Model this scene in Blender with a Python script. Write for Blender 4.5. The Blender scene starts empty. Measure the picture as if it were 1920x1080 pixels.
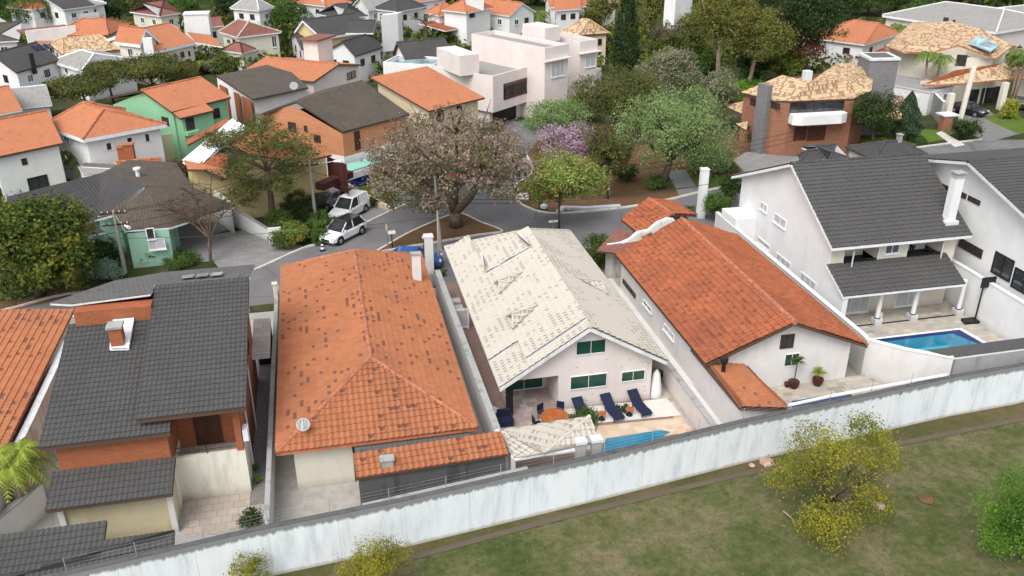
import bpy, bmesh, math, random
from mathutils import Vector, Matrix
R = math.radians
rnd = random.Random(7)
sc = bpy.context.scene
col = sc.collection

# ------------------------------------------------------------------ camera, sky, sun, exposure
FPX = 1662.0; PITCH = R(25.6); AZ = R(12.5); CH = 28.0
cam_d = bpy.data.cameras.new('camera'); cam = bpy.data.objects.new('camera', cam_d); col.objects.link(cam)
cam_d.sensor_width = 36; cam_d.lens = 36 * FPX / 1920; cam_d.clip_end = 3000; cam_d.clip_start = .5
cam.location = (0, 0, CH); cam.rotation_euler = (R(90) - PITCH, 0, -AZ)
sc.camera = cam
w = bpy.data.worlds.new('World'); sc.world = w; w.use_nodes = True
nt = w.node_tree; bg = nt.nodes['Background']
sky = nt.nodes.new('ShaderNodeTexSky'); sky.sky_type = 'NISHITA'; sky.sun_disc = False
sky.sun_elevation = R(54); sky.sun_rotation = R(218); sky.air_density = 1.0; sky.dust_density = 4.0; sky.ozone_density = 1.0
hs = nt.nodes.new('ShaderNodeHueSaturation'); hs.inputs['Saturation'].default_value = .3
nt.links.new(sky.outputs[0], hs.inputs['Color']); nt.links.new(hs.outputs[0], bg.inputs[0]); bg.inputs[1].default_value = .15
sun_d = bpy.data.lights.new('sun', 'SUN'); sun = bpy.data.objects.new('sun', sun_d); col.objects.link(sun)
sun_d.energy = .75; sun_d.angle = R(34); sun_d.color = (1, .98, .95)
sun.rotation_euler = (R(90 - 54), 0, R(180 - 218)); sun.location = (0, -20, 90)
sc.view_settings.view_transform = 'Standard'; sc.view_settings.look = 'None'; sc.view_settings.gamma = 1
sc.view_settings.exposure = 0.85
sc.cycles.max_bounces = 5; sc.cycles.diffuse_bounces = 3; sc.cycles.glossy_bounces = 2; sc.cycles.transmission_bounces = 2; sc.cycles.transparent_max_bounces = 4

# ------------------------------------------------------------------ survey: photo pixel (1920x1080) -> point in the place
CF = Vector((math.sin(AZ) * math.cos(PITCH), math.cos(AZ) * math.cos(PITCH), -math.sin(PITCH)))
CR = Vector((math.cos(AZ), -math.sin(AZ), 0)); CU = CR.cross(CF); CO = Vector((0, 0, CH))
def ray(px, py): return CF * FPX + CR * (px - 960) + CU * (540 - py)
def U(px, py, z=0.0):
    d = ray(px, py); return CO + d * ((z - CH) / d.z)
def PX(px, py, x):
    d = ray(px, py); return CO + d * (x / d.x)
def PY(px, py, y):
    d = ray(px, py); return CO + d * (y / d.y)
def hit(px, py, p0, n):
    d = ray(px, py); return CO + d * ((p0 - CO).dot(n) / d.dot(n))
def PDist(px, py, base):                 # point above/below base at the same distance in front of the viewer
    fh = Vector((CF.x, CF.y, 0)).normalized(); return hit(px, py, base, fh)
def V(*a): return Vector(a)

# ------------------------------------------------------------------ materials
MATS = {}
def lin(c):
    return tuple(((x / 255) / 12.92 if x / 255 <= .04045 else ((x / 255 + .055) / 1.055) ** 2.4) for x in c) + (1,)
class N:                                  # tiny node helper
    def __init__(s, name):
        s.m = bpy.data.materials.new(name); s.m.use_nodes = True; s.t = s.m.node_tree
        s.b = s.t.nodes['Principled BSDF']; s.b.inputs['Specular IOR Level'].default_value = .25
        s.tc = s.t.nodes.new('ShaderNodeTexCoord')
    def new(s, ty, **k):
        n = s.t.nodes.new(ty)
        for a, v in k.items(): setattr(n, a, v)
        return n
    def ln(s, a, b): s.t.links.new(a, b)
    def noise(s, scale, detail=4, vec=None, stretch=None, rough=.6):
        v = vec or s.tc.outputs['Object']
        if stretch:
            mp = s.new('ShaderNodeMapping'); mp.inputs['Scale'].default_value = stretch; s.ln(v, mp.inputs['Vector']); v = mp.outputs[0]
        n = s.new('ShaderNodeTexNoise'); n.inputs['Scale'].default_value = scale; n.inputs['Detail'].default_value = detail
        n.inputs['Roughness'].default_value = rough; s.ln(v, n.inputs['Vector']); return n.outputs['Fac']
    def ramp(s, fac, stops):
        r = s.new('ShaderNodeValToRGB'); e = r.color_ramp.elements
        while len(e) < len(stops): e.new(.5)
        for i, (p, c) in enumerate(stops):
            e[i].position = p; e[i].color = c if len(c) == 4 else (c[0], c[1], c[2], 1)
        s.ln(fac, r.inputs[0]); return r.outputs[0]
    def mix(s, fac, a, b, mode='MIX'):
        m = s.new('ShaderNodeMix', data_type='RGBA', blend_type=mode)
        if isinstance(fac, (int, float)): m.inputs[0].default_value = fac
        else: s.ln(fac, m.inputs[0])
        for v, i in ((a, 6), (b, 7)):
            if isinstance(v, tuple): m.inputs[i].default_value = v if len(v) == 4 else v + (1,)
            else: s.ln(v, m.inputs[i])
        return m.outputs[2]
    def math(s, op, a, b=0.0, c=0.0):
        m = s.new('ShaderNodeMath', operation=op)
        for i, v in enumerate((a, b, c)):
            if isinstance(v, (int, float)): m.inputs[i].default_value = v
            else: s.ln(v, m.inputs[i])
        return m.outputs[0]
    def bump(s, h, st=.3, dist=.02):
        b = s.new('ShaderNodeBump'); b.inputs['Strength'].default_value = st; b.inputs['Distance'].default_value = dist
        s.ln(h, b.inputs['Height']); s.ln(b.outputs[0], s.b.inputs['Normal'])
    def out(s, c, rough=.8, metal=0, spec=None):
        if isinstance(c, tuple): s.b.inputs['Base Color'].default_value = c if len(c) == 4 else c + (1,)
        else: s.ln(c, s.b.inputs['Base Color'])
        s.b.inputs['Roughness'].default_value = rough; s.b.inputs['Metallic'].default_value = metal
        if spec is not None: s.b.inputs['Specular IOR Level'].default_value = spec
        return s.m
def c3(c, k=1.0): return (min(1, c[0] * k), min(1, c[1] * k), min(1, c[2] * k), 1)
def paint(name, c, dirt=.25, rough=.8, dirt_shade_c=(.16, .15, .13, 1), grain=.06):
    n = N(name)
    a = n.noise(.6, 5); s = n.noise(1.1, 5, stretch=(1.6, 1.6, .35))
    b = n.ramp(a, [(.3, c3(c, .9)), (.7, c3(c, 1.04))])
    f = n.math('MULTIPLY', n.ramp(s, [(.52, (0, 0, 0)), (.8, (1, 1, 1))]), dirt)
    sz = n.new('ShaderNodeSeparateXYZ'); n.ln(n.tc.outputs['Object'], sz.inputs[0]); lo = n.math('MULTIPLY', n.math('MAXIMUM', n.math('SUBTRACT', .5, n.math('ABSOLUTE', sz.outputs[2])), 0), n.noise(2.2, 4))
    o = n.mix(f, b, dirt_shade_c); o = n.mix(n.math('MINIMUM', n.math('MULTIPLY', lo, 1.6), .6), o, dirt_shade_c); n.bump(n.noise(14, 4), .25, grain * .3)  # wall foot darkened in the colour, for contact shade as well as splash dirt
    return n.out(o, rough)
def plain(name, c, rough=.6, metal=0, var=.08, spec=None):
    n = N(name); f = n.noise(2.5, 3)
    return n.out(n.ramp(f, [(.3, c3(c, 1 - var)), (.7, c3(c, 1 + var))]), rough, metal, spec)
def tile(name, c1, c2, dark, darkamt=.5, bump=1.0, bed=True, patch=(.8, 2.2), big=.35, dk_=.8, dash=0, half=False):
    """clay or concrete tiles: UV counts columns (u) and courses (v)"""
    n = N(name); uv = n.tc.outputs['UV']
    sep = n.new('ShaderNodeSeparateXYZ'); n.ln(uv, sep.inputs[0])
    fu = n.math('FLOOR', sep.outputs[0]); fv = n.math('FLOOR', sep.outputs[1])
    cb = n.new('ShaderNodeCombineXYZ'); n.ln(fu, cb.inputs[0]); n.ln(fv, cb.inputs[1])
    wn = n.new('ShaderNodeTexWhiteNoise', noise_dimensions='2D'); n.ln(cb.outputs[0], wn.inputs['Vector'])
    base = n.mix(wn.outputs['Value'], c1, c2)
    pn = n.noise(.5, 2, vec=cb.outputs[0], stretch=(patch[0], patch[1], 1))
    if dash:
        q1 = n.math('GREATER_THAN', n.math('COSINE', n.math('MULTIPLY', sep.outputs[0], 2 * math.pi)), 0.0); q2 = n.math('GREATER_THAN', n.math('FRACT', sep.outputs[1]), .42)
        cn_ = n.ramp(n.noise(dash, 4, rough=.65), [(.42, (0, 0, 0)), (.6, (1, 1, 1))])
        pn = n.math('MULTIPLY', n.math('MULTIPLY', q1, q2), n.math('MULTIPLY', cn_, n.math('ADD', .35, n.math('MULTIPLY', wn.outputs['Value'], .65))))
    dk = n.math('GREATER_THAN', n.math('ADD', pn, n.math('MULTIPLY', wn.outputs['Value'], .12)), 1 - darkamt)
    if half: dk = n.math('MULTIPLY', dk, n.math('GREATER_THAN', n.math('FRACT', sep.outputs[1]), .38))
    base = n.mix(n.math('MULTIPLY', dk, dk_), base, dark)
    bn = n.noise(.35, 5); base = n.mix(n.math('MULTIPLY', n.ramp(bn, [(.42, (0, 0, 0)), (.75, (1, 1, 1))]), big), base, dark)
    gr = n.noise(9, 3); base = n.mix(n.math('MULTIPLY', gr, .3), base, c3(c1, .7))
    su = n.math('COSINE', n.math('MULTIPLY', sep.outputs[0], 2 * math.pi))
    sv = n.math('FRACT', sep.outputs[1])
    gap = n.math('GREATER_THAN', sv, .86)
    base = n.mix(n.math('MULTIPLY', gap, .5 if bump > .5 else .15), base, c3(dark, .6))  # course ends coloured darker, as the shadow between tile rows
    if bump > 0:
        hh = n.math('SUBTRACT', n.math('MULTIPLY', su, .5), n.math('MULTIPLY', sv, .8)); n.bump(hh, bump * .6, .07)
    return n.out(base, .85)
def foliage(name, c1, c2, c3_=None, trans=.25, oscale=.5):
    n = N(name); g = n.new('ShaderNodeNewGeometry')
    a = n.mix(g.outputs['Random Per Island'], c1, c2)
    if c3_:
        f = n.ramp(n.noise(oscale, 2), [(.45, (0, 0, 0)), (.62, (1, 1, 1))]); a = n.mix(n.math('MULTIPLY', f, .8), a, c3_)
    n.out(a, .7, 0, .15)
    tr = n.new('ShaderNodeBsdfTranslucent'); n.ln(a, tr.inputs[0])
    mx = n.new('ShaderNodeMixShader'); mx.inputs[0].default_value = trans
    n.ln(n.b.outputs[0], mx.inputs[1]); n.ln(tr.outputs[0], mx.inputs[2])
    n.ln(mx.outputs[0], n.t.nodes['Material Output'].inputs[0]); return n.m

O1 = (.66, .22, .09, 1); O2 = (.48, .145, .055, 1)
M = dict(
 tile_orange=tile('orange clay tile', (.375, .148, .07, 1), (.325, .12, .054, 1), (.105, .05, .042, 1), .335, 0, big=.35, dk_=.9, half=True, patch=(.7, 2.4)),
 tile_orange_old=tile('weathered orange clay tile', (.35, .11, .05, 1), (.27, .08, .036, 1), (.11, .04, .027, 1), .385, 0, big=.6, patch=(7, 7), dk_=.6, half=True),
 tile_dark=tile('charcoal concrete tile', (.075, .073, .071, 1), (.066, .065, .064, 1), (.095, .095, .09, 1), .2, 0, big=.45),
 tile_cream=tile('cream painted tile', (.46, .43, .37, 1), (.44, .41, .35, 1), (.17, .145, .115, 1), .58, 0, big=.08, dk_=.75, dash=.35),
 far_orange=tile('orange tile field', (.45, .175, .085, 1), (.42, .155, .073, 1), (.28, .11, .07, 1), .31, .5, big=.3, dk_=.5),
 far_red=tile('dull red tile', (.26, .11, .085, 1), (.2, .085, .065, 1), (.13, .06, .05, 1), .3, .6),
 far_dark=tile('dark grey tile', (.06, .057, .058, 1), (.05, .048, .05, 1), (.1, .095, .09, 1), .25, .7, big=.35),
 far_brown=tile('mossy brown grey tile', (.085, .076, .064, 1), (.065, .058, .05, 1), (.12, .085, .055, 1), .33, .8, big=.7),
 far_grey=tile('light grey sheet', (.3, .29, .27, 1), (.27, .26, .25, 1), (.2, .19, .18, 1), .3, .5),
 far_tan=tile('straw coloured clay tile', (.62, .45, .28, 1), (.52, .35, .2, 1), (.2, .12, .075, 1), .42, 1.0, big=.2, patch=(5, 6)),
 sheet=tile('grey fibre cement sheet', (.125, .12, .115, 1), (.11, .105, .10, 1), (.075, .072, .07, 1), .3, .35, big=.5),
 ridge=plain('orange ridge tile', (.37, .14, .08), .85, var=.35),
 ridge_dark=plain('dark ridge tile', (.06, .06, .06), .85, var=.3),
 ridge_cream=plain('cream ridge tile', (.44, .41, .35), .85, var=.15),
 ridge_tan=plain('straw ridge tile', (.5, .34, .2), .85, var=.4),
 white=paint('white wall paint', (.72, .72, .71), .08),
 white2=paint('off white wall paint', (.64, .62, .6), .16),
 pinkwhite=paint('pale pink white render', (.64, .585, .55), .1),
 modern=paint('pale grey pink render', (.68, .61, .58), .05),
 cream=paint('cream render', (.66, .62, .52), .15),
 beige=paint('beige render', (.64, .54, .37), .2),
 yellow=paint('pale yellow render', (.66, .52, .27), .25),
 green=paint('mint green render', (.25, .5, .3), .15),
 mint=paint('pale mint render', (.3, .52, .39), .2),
 dirtywhite=paint('mould stained white render', (.66, .64, .6), .85, dirt_shade_c=(.12, .11, .1, 1)),
 greywall=paint('grey weathered cement', (.33, .33, .32), .7, dirt_shade_c=(.07, .07, .065, 1)),
 blackwall=paint('black mould covered cement', (.10, .10, .10), .9, dirt_shade_c=(.03, .03, .03, 1)),
 yellowold=paint('stained yellow cream wall', (.55, .49, .32), .7, dirt_shade_c=(.3, .2, .06, 1)),
 grime=paint('cream wall with grime', (.68, .66, .56), .6, dirt_shade_c=(.2, .19, .15, 1)),
 fascia=paint('weathered white fascia', (.62, .63, .64), .7, dirt_shade_c=(.2, .2, .2, 1)),
 fasciaw=plain('clean white fascia', (.7, .71, .72), .5),
 fasciad=plain('dark brown fascia', (.09, .055, .04), .7),
 fasciao=plain('orange tile edge', (.42, .14, .07), .8, var=.3),
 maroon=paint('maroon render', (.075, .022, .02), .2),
 wood=plain('dark wood', (.07, .028, .018), .55, var=.3),
 table_wood=plain('orange brown wood', (.33, .10, .03), .4, var=.3),
 navy=plain('navy lounger fabric', (.012, .018, .045), .8),
 black=plain('black painted metal', (.015, .015, .017), .5),
 rubber=plain('tyre rubber', (.018, .018, .018), .85),
 steel=plain('grey metal', (.33, .34, .35), .4, .6),
 concrete=plain('pole concrete', (.33, .31, .28), .9, var=.15),
 bark=plain('grey brown bark', (.11, .08, .06), .95, var=.4),
 barkpale=plain('pale bark', (.3, .22, .16), .95, var=.3),
 curtain=plain('pale curtain', (.45, .46, .47), .9, var=.1),
 greenglass=plain('green tinted glass', (.008, .055, .038), .15, spec=.6),
 soil=plain('dark soil', (.05, .035, .025), .95, var=.4),
 pot=plain('dark red clay pot', (.07, .02, .018), .6),
 yellowp=plain('yellow plastic', (.75, .4, .03), .5),
 redp=plain('red plastic', (.5, .02, .03), .5),
 teal=plain('teal painted floor', (.24, .5, .42), .6, var=.1),
 bluecloth=plain('blue cover cloth', (.01, .03, .3), .7, var=.2),
 skin=plain('skin', (.45, .27, .19), .6), hair=plain('dark hair', (.015, .012, .01), .7), cloth=plain('white shirt', (.7, .68, .66), .85),
 tyre_white=plain('white reflective band', (.8, .8, .8), .5),
)
def carpaint(name, c):
    n = N(name); n.b.inputs['Coat Weight'].default_value = .6; n.b.inputs['Coat Roughness'].default_value = .08
    return n.out(c + (1,), .35, 0, .5)
M['car_white'] = carpaint('white car paint', (.78, .79, .8)); M['car_grey'] = carpaint('grey car paint', (.2, .21, .22)); M['car_black'] = carpaint('black car paint', (.012, .012, .013))
M['car_blue'] = carpaint('blue car paint', (.03, .1, .3)); M['car_red'] = carpaint('red car paint', (.5, .01, .02))
def glassy(name, c, rough=.08):
    n = N(name); f = n.noise(.8, 2); return n.out(n.ramp(f, [(.35, c3(c, .6)), (.65, c3(c, 1.6))]), rough, 0, .8)
M['glass'] = glassy('dark window glass', (.03, .034, .038)); M['glassblue'] = glassy('pale skylight glass', (.22, .3, .32), .15)
M['lamp'] = plain('headlight lens', (.7, .72, .75), .1, spec=.8); M['redlamp'] = plain('tail light lens', (.3, .01, .01), .2)
# brick
def brick(name, c1, c2, mort):
    n = N(name); g = n.new('ShaderNodeNewGeometry'); sp = n.new('ShaderNodeSeparateXYZ'); n.ln(n.tc.outputs['Object'], sp.inputs[0])
    cb = n.new('ShaderNodeCombineXYZ'); n.ln(n.math('ADD', sp.outputs[0], sp.outputs[1]), cb.inputs[0]); n.ln(sp.outputs[2], cb.inputs[1])
    b = n.new('ShaderNodeTexBrick'); n.ln(cb.outputs[0], b.inputs['Vector']); b.inputs['Scale'].default_value = 1
    b.inputs['Brick Width'].default_value = .24; b.inputs['Row Height'].default_value = .09; b.inputs['Mortar Size'].default_value = .008
    b.inputs['Color1'].default_value = c1; b.inputs['Color2'].default_value = c2; b.inputs['Mortar'].default_value = mort
    f = n.noise(.7, 4); o = n.mix(n.math('MULTIPLY', f, .35), b.outputs['Color'], c3(c2, .5)); n.bump(b.outputs['Fac'], -.4, .02)
    return n.out(o, .85)
M['brick'] = brick('orange brick', (.37, .115, .05, 1), (.29, .085, .036, 1), (.3, .16, .09, 1))
M['brick2'] = brick('salmon brick', (.58, .25, .12, 1), (.5, .19, .085, 1), (.45, .28, .18, 1))
M['brick3'] = brick('red brown brick', (.34, .15, .09, 1), (.25, .10, .06, 1), (.32, .2, .14, 1))
M['greyblock'] = brick('grey stone block', (.2, .2, .2, 1), (.15, .15, .15, 1), (.26, .26, .26, 1))
# paving
def paving(name, cols, w=.5, h=.35, mort=(.3, .28, .25, 1), irregular=False, rough=.75):
    n = N(name); o = n.tc.outputs['Object']
    if irregular:
        v = n.new('ShaderNodeTexVoronoi'); v.inputs['Scale'].default_value = 1 / w; n.ln(o, v.inputs['Vector'])
        sp = n.new('ShaderNodeSeparateColor'); n.ln(v.outputs['Color'], sp.inputs[0]); f = sp.outputs[0]
    else:
        b = n.new('ShaderNodeTexBrick'); n.ln(o, b.inputs['Vector']); b.inputs['Scale'].default_value = 1; b.inputs['Bias'].default_value = 0
        b.inputs['Brick Width'].default_value = w; b.inputs['Row Height'].default_value = h; b.inputs['Mortar Size'].default_value = .012
        b.inputs['Color1'].default_value = (0, 0, 0, 1); b.inputs['Color2'].default_value = (1, 1, 1, 1); b.inputs['Mortar'].default_value = (.5, .5, .5, 1)
        sp = n.new('ShaderNodeSeparateColor'); n.ln(b.outputs['Color'], sp.inputs[0]); f = sp.outputs[0]
    c = n.ramp(f, [(i / max(1, len(cols) - 1), k) for i, k in enumerate(cols)])
    g = n.noise(1.2, 5); c = n.mix(n.math('MULTIPLY', g, .35), c, c3(cols[0], .6))
    if not irregular:
        c = n.mix(b.outputs['Fac'], c, mort); n.bump(b.outputs['Fac'], -.3, .01)
    return n.out(c, rough)
M['stone'] = paving('mixed natural stone paving', [(.28, .25, .21, 1), (.42, .39, .34, 1), (.5, .42, .3, 1), (.36, .35, .33, 1), (.55, .5, .42, 1)], .55, .35)
M['stonepink'] = paving('pinkish yellow flagstone', [(.5, .38, .27, 1), (.62, .5, .36, 1), (.52, .33, .22, 1), (.6, .55, .45, 1)], .45, irregular=True)
M['paver'] = paving('beige concrete paver', [(.36, .31, .26, 1), (.45, .39, .33, 1)], .5, .5, (.2, .17, .15, 1))
M['greypaver'] = paving('small grey paver', [(.17, .165, .16, 1), (.22, .21, .2, 1)], .3, .2, (.1, .1, .1, 1))
M['terracotta'] = paving('dull rose floor tile', [(.25, .17, .14, 1), (.3, .2, .165, 1)], .4, .4, (.2, .14, .12, 1))
M['whitefloor'] = paving('pale floor tile', [(.62, .59, .54, 1), (.67, .64, .6, 1)], .6, .6, (.5, .48, .44, 1), rough=.5)
M['porchtile'] = paving('rose and grey porch tile', [(.3, .23, .21, 1), (.36, .28, .26, 1), (.5, .45, .42, 1)], .45, .45, (.25, .2, .18, 1), rough=.4)
M['driveway'] = paving('grey driveway paver', [(.22, .215, .21, 1), (.28, .275, .27, 1)], .9, .25, (.15, .15, .15, 1))
def asphalt(name, c):
    n = N(name); a = n.noise(.25, 5); b = n.noise(30, 3)
    o = n.mix(n.math('MULTIPLY', b, .3), n.ramp(a, [(.35, c3(c, .82)), (.65, c3(c, 1.12))]), c3(c, .6)); n.bump(b, .3, .01)
    cr = n.new('ShaderNodeTexVoronoi', feature='DISTANCE_TO_EDGE'); cr.inputs['Scale'].default_value = .28
    nz = n.new('ShaderNodeTexNoise'); nz.inputs['Scale'].default_value = 1.2
    vm = n.new('ShaderNodeVectorMath', operation='ADD'); n.ln(n.tc.outputs['Object'], vm.inputs[0]); n.ln(nz.outputs['Color'], vm.inputs[1]); n.ln(vm.outputs[0], cr.inputs['Vector'])
    k = n.math('LESS_THAN', cr.outputs[0], .008)
    return n.out(n.mix(n.math('MULTIPLY', k, .45), o, c3(c, .4)), .85)
M['asphalt'] = asphalt('asphalt', (.165, .16, .165)); M['concrete_floor'] = asphalt('concrete yard floor', (.36, .35, .33)); M['kerb'] = plain('kerb concrete', (.52, .49, .44), .9, var=.2)
def grassmat(name, stops, sc1=.25, fine=9):
    n = N(name); a = n.noise(sc1, 6, rough=.7); f = n.noise(fine, 4, rough=.75); f2 = n.noise(fine * .25, 5, rough=.7)
    c = n.ramp(n.math('ADD', n.math('MULTIPLY', a, .62), n.math('MULTIPLY', f2, .38)), stops)
    c = n.mix(n.ramp(f, [(.35, (0, 0, 0)), (.75, (.8, .8, .8))]), c, c3(stops[0][1], .8)); n.bump(f, .8, .06)
    return n.out(c, .95, 0, .1)
M['grass'] = grassmat('dry winter grass', [(.37, (.045, .065, .018, 1)), (.46, (.09, .105, .036, 1)), (.52, (.145, .135, .068, 1)), (.61, (.23, .18, .115, 1))])
M['ground'] = grassmat('leafy ground', [(.36, (.025, .04, .012, 1)), (.5, (.05, .06, .022, 1)), (.62, (.12, .10, .07, 1))])
M['soilpark'] = grassmat('red brown leaf covered earth', [(.36, (.09, .07, .03, 1)), (.48, (.15, .085, .05, 1)), (.6, (.22, .115, .07, 1))])
M['earth'] = grassmat('mossy brown earth', [(.36, (.06, .065, .022, 1)), (.48, (.10, .09, .04, 1)), (.6, (.16, .11, .07, 1))])
M['rockpink'] = plain('pinkish rock', (.42, .28, .22), .9, var=.3)
M['lawn'] = grassmat('green lawn', [(.36, (.07, .12, .02, 1)), (.55, (.11, .16, .03, 1)), (.65, (.2, .19, .06, 1))])
# boundary wall: pale blue-white paint, streaks running down from the top, dark mould on the rim
n = N('long white boundary wall paint')
s1 = n.noise(1.6, 8, stretch=(1, 1, .22), rough=.7); s2 = n.noise(3.5, 5, stretch=(1.2, 1.2, .3)); sp = n.new('ShaderNodeSeparateXYZ'); n.ln(n.tc.outputs['Object'], sp.inputs[0])
base = n.ramp(s1, [(.36, (.53, .57, .59, 1)), (.47, (.63, .675, .70, 1)), (.55, (.67, .71, .73, 1)), (.66, (.7, .735, .75, 1))])
top = n.math('MULTIPLY', n.math('MAXIMUM', n.math('SUBTRACT', sp.outputs[2], 1.95), 0), 1.5)
k = n.ramp(n.math('ADD', top, n.math('MULTIPLY', s2, .8)), [(.80, (0, 0, 0)), (1.15, (1, 1, 1))])
o = n.mix(n.math('MULTIPLY', k, .8), base, (.1, .1, .095, 1))
bot = n.math('MULTIPLY', n.math('MAXIMUM', n.math('SUBTRACT', .35, sp.outputs[2]), 0), 2.4)
k2 = n.ramp(n.math('ADD', bot, n.math('MULTIPLY', s2, .6)), [(.6, (0, 0, 0)), (.95, (1, 1, 1))])
fj = n.math('LESS_THAN', n.math('FRACT', n.math('MULTIPLY', sp.outputs[0], .34)), .012); o = n.mix(n.math('MULTIPLY', fj, .35), o, (.3, .31, .31, 1))
o = n.mix(n.math('MULTIPLY', k2, .6), o, (.3, .22, .14, 1)); n.bump(n.noise(5, 5), .25, .03)
M['boundary'] = n.out(o, .85)
# pool water
def water(name, c, c2):
    n = N(name); f = n.noise(1.2, 3); n.bump(n.noise(3, 3), .15, .03); return n.out(n.ramp(f, [(.35, c), (.65, c2)]), .06, 0, .6)
M['pool'] = water('pool water', (.012, .15, .25, 1), (.022, .2, .31, 1)); M['pooldark'] = plain('navy pool tile', (.012, .03, .12), .3); M['poolpale'] = plain('pale blue pool step', (.05, .33, .42), .3)

# ------------------------------------------------------------------ mesh builder
class MB:
    def __init__(s): s.v = []; s.f = []; s.m = []; s.uv = []
    def add(s, vs, fs, m=0, uvs=None):
        b = len(s.v); s.v += [tuple(x) for x in vs]
        for i, f in enumerate(fs):
            s.f.append([b + k for k in f]); s.m.append(m); s.uv.append(uvs[i] if uvs else None)
    def poly(s, pts, m=0, uv=None): s.add(pts, [list(range(len(pts)))], m, [uv] if uv else None)
    def box(s, a, b, m=0):
        (x0, y0, z0), (x1, y1, z1) = a, b
        s.add([(x0, y0, z0), (x1, y0, z0), (x1, y1, z0), (x0, y1, z0), (x0, y0, z1), (x1, y0, z1), (x1, y1, z1), (x0, y1, z1)],
              [(0, 3, 2, 1), (4, 5, 6, 7), (0, 1, 5, 4), (1, 2, 6, 5), (2, 3, 7, 6), (3, 0, 4, 7)], m)
    def obox(s, o, ux, uy, uz, m=0):      # box from corner o with three edge vectors
        p = [o, o + ux, o + ux + uy, o + uy]; p += [q + uz for q in p]
        s.add(p, [(0, 3, 2, 1), (4, 5, 6, 7), (0, 1, 5, 4), (1, 2, 6, 5), (2, 3, 7, 6), (3, 0, 4, 7)], m)
    def prism(s, pts, z0, z1, m=0):
        n = len(pts); s.add([(p[0], p[1], z0) for p in pts] + [(p[0], p[1], z1) for p in pts],
              [list(range(n))[::-1], list(range(n, 2 * n))] + [(i, (i + 1) % n, n + (i + 1) % n, n + i) for i in range(n)], m)
    def tube(s, pts, rads, seg=8, m=0, cap=True):
        pts = [Vector(p) for p in pts]
        if isinstance(rads, (int, float)): rads = [rads] * len(pts)
        vs = []; n = len(pts)
        for i, p in enumerate(pts):
            d = (pts[min(i + 1, n - 1)] - pts[max(i - 1, 0)])
            if d.length < 1e-6: d = Vector((0, 0, 1))
            d.normalize(); a = d.cross(Vector((0, 0, 1)) if abs(d.z) < .9 else Vector((1, 0, 0))).normalized(); b = d.cross(a)
            for k in range(seg):
                t = 2 * math.pi * k / seg; vs.append(p + a * (math.cos(t) * rads[i]) + b * (math.sin(t) * rads[i]))
        fs = [(i * seg + k, i * seg + (k + 1) % seg, (i + 1) * seg + (k + 1) % seg, (i + 1) * seg + k) for i in range(n - 1) for k in range(seg)]
        if cap: fs += [list(range(seg))[::-1], [(n - 1) * seg + k for k in range(seg)]]
        s.add(vs, fs, m)
    def lathe(s, c, prof, seg=12, m=0):
        s.tube([(c[0], c[1], c[2] + z) for r, z in prof], [r for r, z in prof], seg, m)
    def build(s, name, mats, parent=None, smooth=False, origin=None):
        if not isinstance(mats, (list, tuple)): mats = [mats]
        me = bpy.data.meshes.new(name)
        inv = None
        if origin is not None:
            o = Vector(origin); s.v = [tuple(Vector(v) - o) for v in s.v]
        if parent is not None:
            o = parent_world(parent)
            s.v = [tuple(o @ Vector(v)) for v in s.v]
        me.from_pydata(s.v, [], s.f)
        me.polygons.foreach_set('material_index', s.m)
        if any(u for u in s.uv):
            ul = me.uv_layers.new(name='UVMap'); li = 0; dat = []
            for f, u in zip(s.f, s.uv):
                for k in range(len(f)): dat += list(u[k]) if u else [0, 0]
            ul.data.foreach_set('uv', dat)
        if smooth: me.polygons.foreach_set('use_smooth', [True] * len(me.polygons))
        for mt in mats: me.materials.append(M[mt] if isinstance(mt, str) else mt)
        me.update(); ob = bpy.data.objects.new(name, me); col.objects.link(ob)
        if origin is not None: ob.location = origin
        if parent is not None: ob.parent = parent
        return ob
def parent_world(p):                      # world -> parent's local (all builders work in place coordinates)
    m = Matrix.LocRotScale(p.location, p.rotation_euler, p.scale)
    if p.parent: m = Matrix.LocRotScale(p.parent.location, p.parent.rotation_euler, p.parent.scale) @ m
    return m.inverted()
def tag(o, label, cat, group=None, kind=None):
    if label: o['label'] = label
    if cat: o['category'] = cat
    if group: o['group'] = group
    if kind: o['kind'] = kind
    return o
def thing(name, label, cat, loc=(0, 0, 0), group=None, rz=0):
    o = bpy.data.objects.new(name, None); col.objects.link(o); o.empty_display_size = .3; o.location = loc; o.rotation_euler = (0, 0, rz)
    return tag(o, label, cat, group)
def copy_tree(o, parent=None):
    c = o.copy(); col.objects.link(c)
    if parent: c.parent = parent
    for ch in list(o.children): copy_tree(ch, c)
    return c
def struct(name, mb, mat, **k):
    o = mb.build(name, mat); o['kind'] = 'structure'; return o
def sheet(name, pts, z, mat, kind='structure'):
    mb = MB(); mb.poly([(p[0], p[1], z) for p in pts]); o = mb.build(name, mat)
    if o.data.polygons[0].normal.z < 0: o.data.flip_normals()
    o['kind'] = kind; return o
def UP(*pp): return [U(*p) for p in pp]

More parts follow.
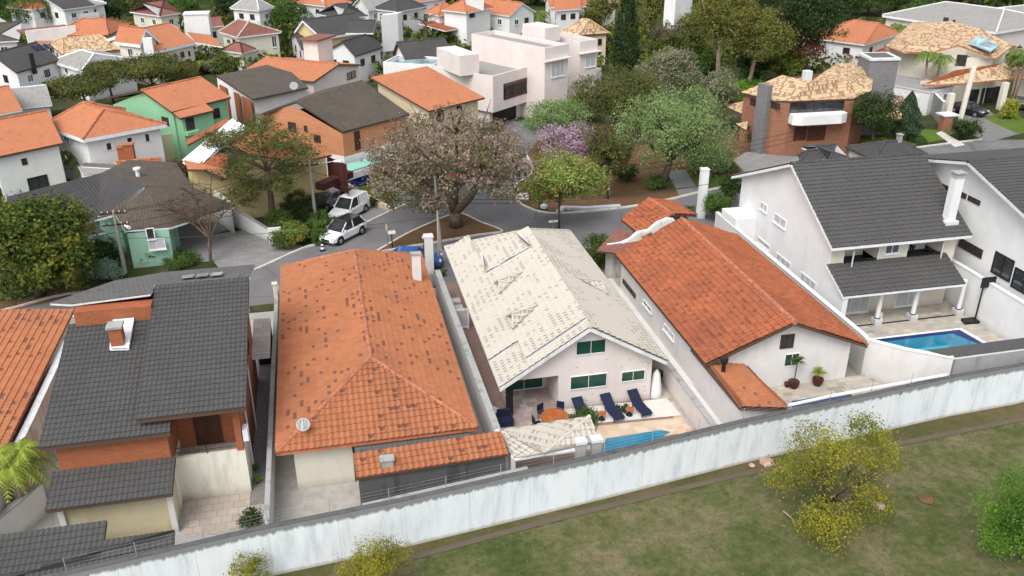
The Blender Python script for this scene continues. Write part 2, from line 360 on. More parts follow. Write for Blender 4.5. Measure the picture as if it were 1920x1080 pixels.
# ------------------------------------------------------------------ roofs
def tilegrid(mb, poly, pitch, course, amp, step, geo=True, seg=4, m=0, lift=.0):
    """lays tile courses over a convex roof plane"""
    p = [Vector(q) for q in poly]
    nrm = Vector((0, 0, 0))
    for i in range(1, len(p) - 1): nrm += (p[i] - p[0]).cross(p[i + 1] - p[0])
    nrm.normalize()
    if nrm.z < 0: nrm = -nrm
    u = Vector((0, 0, 1)).cross(nrm)
    u = Vector((1, 0, 0)) if u.length < 1e-4 else u.normalized()
    v = nrm.cross(u).normalized()
    if v.z < 0: v = -v; u = -u
    o = p[0]; q = [((a - o).dot(u), (a - o).dot(v)) for a in p]
    if not geo:
        mb.poly([a + nrm * lift for a in (p if sum((p[i] - p[0]).cross(p[i + 1] - p[0]).dot(nrm) for i in range(1, len(p) - 1)) > 0 else p[::-1])], m,
                [((a - o).dot(u) / pitch + 50, (a - o).dot(v) / course + 50) for a in (p if sum((p[i] - p[0]).cross(p[i + 1] - p[0]).dot(nrm) for i in range(1, len(p) - 1)) > 0 else p[::-1])])
        return
    vmin = min(a[1] for a in q); vmax = max(a[1] for a in q)
    def ur(vv):
        vv = min(max(vv, vmin + 1e-5), vmax - 1e-5); xs = []
        for i in range(len(q)):
            a, b = q[i], q[(i + 1) % len(q)]
            if (a[1] - vv) * (b[1] - vv) <= 0 and abs(a[1] - b[1]) > 1e-9: xs.append(a[0] + (b[0] - a[0]) * (vv - a[1]) / (b[1] - a[1]))
        return (min(xs), max(xs)) if xs else (q[0][0], q[0][0])
    nr = max(1, round((vmax - vmin) / course)); cs = (vmax - vmin) / nr; du = pitch / seg
    for k in range(nr):
        v0 = vmin + k * cs; v1 = v0 + cs; a0, b0 = ur(v0); a1, b1 = ur(v1)
        i0 = math.floor(min(a0, a1) / du); i1 = math.ceil(max(b0, b1) / du)
        vs = []; prof = []
        jit = rnd.uniform(-.004, .004)
        for i in range(i0, i1 + 1):
            uu = i * du; h = amp * .5 * (1 + math.cos(2 * math.pi * i / seg))
            c0 = min(max(uu, a0), b0); c1 = min(max(uu, a1), b1)
            vs.append(o + u * c0 + v * (v0 - .02) + nrm * (h + step + lift + jit)); vs.append(o + u * c1 + v * v1 + nrm * (h * .9 + lift))
            vs.append(o + u * c0 + v * (v0 - .02) + nrm * (lift - .01)); prof.append((c0, c1))
        fs = []; uvs = []
        for j in range(i1 - i0):
            (c0, c1), (d0, d1) = prof[j], prof[j + 1]
            if d0 - c0 < 1e-5 and d1 - c1 < 1e-5: continue
            A = 3 * j; B = 3 * (j + 1); mu = (i0 + j + .5) / seg + 50
            fs.append((A, B, B + 1, A + 1)); uvs.append([(mu, k + .05), (mu, k + .05), (mu, k + .8), (mu, k + .8)])
            fs.append((A + 2, B + 2, B, A)); uvs.append([(mu, k + .95)] * 2 + [(mu, k + .9)] * 2)
        mb.add(vs, fs, m, uvs)
def slab(mb, poly, th, m=1, drop=.015):
    p = [Vector(q) - Vector((0, 0, drop)) for q in poly]; n = len(p); b = [q - Vector((0, 0, th)) for q in p]
    mb.add(p + b, [list(range(n)), list(range(n, 2 * n))[::-1]] + [(i, n + i, n + (i + 1) % n, (i + 1) % n) for i in range(n)], m)
def caps(mb, a, b, r=.13, m=0, stepl=.42):
    a = Vector(a); b = Vector(b); L = (b - a).length; n = max(2, int(L / stepl)); pts = []; rs = []
    for i in range(n):
        t0 = i / n; t1 = (i + .96) / n; pts += [a.lerp(b, t0), a.lerp(b, t1)]; rs += [r * 1.08, r * .86]
    mb.tube(pts, rs, 8, m)
STY = {  # pitch, course, amp, step
 'near': (.29, .37, .085, .045), 'dark': (.22, .34, .05, .045), 'cream': (.28, .4, .07, .045), 'far': (.25, .4, 0, 0), 'rustic': (.24, .4, .07, .03)}
def roof(parent, polys, mat, style='far', th=.14, fas='fasciaw', ridges=(), rmat='ridge', rr=.13, name='roof', lift=.02):
    pi, co, am, st = STY[style]; mb = MB(); geo = style != 'far'; pp = []
    for p in polys:
        q = [Vector(a) for a in p]
        nn = (q[1] - q[0]).cross(q[2] - q[0])
        if nn.length > 1e-6 and all(abs((a - q[0]).dot(nn.normalized())) < .04 for a in q): pp.append(q)
        else: pp += [[q[0], q[i], q[i + 1]] for i in range(1, len(q) - 1)]
    polys = pp
    for p in polys:
        tilegrid(mb, p, pi, co, am, st, geo, m=0, lift=lift); slab(mb, p, th, 1)
    ob = mb.build(name, [mat, fas], parent)
    if ridges:
        rb = MB()
        for a, b in ridges: caps(rb, Vector(a) + V(0, 0, .03), Vector(b) + V(0, 0, .03), rr)
        rb2 = rb.build('ridge_cap', rmat, ob, smooth=False)
    return ob
def planes_min(polys):
    pl = []
    for p in polys:
        p = [Vector(q) for q in p]; nrm = Vector((0, 0, 0))
        for i in range(1, len(p) - 1): nrm += (p[i] - p[0]).cross(p[i + 1] - p[0])
        if abs(nrm.z) > 1e-6: pl.append((p[0], nrm))
    return lambda x, y: min(a.z - (n.x * (x - a.x) + n.y * (y - a.y)) / n.z for a, n in pl)
def walls(parent, foot, hz, mat, z0=0.0, gap=.16, name='wall', split=None):
    mb = MB(); n = len(foot)
    for i in range(n):
        a = Vector(foot[i][:2]); b = Vector(foot[(i + 1) % n][:2]); L = (b - a).length; k = max(1, int(L / .5)) if callable(hz) else 1
        pts = [a.lerp(b, j / k) for j in range(k + 1)]
        zs = [(hz(p.x, p.y) - gap) if callable(hz) else hz for p in pts]
        vs = [(p.x, p.y, z0) for p in pts] + [(p.x, p.y, z) for p, z in zip(pts, zs)]
        mb.add(vs, [(j, j + 1, k + 1 + j + 1, k + 1 + j) for j in range(k)])
    return mb.build(name, mat, parent)
def window(parent, c, ux, nrm, w, h, style='w', name='window'):
    """frame with a pane set back in it; c = lower left corner on the wall face, nrm outward"""
    fr = {'w': 'fasciaw', 's': 'fasciaw', 'd': 'wood', 'k': 'black', 'g': 'fasciaw', 'door': 'wood', 'ws': 'fasciaw', 'open': 'black'}[style]
    pm = {'w': 'glass', 's': 'curtain', 'd': 'glass', 'k': 'glass', 'g': 'greenglass', 'door': 'wood', 'ws': 'glass', 'open': 'glass'}[style]
    uz = V(0, 0, 1); t = min(.035 if style == 'g' else .07, w * .12, h * .2); mb = MB(); o = c + nrm * .003; dn = nrm * .06
    mb.obox(o, ux * w, dn, uz * t); mb.obox(o + uz * (h - t), ux * w, dn, uz * t)
    mb.obox(o + uz * t, ux * t, dn, uz * (h - 2 * t)); mb.obox(o + uz * t + ux * (w - t), ux * t, dn, uz * (h - 2 * t))
    k = 1 if w < .75 else (2 if w < 2 or style == 'g' else 3)
    for i in range(1, k): mb.obox(o + uz * t + ux * (w * i / k - t * .35), ux * t * .7, dn * .9, uz * (h - 2 * t))
    if style in ('w', 's'): mb.obox(o - uz * .06 - ux * .06, ux * (w + .12), nrm * .12, uz * .055)
    if style == 'ws':
        mb.obox(o - ux * w * .5, ux * w * .46, nrm * .05, uz * h); mb.obox(o + ux * w * 1.04, ux * w * .46, nrm * .05, uz * h)
    f = mb.build(name, fr, parent)
    p = MB(); p.obox(o + uz * t + ux * t, ux * (w - 2 * t), nrm * .015, uz * (h - 2 * t)); p.build('pane', pm, f)
    return f
def win_px(parent, p0, n, pts, style='w', name='window'):
    """window on the wall plane (p0, n) from its corners as seen in the photo: left-top and right-bottom"""
    (x0, y0, x1, y1) = pts; n = n.normalized()
    a = hit(x0, y0, p0, n); b = hit(x1, y1, p0, n); ux = V(0, 0, 1).cross(n).normalized()
    if (b - a).dot(ux) < 0: ux = -ux
    wd = abs((b - a).dot(ux)); h = abs(a.z - b.z)
    if wd < .12 or h < .12 or wd > 9 or h > 6: return None
    c = V(a.x, a.y, min(a.z, b.z)); return window(parent, c, ux, n, wd, h, style, name)
def xy(p, z): return V(p[0], p[1], z)
def wing(root, ze, zr, a, b, d=None, sty='hipv', r1=None, r2=None, ov=.5, wm='white', rm='far_orange', fas='fasciaw', wins=(), rmat='ridge', gap=.16, world=False, c=None, z0=0, th=.16, ridge=True, frame=False, style='far'):
    """one roofed volume. a = nearest eave corner, b = its right neighbour, d = its left neighbour (photo pixels)"""
    rmat = {'far_dark': 'ridge_dark', 'far_brown': 'ridge_dark', 'far_grey': 'fascia', 'far_tan': 'ridge_tan', 'far_red': 'maroon', 'sheet': 'ridge_dark'}.get(rm, rmat) if rmat == 'ridge' else rmat
    g = (lambda p, z: V(p[0], p[1], z)) if world else (lambda p, z: U(p[0], p[1], z))
    A = g(a, ze); B = g(b, ze)
    R1 = g(r1, zr) if r1 else None; R2 = g(r2, zr) if r2 else None
    if sty == 'gu' and d is None: D = xy(2 * R1 - A, ze); Cc = xy(2 * R2 - B, ze)
    else:
        D = g(d, ze); Cc = g(c, ze) if c else B + D - A
    if sty == 'shed': D = g(d, zr); Cc = xy(B + D - A, zr)
    uu = V(B.x - A.x, B.y - A.y, 0); vv = V(D.x - A.x, D.y - A.y, 0); an = uu.angle(vv)
    if c is None and not (R(62) < an < R(118)):
        pv = V(-uu.y, uu.x, 0).normalized(); pv = pv if pv.dot(vv) > 0 else -pv
        vv = pv * max(vv.length * math.sin(an), uu.length * .75, 4.5); D = xy(A + vv, D.z); Cc = xy(B + vv, D.z)
    if R1 and sty in ('gu', 'gv', 'hipu', 'hipv'):
        mi = Matrix(((uu.x, vv.x), (uu.y, vv.y))).inverted(); l1 = mi @ Vector((R1.x - A.x, R1.y - A.y)); l2 = mi @ Vector((R2.x - A.x, R2.y - A.y))
        cl_ = lambda q, lo, hi: max(lo, min(hi, q))
        if sty in ('gu', 'hipu'):
            m_ = cl_((l1.y + l2.y) / 2, .36, .64); k_ = 0 if sty == 'gu' else 1
            s1 = (cl_(l1.x, .15, .42) if k_ else 0, m_); s2 = (cl_(l2.x, .58, .85) if k_ else 1, m_)
        else:
            m_ = cl_((l1.x + l2.x) / 2, .36, .64); k_ = 0 if sty == 'gv' else 1
            s1 = (m_, cl_(l1.y, .18, .42) if k_ else 0); s2 = (m_, cl_(l2.y, .58, .82) if k_ else 1)
        R1 = xy(A + uu * s1[0] + vv * s1[1], zr); R2 = xy(A + uu * s2[0] + vv * s2[1], zr)
    if R1 is None and sty not in ('shed', 'flat'):
        u = B - A; v = D - A
        if sty in ('hipv', 'gv'):
            k = .5 * u.length / v.length if sty == 'hipv' else 0
            R1 = xy(A.lerp(B, .5) + v * k, zr); R2 = xy(A.lerp(B, .5) + v * (1 - k), zr)
        else:
            k = .5 * v.length / u.length if sty == 'hipu' else 0
            R1 = xy(A + v * .5 + u * k, zr); R2 = xy(A + v * .5 + u * (1 - k), zr)
    rd = []
    if sty == 'hipv': P = [[D, A, R1, R2], [A, B, R1], [B, Cc, R2, R1], [Cc, D, R2]]; rd = [(R1, R2), (A, R1), (B, R1), (Cc, R2), (D, R2)]
    elif sty == 'hipu': P = [[A, B, R2, R1], [B, Cc, R2], [Cc, D, R1, R2], [D, A, R1]]; rd = [(R1, R2), (A, R1), (B, R2), (Cc, R2), (D, R1)]
    elif sty == 'gu': P = [[A, B, R2, R1], [Cc, D, R1, R2]]; rd = [(R1, R2)]
    elif sty == 'gv': P = [[D, A, R1, R2], [B, Cc, R2, R1]]; rd = [(R1, R2)]
    else: P = [[A, B, Cc, D]]
    roof(root, P, rm, style, th, fas, rd if ridge and sty not in ('shed', 'flat') else (), rmat, .12)
    ctr = (A + B + Cc + D) / 4; foot = []
    u = (B - A); u.z = 0; u.normalize(); v = (D - A); v.z = 0; v.normalize()
    A0, B0, C0, D0 = A + (u + v) * ov, B + (v - u) * ov, Cc - (u + v) * ov, D + (u - v) * ov
    if wm: walls(root, [A0, B0, C0, D0], planes_min(P), wm, z0, gap)
    nab = V(u.y, -u.x, 0)
    if nab.dot(v) > 0: nab = -nab
    nda = -V(v.y, -v.x, 0)
    if nda.dot(u) > 0: nda = -nda
    faces = {'ab': (A0, nab), 'bc': (B0, -nda), 'da': (A0, nda), 'cd': (C0, -nab)}
    if not wins and wm and ze - z0 > 2.7:
        for fc, o_, ax, wl_ in (('ab', A0, u, (B0 - A0).length), ('da', A0, v, (D0 - A0).length)):
            nn = faces[fc][1].normalized(); h_ = V(0, 0, 1).cross(nn)
            for f_ in ((.2, .62) if wl_ > 4.5 else (.4,)):
                q_ = xy(o_ + ax * (wl_ * f_), ze - 1.75); q_ = q_ if h_.dot(ax) > 0 else q_ + ax * 1.0
                window(root, q_, h_, nn, 1.0, .95, 'w' if rnd.random() < .6 else 'd')
    for wv in wins: win_px(root, faces[wv[0]][0], faces[wv[0]][1], wv[1:5], wv[5] if len(wv) > 5 else 'w', 'door' if len(wv) > 5 and wv[5] == 'door' else 'window')
    return dict(A=A0, B=B0, C=C0, D=D0, faces=faces, P=P, hz=planes_min(P))
def house(label, a, z=0, name='house', cat='house', group='houses of the neighbourhood'):
    p = U(a[0], a[1], 3); return thing(name, label, cat, (p.x, p.y, 0), None)
def chimney(root, px, py, zb, wd, h, mat='white', dp=None, capm=None, rot=0, name='chimney'):
    b = U(px, py, zb); dp = dp or wd; mb = MB(); mb.box((b.x - wd / 2, b.y - dp / 2, zb - .5), (b.x + wd / 2, b.y + dp / 2, zb + h)); o = mb.build(name, mat, root)
    c = MB(); c.box((b.x - wd / 2 - .07, b.y - dp / 2 - .07, zb + h), (b.x + wd / 2 + .07, b.y + dp / 2 + .07, zb + h + .09))
    c.build('cap', capm or mat, o); return o
def block(root, ztop, zbot, a, b, d, wm='modern', rm='concrete_floor', par=.35, wins=(), name='wall'):
    """flat roofed block with parapet: corners given at the top of the parapet"""
    A, B, D = U(*a, ztop), U(*b, ztop), U(*d, ztop); u = (B - A).normalized(); v = D - A; v -= u * v.dot(u); D = A + v; v = v.normalized(); C = B + D - A
    mb = MB(); ft = [A, B, C, D]
    t = .18; inn = [A + (u + v) * t, B + (v - u) * t, C - (u + v) * t, D + (u - v) * t]
    for i in range(4):
        p, q, r, s = ft[i], ft[(i + 1) % 4], inn[(i + 1) % 4], inn[i]
        mb.poly([xy(p, zbot), xy(q, zbot), q, p]); mb.poly([p, q, r, s]); mb.poly([s, r, xy(r, ztop - par), xy(s, ztop - par)])
    if zbot > .5: mb.poly([xy(p, zbot) for p in ft[::-1]])
    o = mb.build(name, wm, root); rb = MB(); rb.poly([xy(p, ztop - par) for p in inn]); rb.build('roof', rm, root)
    nab = V(u.y, -u.x, 0); nda = -u
    for wv in wins: win_px(root, A, {'ab': nab, 'da': nda, 'bc': u}[wv[0]], wv[1:5], wv[5] if len(wv) > 5 else 'w')
    return A, B, C, D
def wall_run(name, label, pts, h, t, mat, cap=None, caph=.05, cat='wall', z0=0.0, parent=None):
    """free standing wall along ground points"""
    mb = MB(); cb = MB(); P = [Vector((p[0], p[1], 0)) for p in pts]; n = len(P); off = []
    for i in range(n):
        d = (P[min(i + 1, n - 1)] - P[max(i - 1, 0)]).normalized(); off.append(V(-d.y, d.x, 0))
    hs = h if isinstance(h, (list, tuple)) else [h] * n
    for i in range(n - 1):
        for bb, tt, za, zb_, zc, zd in ((mb, t, z0, z0, hs[i], hs[i + 1]),) + (((cb, t + .08, hs[i], hs[i + 1], hs[i] + caph, hs[i + 1] + caph),) if cap else ()):
            a, b, oa, o2 = P[i], P[i + 1], off[i] * tt / 2, off[i + 1] * tt / 2
            q = [xy(a - oa, za), xy(b - o2, zb_), xy(b + o2, zb_), xy(a + oa, za), xy(a - oa, zc), xy(b - o2, zd), xy(b + o2, zd), xy(a + oa, zc)]
            fs = [(4, 5, 6, 7), (0, 1, 5, 4), (2, 3, 7, 6)]
            if i == 0: fs.append((3, 0, 4, 7))
            if i == n - 2: fs.append((1, 2, 6, 5))
            bb.add(q, fs)
    if cap and not parent:
        r = thing(name, label, cat, (P[0].x, P[0].y, 0)); mb.build('panel', mat, r); cb.build('coping', cap, r); return r
    o = mb.build(name, mat, parent, origin=None if parent else (P[0].x, P[0].y, 0))
    if not parent: tag(o, label, cat)
    elif cap: cb.build('coping', cap, o)
    return o
def onplane(px, py, poly):
    a, b, c = [Vector(q) for q in poly[:3]]; return hit(px, py, a, (b - a).cross(c - a).normalized())

# ================================================================== THE GROUND, STREETS AND YARDS
sheet('ground', [(-900, -60), (1100, -60), (1100, 1500), (-900, 1500)], 0, 'ground')
fieldpts = [(-80, -40), (110, -40), (110, 41), (37.5, 35.9), (32.8, 35.6), (12, 32.9), (1.9, 31.5), (-11.7, 29.9), (-80, 22)]
sheet('field', fieldpts, .004, 'grass')
def line_strip(name, pts, w, z, h, mat, kind='structure', closed=False):
    mb = MB(); P = [Vector((p[0], p[1], 0)) for p in pts]; n = len(P); segs = []
    for i in range(n):
        d = ((P[min(i + 1, n - 1)] - P[i]).normalized() + (P[i] - P[max(i - 1, 0)]).normalized()).normalized(); o = V(-d.y, d.x, 0) * w / 2
        segs.append((P[i] - o, P[i] + o))
    for i in range(n - 1):
        (a, b), (c, d) = segs[i], segs[i + 1]
        mb.add([xy(a, z), xy(c, z), xy(d, z), xy(b, z), xy(a, z + h), xy(c, z + h), xy(d, z + h), xy(b, z + h)], [(4, 5, 6, 7), (0, 1, 5, 4), (2, 3, 7, 6), (1, 2, 6, 5), (3, 0, 4, 7)])
    ob = mb.build(name, mat); ob['kind'] = kind; return ob
def smooth(pts, k=4):
    P = [Vector(p) for p in pts]; out = []
    for i in range(len(P) - 1):
        a, b, c, d = P[max(i - 1, 0)], P[i], P[i + 1], P[min(i + 2, len(P) - 1)]
        for j in range(k):
            t = j / k; out.append(.5 * ((2 * b) + (c - a) * t + (2 * a - 5 * b + 4 * c - d) * t * t + (3 * b - a - 3 * c + d) * t ** 3))
    return out + [P[-1]]
# asphalt of the whole street junction; verges, island, park and drives lie on it
street = [(-80, 57), (-5, 58.2), (8, 58.6), (20, 62.3), (31, 64), (60, 64), (110, 60)]
far = UP((1920, 262), (1840, 262), (1640, 290), (1353, 352), (1204, 385), (1047, 401), (985, 388), (964, 368), (962, 355), (985, 335), (1000, 318), (985, 290), (1010, 262), (1060, 240))
far2 = UP((950, 225), (930, 270), (925, 300), (905, 318), (840, 348), (743, 392), (690, 417), (607, 455), (567, 467), (475, 508), (400, 530), (250, 545), (130, 552), (0, 585), (-150, 615))
sheet('road', [Vector((p[0], p[1], 0)) for p in street] + [U(2050, 250)] + far + far2, .008, 'asphalt')
kerb_mat = 'kerb'
line_strip('kerb', smooth(far2[3:]), .22, 0, .13, kerb_mat)
line_strip('kerb', smooth(far[1:-2], 5), .25, 0, .13, kerb_mat)
# triangular island with the big tree
isl = UP((702, 475), (760, 441), (810, 418), (843, 405), (867, 402), (900, 417), (942, 434), (915, 439), (893, 442), (847, 450), (800, 458), (747, 467), (715, 474))
sheet('traffic_island', isl, .09, 'soilpark')
line_strip('kerb', [isl[-2]] + smooth(isl[:-1]) + [isl[-2]], .2, 0, .12, kerb_mat)
# park corner, path, verges
park = UP((1353, 352), (1309, 363), (1204, 383), (1163, 392), (1047, 399), (1000, 389), (973, 377), (966, 362), (970, 350), (985, 338), (1000, 318), (985, 290), (1010, 262), (1060, 240), (1200, 230), (1400, 245), (1480, 285), (1500, 305))
sheet('park_ground', park, .012, 'soilpark')
sheet('path', UP((1250, 322), (1285, 318), (1312, 361), (1275, 369)), .02, 'driveway')
sheet('path', UP((966, 362), (990, 362), (992, 375), (972, 375)), .02, 'whitefloor')
sheet('verge', UP((1270, 322), (1355, 330), (1420, 345), (1353, 352), (1312, 360)), .016, 'lawn')
line_strip('kerb', UP((1047, 401), (1056, 393), (1100, 394), (1163, 390)), .5, 0, .3, 'fascia')
sheet('front_garden', UP((1380, 300), (1420, 262), (1500, 262), (1640, 262), (1700, 285), (1600, 330), (1400, 345)), .018, 'soilpark')
sheet('driveway', UP((1375, 300), (1400, 285), (1500, 294), (1490, 318), (1395, 322)), .024, 'driveway')
sheet('lawn', UP((1600, 262), (1650, 285), (1770, 262), (1790, 248), (1700, 238), (1640, 250)), .024, 'lawn')
sheet('garden_path', UP((1755, 250), (1765, 246), (1810, 272), (1790, 276)), .028, 'kerb')
sheet('driveway', UP((1795, 215), (1850, 205), (1915, 250), (1850, 268), (1800, 240)), .028, 'greypaver')
sheet('lawn', UP((1845, 222), (1890, 205), (1930, 230), (1930, 250), (1905, 250)), .032, 'lawn')
# left side drives
drive = UP((350, 470), (400, 440), (470, 430), (520, 445), (567, 462), (500, 495), (440, 512), (380, 520), (330, 505))
sheet('driveway', drive, .02, 'driveway')
sheet('driveway', UP((655, 360), (700, 345), (800, 330), (850, 335), (743, 388), (690, 414), (640, 400)), .02, 'driveway')
sheet('garden_bed', UP((120, 520), (250, 500), (400, 490), (420, 515), (300, 540), (120, 548)), .022, 'ground')
sheet('pavement', UP((-100, 570), (40, 562), (120, 540), (160, 530), (130, 556), (0, 590), (-150, 620)), .03, 'soilpark')

# ---- white boundary wall, with the mould on its rim
bp = [(-42, 26.5), (-30, 28.0)] + [tuple(U(x, y, 2.6)[:2]) for x, y in ((110, 1078), (480, 992), (750, 938), (1140, 850), (1390, 790), (1790, 705), (1920, 683))] + [(60, 39.2)]
wl = wall_run('boundary_wall', 'long white painted boundary wall with dark mould streaks, running along the grass', bp, 2.6, .26, 'boundary', None)
cp = MB()
for (a_, b_) in zip(bp, bp[1:]):
    a_ = V(a_[0], a_[1], 2.6); b_ = V(b_[0], b_[1], 2.6); d_ = (b_ - a_).normalized(); o_ = V(-d_.y, d_.x, 0) * .134; cp.obox(a_ - o_ + V(0, 0, .001), b_ - a_, o_ * 2, V(0, 0, .03))
cp.build('coping', 'blackwall', wl)
def along(P, step, start=0.0):
    P = [Vector((p[0], p[1], 0)) for p in P]; out = []; acc = start
    for a, b in zip(P, P[1:]):
        L = (b - a).length
        while acc <= L: out.append((a.lerp(b, acc / L), (b - a).normalized())); acc += step
        acc -= L
    return out
fn = thing('wire_fence', 'thin wire security fence standing on top of the long white boundary wall', 'wire fence', (bp[2][0], bp[2][1], 2.6))
fm = MB(); prev = None
for p, d in along(bp[2:], 2.6, .3):
    pm = MB(); pm.tube([xy(p, 2.62), xy(p, 3.35)], .018, 5); pm.build('post', 'greywall', fn)
    if prev is not None:
        for z in (2.8, 2.98, 3.16, 3.33): fm.tube([xy(prev, z), xy(p, z)], .004, 4, cap=False)
    prev = p
fm.build('wire', 'greywall', fn)
sheet('earth_strip', [tuple(p) for p in bp[1:]] + [tuple(U(x, y)[:2]) for x, y in ((2100, 748), (1920, 781), (1640, 837), (1420, 878), (1200, 930), (1050, 966), (900, 1006), (740, 1049), (430, 1124))], .01, 'earth')
# drainage channel in the grass
M['drain'] = paint('mossy dark drain concrete', (.075, .07, .062), .9, dirt_shade_c=(.14, .10, .05, 1))
dl = smooth(UP((430, 1130), (740, 1055), (900, 1012), (1050, 972), (1200, 936), (1420, 884), (1640, 842), (1920, 786), (2100, 755)))
line_strip('drain_channel', dl, .34, .0, .05, 'drain')
# yards of the near row
sheet('yard', [(-40, 29.4), (-4.2, 31.9), (-4.2, 57), (-40, 57)], .012, 'concrete_floor')
M['paleconcrete'] = paint('pale smooth yard concrete', (.5, .48, .44), .25)
sheet('yard', [(-4.2, 31.9), (7.3, 33.0), (7.3, 58.3), (-4.2, 57.6)], .014, 'paleconcrete')
sheet('yard', [(7.3, 33.0), (17.8, 34.4), (17.8, 62), (7.3, 58.4)], .016, 'terracotta')
sheet('yard', [(17.8, 34.4), (31, 35.9), (31, 63.9), (17.8, 62)], .018, 'stone')
sheet('yard', [(31, 35.9), (42.3, 37.4), (42.3, 63.9), (31, 63.9)], .020, 'stone')
sheet('yard', [(42.3, 37.4), (62, 39.6), (62, 63.9), (42.3, 63.9)], .022, 'concrete_floor')

# ================================================================== NEAR ROW OF HOUSES
# ---- far left: low house with orange roof
h0 = thing('house', 'low house with long orange tile roof at the left edge, beside the brick house', 'house', (-22, 42, 0))
P0 = [[(-26, 33, 3.9), (-16, 33, 2.9), (-16, 54, 2.9), (-26, 54, 3.9)], [(-36, 33, 2.9), (-26, 33, 3.9), (-26, 54, 3.9), (-36, 54, 2.9)]]
roof(h0, P0, 'tile_orange', 'near', .14, 'fasciao', [((-26, 33, 3.9), (-26, 54, 3.9))])
walls(h0, [(-35, 34), (-16.8, 34), (-16.8, 53.3), (-35, 53.3)], planes_min(P0), 'white2')
wall_run('yard_wall', 'stained white yard wall beside the orange roof at the left edge', [tuple(U(125, 640, 2.6)[:2]), tuple(U(55, 790, 2.6)[:2]), tuple(U(-30, 960, 2.6)[:2])], 2.6, .3, 'dirtywhite', 'fascia')
wall_run('yard_wall', 'white front wall stub below the yellow green palm at the lower left corner', [tuple(U(-20, 985, 1.7)[:2]), tuple(U(75, 905, 1.7)[:2])], 1.7, .25, 'white', 'greywall')
wall_run('street_wall', 'low pale wall along the street behind the orange roof at the left edge', [(-40, 55.2), (-14, 55.6)], 1.7, .2, 'dirtywhite', 'fascia')

# ---- orange brick house with charcoal roofs
h1 = thing('house', 'orange brick house with two charcoal tile roofs and a rear balcony, beside the left edge', 'house', (-9, 42, 0))
SL = (7.6 - 5.4) / 9.3
PR = [[(-9.3, 36.3, 5.4), (-4.5, 36.3, 5.4), (-4.5, 45.6, 7.75), (-9.3, 45.6, 7.75)]]
PLo = [[(-13.3, 35.7, 4.9), (-7.85, 35.7, 4.9), (-7.85, 37.4, 5.35), (-9.3, 37.4, 5.35), (-9.3, 43.6, 7.05), (-13.3, 43.6, 7.05)]]
PL = [[(-13.4, 35.95, 4.75), (-7.9, 35.95, 4.75), (-7.9, 37.25, 5.08), (-13.4, 37.25, 5.08)], [(-13.4, 37.25, 5.08), (-9.35, 37.25, 5.08), (-9.35, 43.9, 6.78), (-13.4, 43.9, 6.78)]]
roof(h1, PR, 'tile_dark', 'dark', .2, 'fasciad'); roof(h1, PL, 'tile_dark', 'dark', .2, 'fasciad')
PB = [[U(139, 564, 7.9), U(301, 545, 7.9), U(466, 519, 7.9), U(480, 491, 7.3), U(189, 521, 7.3), U(116, 560, 7.3)]]
g = PB[0]
PB = [[V(-9.35, 45.6, 7.78), V(-4.4, 45.6, 7.78), V(-4.4, 49.2, 6.95), V(-9.35, 49.2, 6.95)], [V(-13.2, 44.3, 7.72), V(-9.36, 44.3, 7.9), V(-9.36, 49.2, 6.95), V(-12.0, 48.6, 6.95)], [V(-13.2, 44.3, 7.72), V(-12.0, 48.6, 6.95), V(-14.6, 45.6, 7.3)]]
roof(h1, PB, 'sheet', 'far', .1, 'fascia')
sk = MB()
for i in range(3):
    a = U(340 + i * 27, 523 - i * 2.2, 7.75); sk.obox(a + V(0, 0, .02 - 0), V(.62, .02, .0), V(0, .75, -.18), V(0, 0, .05))
sk.build('skylight', 'glassblue', h1)
walls(h1, [(-9.35, 38.7), (-5.0, 38.7), (-5.0, 47.9), (-12.6, 47.3), (-12.9, 43.7), (-9.35, 43.7)], lambda x, y: min(5.4 + (y - 36.3) * .2527, 7.6 - max(0, y - 45.6) * .25), 'brick')
walls(h1, [(-12.9, 36.35), (-8.15, 36.35), (-8.15, 43.6), (-12.9, 43.6)], lambda x, y: 4.72 + (y - 35.95) * .256 if x < -9.3 or y < 37.3 else 5.1, 'brick', z0=2.6)
walls(h1, [(-12.9, 36.35), (-8.15, 36.35), (-8.15, 43.6), (-12.9, 43.6)], 2.6, 'cream')
mb = MB(); mb.box((-13.0, 43.62, 6.4), (-9.3, 44.4, 7.55)); mb.build('gable_band', 'brick', h1)
# balcony block
mb = MB(); mb.box((-8.15, 37.1, 0), (-4.95, 37.32, 2.5)); mb.box((-5.1, 37.32, 0), (-4.95, 38.9, 2.5)); mb.build('balcony_wall', 'grime', h1)
mb = MB(); mb.box((-8.15, 37.32, 1.9), (-5.1, 38.7, 2.0)); mb.build('balcony_floor', 'paver', h1)
mb = MB(); mb.box((-5.3, 37.1, 2.5), (-5.0, 37.4, 5.4)); mb.build('post', 'brick', h1)
mb = MB()
for z in (2.75, 3.0): mb.tube([(-8.1, 37.2, z), (-5.3, 37.2, z)], .02, 5)
for x in (-6.7,): mb.tube([(x, 37.2, 2.5), (x, 37.2, 3.0)], .02, 5)
mb.build('railing', 'black', h1)
window(h1, V(-7.35, 38.68, 2.05), V(1, 0, 0), V(0, -1, 0), 1.25, 2.1, 'door', 'door')
window(h1, V(-4.98, 41.2, 3.8), V(0, 1, 0), V(1, 0, 0), 1.2, 1.1, 'd'); window(h1, V(-4.98, 44.2, 3.8), V(0, 1, 0), V(1, 0, 0), 1.0, 1.0, 'd'); window(h1, V(-4.98, 38.9, .9), V(0, 1, 0), V(1, 0, 0), 1.0, 1.2, 'd')
